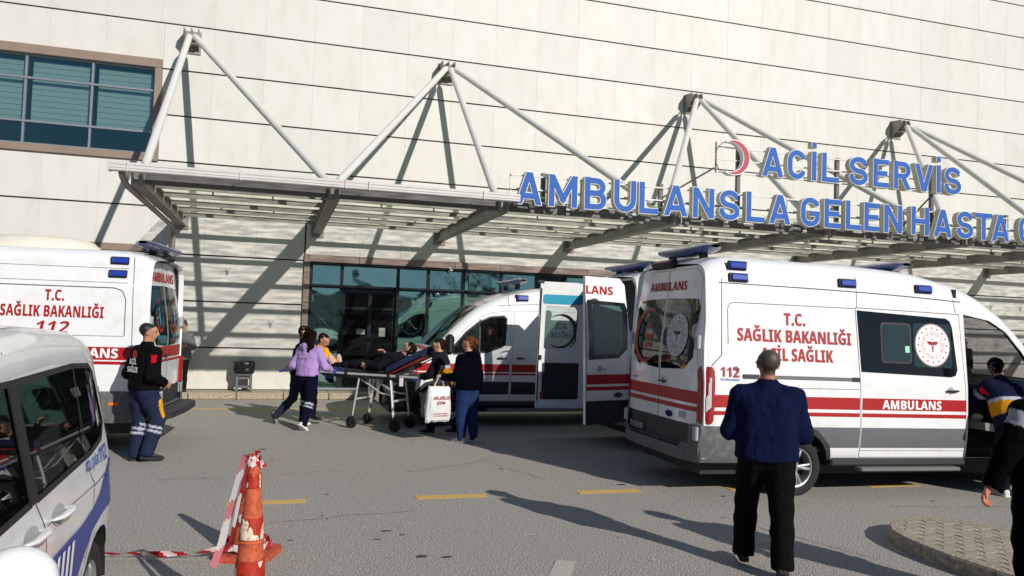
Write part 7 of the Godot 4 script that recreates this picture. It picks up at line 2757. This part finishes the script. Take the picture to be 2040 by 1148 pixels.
	# paramedic leaning into the cab of the right ambulance
	make_person("paramedic in navy and yellow jacket leaning into the right ambulance's cab", Vector3(11.42, 0, 11.68), 168, 1.72,
		{"spine": Vector3(0, 0.90, 0.42), "head": Vector3(0, 0.85, 0.5), "arm_l": Vector3(0.2, -0.7, 0.8), "fore_l": Vector3(0, 0.0, 1), "arm_r": Vector3(-0.25, -0.6, 0.8), "fore_r": Vector3(0.1, 0.0, 1), "thigh_l": Vector3(0.04, -1, 0.05), "thigh_r": Vector3(-0.04, -1, -0.02), "look": Vector3(-0.3, -0.3, 1)},
		{"fat": 1.15, "arm_fat": 1.3, "leg_fat": 1.15, "trousers": lin(22, 25, 36), "top": lin(24, 30, 52), "top_hem": 0.05, "hair_kind": "cap", "hair": lin(20, 20, 22), "shoe": M.shoe_white, "sole": M.sole_white, "cell": 0.017, "leg_bands": [[0.18, 0.27, white], [0.34, 0.42, white]],
		"top_rules": [func(J): return [J.pelvis, J.neck, 0.10, 0.42, 0.4, lin(186, 130, 26)], func(J): return [J.pelvis, J.neck, 0.42, 0.50, 0.4, white], func(J): return [J.shoulder_l, J.elbow_l, 0.4, 0.6, 0.14, white], func(J): return [J.shoulder_l, J.elbow_l, 0.08, 0.3, 0.14, lin(206, 26, 40), Vector3(0.8, 0, -0.6), 0.85]]})
	# person cut by the right edge
	make_person("person in black with a pale shoulder patch, cut by the right edge", Vector3(8.01, 0, 14.85), 172, 1.78,
		{"arm_l": Vector3(0.42, -1, 0.02), "fore_l": Vector3(0.40, -1, 0.15), "curl_l": 0.85, "thigh_l": Vector3(0.05, -1, 0.10), "shin_l": Vector3(0, -1, -0.1), "palm_l": Vector3(-0.6, 0, -0.8), "toe_l": Vector3(0.1, 0, 1)},
		{"fat": 1.15, "arm_fat": 1.25, "leg_fat": 1.15, "trousers": lin(10, 10, 11), "top": lin(10, 10, 12), "top_hem": 0.03, "cell": 0.015, "hand_cell": 0.006, "skin": lin(186, 118, 90), "cuff": 1.2,
		"top_rules": [func(J): return [J.shoulder_l, J.elbow_l, 0.05, 0.38, 0.10, lin(150, 154, 164), Vector3(0.6, 0, -0.8), 0.3]]})
	# driver of the middle ambulance
	make_person("driver in dark clothes and cap behind the middle ambulance's window", Vector3(6.60, 0.13, 4.72), -90, 1.72,
		{"free": true, "spine": Vector3(0, 1, -0.16), "look": Vector3(0.8, -0.1, 0.6), "thigh_l": Vector3(0.1, -0.05, 1), "thigh_r": Vector3(-0.1, -0.05, 1), "shin_l": Vector3(0, -1, 0.3), "shin_r": Vector3(0, -1, 0.3), "arm_l": Vector3(0.2, -0.8, 0.5), "fore_l": Vector3(-0.1, 0.1, 1), "arm_r": Vector3(-0.2, -0.8, 0.5), "fore_r": Vector3(0.1, 0.1, 1)},
		{"top": lin(40, 40, 46), "hair_kind": "cap", "hair": lin(56, 58, 66), "cell": 0.02, "skin": lin(200, 140, 110)})
	# figure far along the wall, seen through the cab
	make_person("dark figure standing at the wall, seen through the right ambulance's cab", Vector3(22.7, 0.15, 0.40), -10, 1.70, {},
		{"top": lin(44, 46, 46), "trousers": lin(36, 38, 40), "hair": lin(30, 28, 28), "cell": 0.024, "head_cell": 0.014, "hand_cell": 0.012, "top_hem": 0.1})

func make_bag(grip: Vector3) -> void:
	var o := thing("carrier_bag", "white plastic carrier bag with red print hanging from the woman's hand", "bag", grip, deg_to_rad(14))
	var g := G.new()
	var w := 0.20
	var rows := [[-0.16, 0.86, 0.035], [-0.22, 0.95, 0.055], [-0.32, 1.0, 0.07], [-0.45, 1.05, 0.075], [-0.58, 1.08, 0.07], [-0.68, 1.05, 0.05], [-0.71, 0.96, 0.02]]
	var f := FastNoiseLite.new()
	f.seed = 3
	f.frequency = 6.0
	var P := func(i: int, j: int) -> Vector3:
		var a := TAU * j / 28
		var rw: Array = rows[i]
		var c := cos(a)
		var s := sin(a)
		var x: float = sign(c) * pow(abs(c), 0.7) * w * rw[1]
		var z: float = sign(s) * pow(abs(s), 0.8) * rw[2] * 1.15
		var q := f.get_noise_3d(x * 1.5, rw[0] * 0.8, z * 2.0 + a)
		return Vector3(x + 0.02 * (rw[0] + 0.16), rw[0] + 0.03 * c * q * 2.0, z + 0.026 * q)
	for i in rows.size() - 1:
		for j in 28:
			g.quad(P.call(i, j), P.call(i, (j + 1) % 28), P.call(i + 1, (j + 1) % 28), P.call(i + 1, j))
	part(o, "sack", g, M.plastic_white)
	for x in [-0.09, 0.09]:
		g = G.new()
		g.tube([Vector3(x - 0.02, -0.17, 0.03), Vector3(x * 0.6, -0.08, 0.02), Vector3(0, 0.02, 0.0), Vector3(x * 0.6 + 0.01, -0.08, -0.02), Vector3(x + 0.02, -0.17, -0.03)], 0.014, 6, true, 0.3)
		part(o, "strap", g, M.plastic_white)
	lettering(o, "ASLANLAR", Transform3D(Basis.IDENTITY, Vector3(-0.13, -0.36, 0.094)), 0.29, 0.055, M.red_letter, "lettering", true)
	lettering(o, "giyim", Transform3D(Basis.IDENTITY, Vector3(-0.07, -0.43, 0.094)), 0.15, 0.05, M.red_letter, "lettering", true)
	lettering(o, "@ASLANLAR.GİYİM", Transform3D(Basis.IDENTITY, Vector3(-0.11, -0.585, 0.090)), 0.23, 0.018, M.red_letter)
	lettering(o, "/ ASLANLAR GİYİM", Transform3D(Basis.IDENTITY, Vector3(-0.11, -0.62, 0.084)), 0.24, 0.018, M.red_letter)


# ---------------------------------------------------------------- stretcher, cones, tape, bin
func make_props() -> void:
	M.shoe_brown = mat(rgb(52, 34, 26), 0.45)
	M.shoe_grey = mat(rgb(120, 118, 114), 0.7)
	M.sock = mat(rgb(196, 162, 152), 0.9)
	M.plastic_white = mat(rgb(226, 226, 226), 0.4)
	M.plastic_white.backlight_enabled = true
	M.plastic_white.backlight = Color(0.5, 0.5, 0.5)
	M.rail = mat(rgb(212, 214, 216), 0.35, 0.5)
	M.mattress = mat(rgb(30, 31, 36), 0.6)
	M.sheet = tri_tex(mat(rgb(34, 52, 104), 0.7), M.concrete.albedo_texture, 3.0)
	var s := thing("stretcher", "wheeled ambulance stretcher with white rails carrying the patient", "stretcher", Vector3(4.6, 0, 5.37), deg_to_rad(-36.87))
	var x0 := -1.10
	var x1 := 0.84
	for z in [-0.28, 0.28]:
		var g := G.new()
		g.tube([Vector3(x0, 0.93, z), Vector3(x1, 0.93, z)], 0.022, 10)
		part(s, "rail", g, M.rail)
		g = G.new()
		g.box(Vector3(-0.1, 0.885, z * 0.95), Vector3(1.7, 0.05, 0.03), 0.006)
		part(s, "side_beam", g, M.black)
	for x in [x0, -0.55, 0.1, x1]:
		var g := G.new()
		g.tube([Vector3(x, 0.93, -0.28), Vector3(x, 0.93, 0.28)], 0.018, 8)
		part(s, "cross_bar", g, M.rail)
	var g := G.new()
	g.box(Vector3(-0.42, 0.975, 0), Vector3(1.28, 0.07, 0.50), 0.025)
	part(s, "mattress", g, M.mattress)
	# raised back
	g = G.new()
	g.t = Transform3D(Basis(Vector3.BACK, deg_to_rad(26)), Vector3(0.18, 0.97, 0))
	g.box(Vector3(0.37, 0.01, 0), Vector3(0.78, 0.08, 0.48), 0.03)
	var br := part(s, "backrest", g, M.mattress)
	g = G.new()
	g.t = Transform3D(Basis(Vector3.BACK, deg_to_rad(26)), Vector3(0.18, 0.97, 0))
	g.tube([Vector3(0.0, -0.05, 0.25), Vector3(0.76, -0.05, 0.25), Vector3(0.76, -0.05, -0.25), Vector3(0, -0.05, -0.25)], 0.010, 8)
	part(br, "frame", g, M.red)
	# blue sheets under shoulders and feet
	var f := FastNoiseLite.new()
	f.seed = 9
	f.frequency = 5.0
	for q in [[0.22, 0.98, true], [-1.02, -0.62, false]]:
		g = G.new()
		var k := 16
		var P := func(i: int, j: int) -> Vector3:
			var x: float = lerp(q[0], q[1], i / 16.0)
			var z: float = lerp(-0.30, 0.30, j / 16.0)
			var y := 1.02
			if q[2]: y = 1.03 + (x - 0.18) * 0.488 + 0.04
			if abs(z) > 0.245: y -= (abs(z) - 0.245) * 2.0
			return Vector3(x, y + 0.018 * f.get_noise_2d(x * 1.3, z * 2.0), z)
		for i in k:
			for j in k:
				g.quad(P.call(i, j + 1), P.call(i + 1, j + 1), P.call(i + 1, j), P.call(i, j))
		part(s, "sheet", g, M.sheet)
	# folding legs with castors
	for x in [-1.0, 1.0]:
		for z in [-0.28, 0.28]:
			g = G.new()
			var a := Vector3(x * 0.31, 0.86, z * 0.92)
			var b := Vector3(x * 0.40, 0.22, z)
			g.tube([a, b], 0.030, 8, true, 0.55)
			var l := part(s, "leg", g, M.rail)
			g = G.new()
			g.tube([b + Vector3(0, 0.06, 0), b - Vector3(-0.02 * x, 0.05, 0)], 0.02, 6)
			g.tube([Vector3(x * 0.42, 0.17, z - 0.035), Vector3(x * 0.42, 0.10, z - 0.035)], 0.014, 6)
			g.tube([Vector3(x * 0.42, 0.17, z + 0.035), Vector3(x * 0.42, 0.10, z + 0.035)], 0.014, 6)
			g.box(Vector3(x * 0.42, 0.19, z), Vector3(0.05, 0.03, 0.09), 0.008)
			part(l, "fork", g, M.black)
			make_wheel(s, Vector3(x * 0.42, 0.10, z), 0.10, 0.045, 1.0 if z > 0 else -1.0, M.black, 5)
		g = G.new()
		g.tube([Vector3(x * 0.36, 0.50, -0.27), Vector3(x * 0.36, 0.50, 0.27)], 0.022, 8)
		part(s, "leg_brace", g, M.rail)
	g = G.new()
	g.tube([Vector3(-0.30, 0.84, 0.2), Vector3(0.1, 0.62, 0.2), Vector3(0.34, 0.60, 0.2)], 0.016, 6)
	g.tube([Vector3(-0.30, 0.84, -0.2), Vector3(0.1, 0.62, -0.2), Vector3(0.34, 0.60, -0.2)], 0.016, 6)
	part(s, "linkage", g, M.rail)
	g = G.new()
	g.box(Vector3(0.52, 0.84, 0.285), Vector3(0.07, 0.14, 0.012), 0.003)
	part(s, "tag_plate", g, M.white_letter)
	for x in [-0.55, 0.28, 0.46]:
		g = G.new()
		g.box(Vector3(x, 0.93, 0.29), Vector3(0.06, 0.06, 0.05), 0.01)
		part(s, "clamp", g, M.black)

	make_cone(Vector3(2.72, 0, 14.11), 1.07, 0.114, "tall scuffed orange traffic cone in front, with peeled white bands", 0.3, true)
	make_cone(Vector3(2.665, 0, 12.48), 0.80, 0.135, "shorter orange traffic cone hidden behind the tall scuffed one", 1.2, false)
	make_tapes()
	make_bin()

func make_cone(at: Vector3, h: float, r: float, label: String, turn: float, big: bool) -> void:
	var o := thing("traffic_cone", label, "cone", at, turn, "orange traffic cones")
	var g := G.new()
	var w := r * 1.6
	g.t = Transform3D(Basis(Vector3.RIGHT, -PI / 2), Vector3.ZERO)
	g.prism(PackedVector2Array([Vector2(-w, -w + 0.05), Vector2(-w + 0.05, -w), Vector2(w - 0.05, -w), Vector2(w, -w + 0.05), Vector2(w, w - 0.05), Vector2(w - 0.05, w), Vector2(-w + 0.05, w), Vector2(-w, w - 0.05)]), 0.045, 0.045)
	part(o, "base", g, M.cone_base)
	g = G.new()
	var rad := func(y: float) -> float: return lerp(r, 0.030, y / h)
	var pr := []
	for i in 25:
		var y: float = lerp(0.04, h, i / 24.0)
		var q: float = rad.call(y)
		pr.append(Vector2(q, y))
	pr.append(Vector2(0.022, h))
	pr.append(Vector2(0.022, h - 0.03))
	g.lathe(pr, 32)
	for q in [0.52]:
		g.lathe([Vector2(rad.call(h * q) + 0.001, h * q), Vector2(rad.call(h * q) + 0.005, h * q + 0.004), Vector2(rad.call(h * q + 0.012) + 0.001, h * q + 0.012)], 32)
	part(o, "body", g, M.cone_orange)
	# worn bands: red film with patches of white left on it
	var f := FastNoiseLite.new()
	f.seed = 5 if big else 6
	f.frequency = 6.0
	f.fractal_octaves = 2
	for bnd in [[0.31, 0.43], [0.54, 0.66], [0.82, 0.90]]:
		g = G.new()
		var pts := []
		for i in 5: pts.append(Vector2(rad.call(h * lerp(bnd[0], bnd[1], i / 4.0)) + 0.003, h * lerp(bnd[0], bnd[1], i / 4.0)))
		g.lathe(pts, 32)
		var fm := part(o, "band", g, M.cone_red)
		g = G.new()
		var n := 150
		var m := 30
		for i in n:
			for j in m:
				var a := TAU * i / n
				var y: float = h * lerp(bnd[0] + 0.004, bnd[1] - 0.004, (j + 0.5) / m)
				var q: float = rad.call(y) + 0.005
				if f.get_noise_3d(cos(a) * 0.16, y * 0.9, sin(a) * 0.16) < 0.17: continue
				var y0: float = h * lerp(bnd[0] + 0.004, bnd[1] - 0.004, float(j) / m)
				var y1: float = h * lerp(bnd[0] + 0.004, bnd[1] - 0.004, (j + 1.0) / m)
				var a1 := TAU * (i + 1) / n
				var q0: float = rad.call(y0) + 0.0045
				var q1: float = rad.call(y1) + 0.0045
				g.quad(Vector3(cos(a1) * q0, y0, sin(a1) * q0), Vector3(cos(a) * q0, y0, sin(a) * q0), Vector3(cos(a) * q1, y1, sin(a) * q1), Vector3(cos(a1) * q1, y1, sin(a1) * q1))
		if g.v.size(): part(fm, "film_remains", g, M.cone_white)

func ribbon(ps: Array, w: float, twist: Array, period: float, side := Vector3.ZERO, share := 0.5) -> G:
	var g := G.new()
	var run := 0.0
	for i in ps.size() - 1:
		var a: Vector3 = ps[i]
		var b: Vector3 = ps[i + 1]
		var d := (b - a).normalized()
		var f := func(k: int) -> Vector3:
			var u := Vector3.UP - d * d.y
			if u.length() < 0.2: u = Vector3.RIGHT - d * d.x
			if side != Vector3.ZERO: u = side - d * side.dot(d)
			u = u.normalized()
			return (u * cos(twist[k]) + d.cross(u) * sin(twist[k])) * w * 0.5
		var L := a.distance_to(b)
		var m := int(max(1, ceil(L / 0.02)))
		for k in m:
			var p: Vector3 = a.lerp(b, float(k) / m)
			var q: Vector3 = a.lerp(b, float(k + 1) / m)
			var u0: Vector3 = f.call(i).lerp(f.call(i + 1), float(k) / m)
			var u1: Vector3 = f.call(i).lerp(f.call(i + 1), float(k + 1) / m)
			for s in 4:
				var v0 := -1.0 + s * 0.5
				var v1 := v0 + 0.5
				g.quad(p + u0 * v0, q + u1 * v0, q + u1 * v1, p + u0 * v1)
				var red := fposmod(run + L * k / m + v0 * w * 0.5, period) < period * share
				for z in 6: g.c.append((lin(186, 30, 44) if share > 0.45 else lin(214, 128, 138)) if red else lin(224, 216, 216))
		run += L
	return g

func make_tapes() -> void:
	var m := mat(Color.WHITE, 0.4)
	m.vertex_color_use_as_albedo = true
	m.backlight_enabled = true
	m.backlight = Color(0.4, 0.4, 0.4)
	var t := thing("barrier_tape", "red and white barrier tape knotted on the tall cone's tip and hanging left", "tape", Vector3.ZERO)
	var top := Vector3(2.70, 1.06, 14.12)
	part(t, "hanging_length", ribbon([top, top + Vector3(-0.04, 0.0, -0.02), top + Vector3(-0.07, -0.15, -0.03), top + Vector3(-0.11, -0.34, -0.06), top + Vector3(-0.155, -0.55, -0.08), top + Vector3(-0.19, -0.66, -0.08)], 0.048, [0.7, 0.6, 0.5, 0.4, 0.3, 0.3], 0.30, Vector3(1, 0, 0.2), 0.4), m)
	part(t, "second_strand", ribbon([top + Vector3(0.0, -0.01, 0.01), top + Vector3(-0.04, -0.14, 0.01), top + Vector3(-0.07, -0.34, 0.0), top + Vector3(-0.10, -0.52, -0.02)], 0.022, [0.5, 0.4, 0.2, 0.4], 0.40, Vector3(1, 0, 0.4)), m)
	var kn := []
	var tw := []
	for i in 15:
		var a := TAU * 1.5 * i / 14
		kn.append(Vector3(2.716 + cos(a) * 0.042, 1.035 + 0.025 * sin(i * 1.7), 14.11 + sin(a) * 0.042))
		tw.append(0.12 * sin(i * 2.1))
	part(t, "knot", ribbon(kn, 0.03, tw, 0.12), m)
	part(t, "loose_end", ribbon([Vector3(2.73, 1.06, 14.14), Vector3(2.735, 1.10, 14.15), Vector3(2.76, 1.05, 14.15), Vector3(2.775, 1.0, 14.14)], 0.035, [0.0, 0.8, 1.4, 0.6], 0.12), m)
	var t2 := thing("barrier_tape", "red and white barrier tape stretched low from the short cone to the white car", "tape", Vector3.ZERO)
	part(t2, "length", ribbon([Vector3(1.45, 0.03, 12.34), Vector3(1.75, 0.045, 12.40), Vector3(2.05, 0.04, 12.46), Vector3(2.3, 0.05, 12.52), Vector3(2.50, 0.10, 12.56)], 0.055, [0.4, 1.0, 0.3, 1.0, 0.2], 0.17), m)
	var lp := []
	tw = []
	for i in 19:
		var a := TAU * i / 18
		lp.append(Vector3(2.655 + cos(a) * 0.19, 0.09 + 0.02 * sin(i * 1.3), 12.48 + sin(a) * 0.17))
		tw.append(0.35 * sin(i * 1.9))
	part(t2, "loop", ribbon(lp, 0.055, tw, 0.2), m)

func make_bin() -> void:
	var o := thing("litter_bin", "small grey litter bin with a black bag standing at the cream wall", "bin", Vector3(2.13, 0.15, 0.30), 0.06)
	var grey := mat(rgb(96, 98, 102), 0.6)
	var bagm := mat(rgb(20, 20, 22), 0.28)
	var g := G.new()
	for x in [-0.15, 0.15]:
		g = G.new()
		g.box(Vector3(x, 0.17, 0.0), Vector3(0.06, 0.34, 0.22), 0.01)
		part(o, "leg", g, grey)
	for y in [0.10, 0.30]:
		boxp(o, "shelf", Vector3(0, y, 0.0), Vector3(0.238, 0.05, 0.2), grey, 0.008)
	g = G.new()
	for i in 1:
		g.box(Vector3(0, 0.44, 0), Vector3(0.36, 0.20, 0.26), 0.03)
	part(o, "bucket", g, grey)
	g = G.new()
	var f := FastNoiseLite.new()
	f.seed = 12
	f.frequency = 9.0
	var P := func(i: int, j: int) -> Vector3:
		var a := TAU * j / 32
		var rw: Array = [[0.40, 0.21, 0.15], [0.46, 0.225, 0.165], [0.54, 0.225, 0.165], [0.62, 0.23, 0.17], [0.665, 0.225, 0.165], [0.67, 0.20, 0.14], [0.60, 0.19, 0.13]][i]
		var q := f.get_noise_3d(cos(a) * 0.4, rw[0], sin(a) * 0.4)
		return Vector3(sign(cos(a)) * pow(abs(cos(a)), 0.6) * rw[1] * (1 + 0.12 * q), rw[0] + 0.03 * q, sign(sin(a)) * pow(abs(sin(a)), 0.6) * rw[2] * (1 + 0.14 * q))
	for i in 6:
		for j in 32:
			g.quad(P.call(i, (j + 1) % 32), P.call(i, j), P.call(i + 1, j), P.call(i + 1, (j + 1) % 32))
	part(o, "bag", g, bagm)


func _ready() -> void:
	rng.seed = 5
	make_camera_and_light()
	make_materials()
	make_more_materials()
	make_vehicle_materials()
	make_ground()
	make_facade()
	make_canopy()
	make_sign()
	make_fleet()
	make_props()
	make_people()
	make_surroundings()
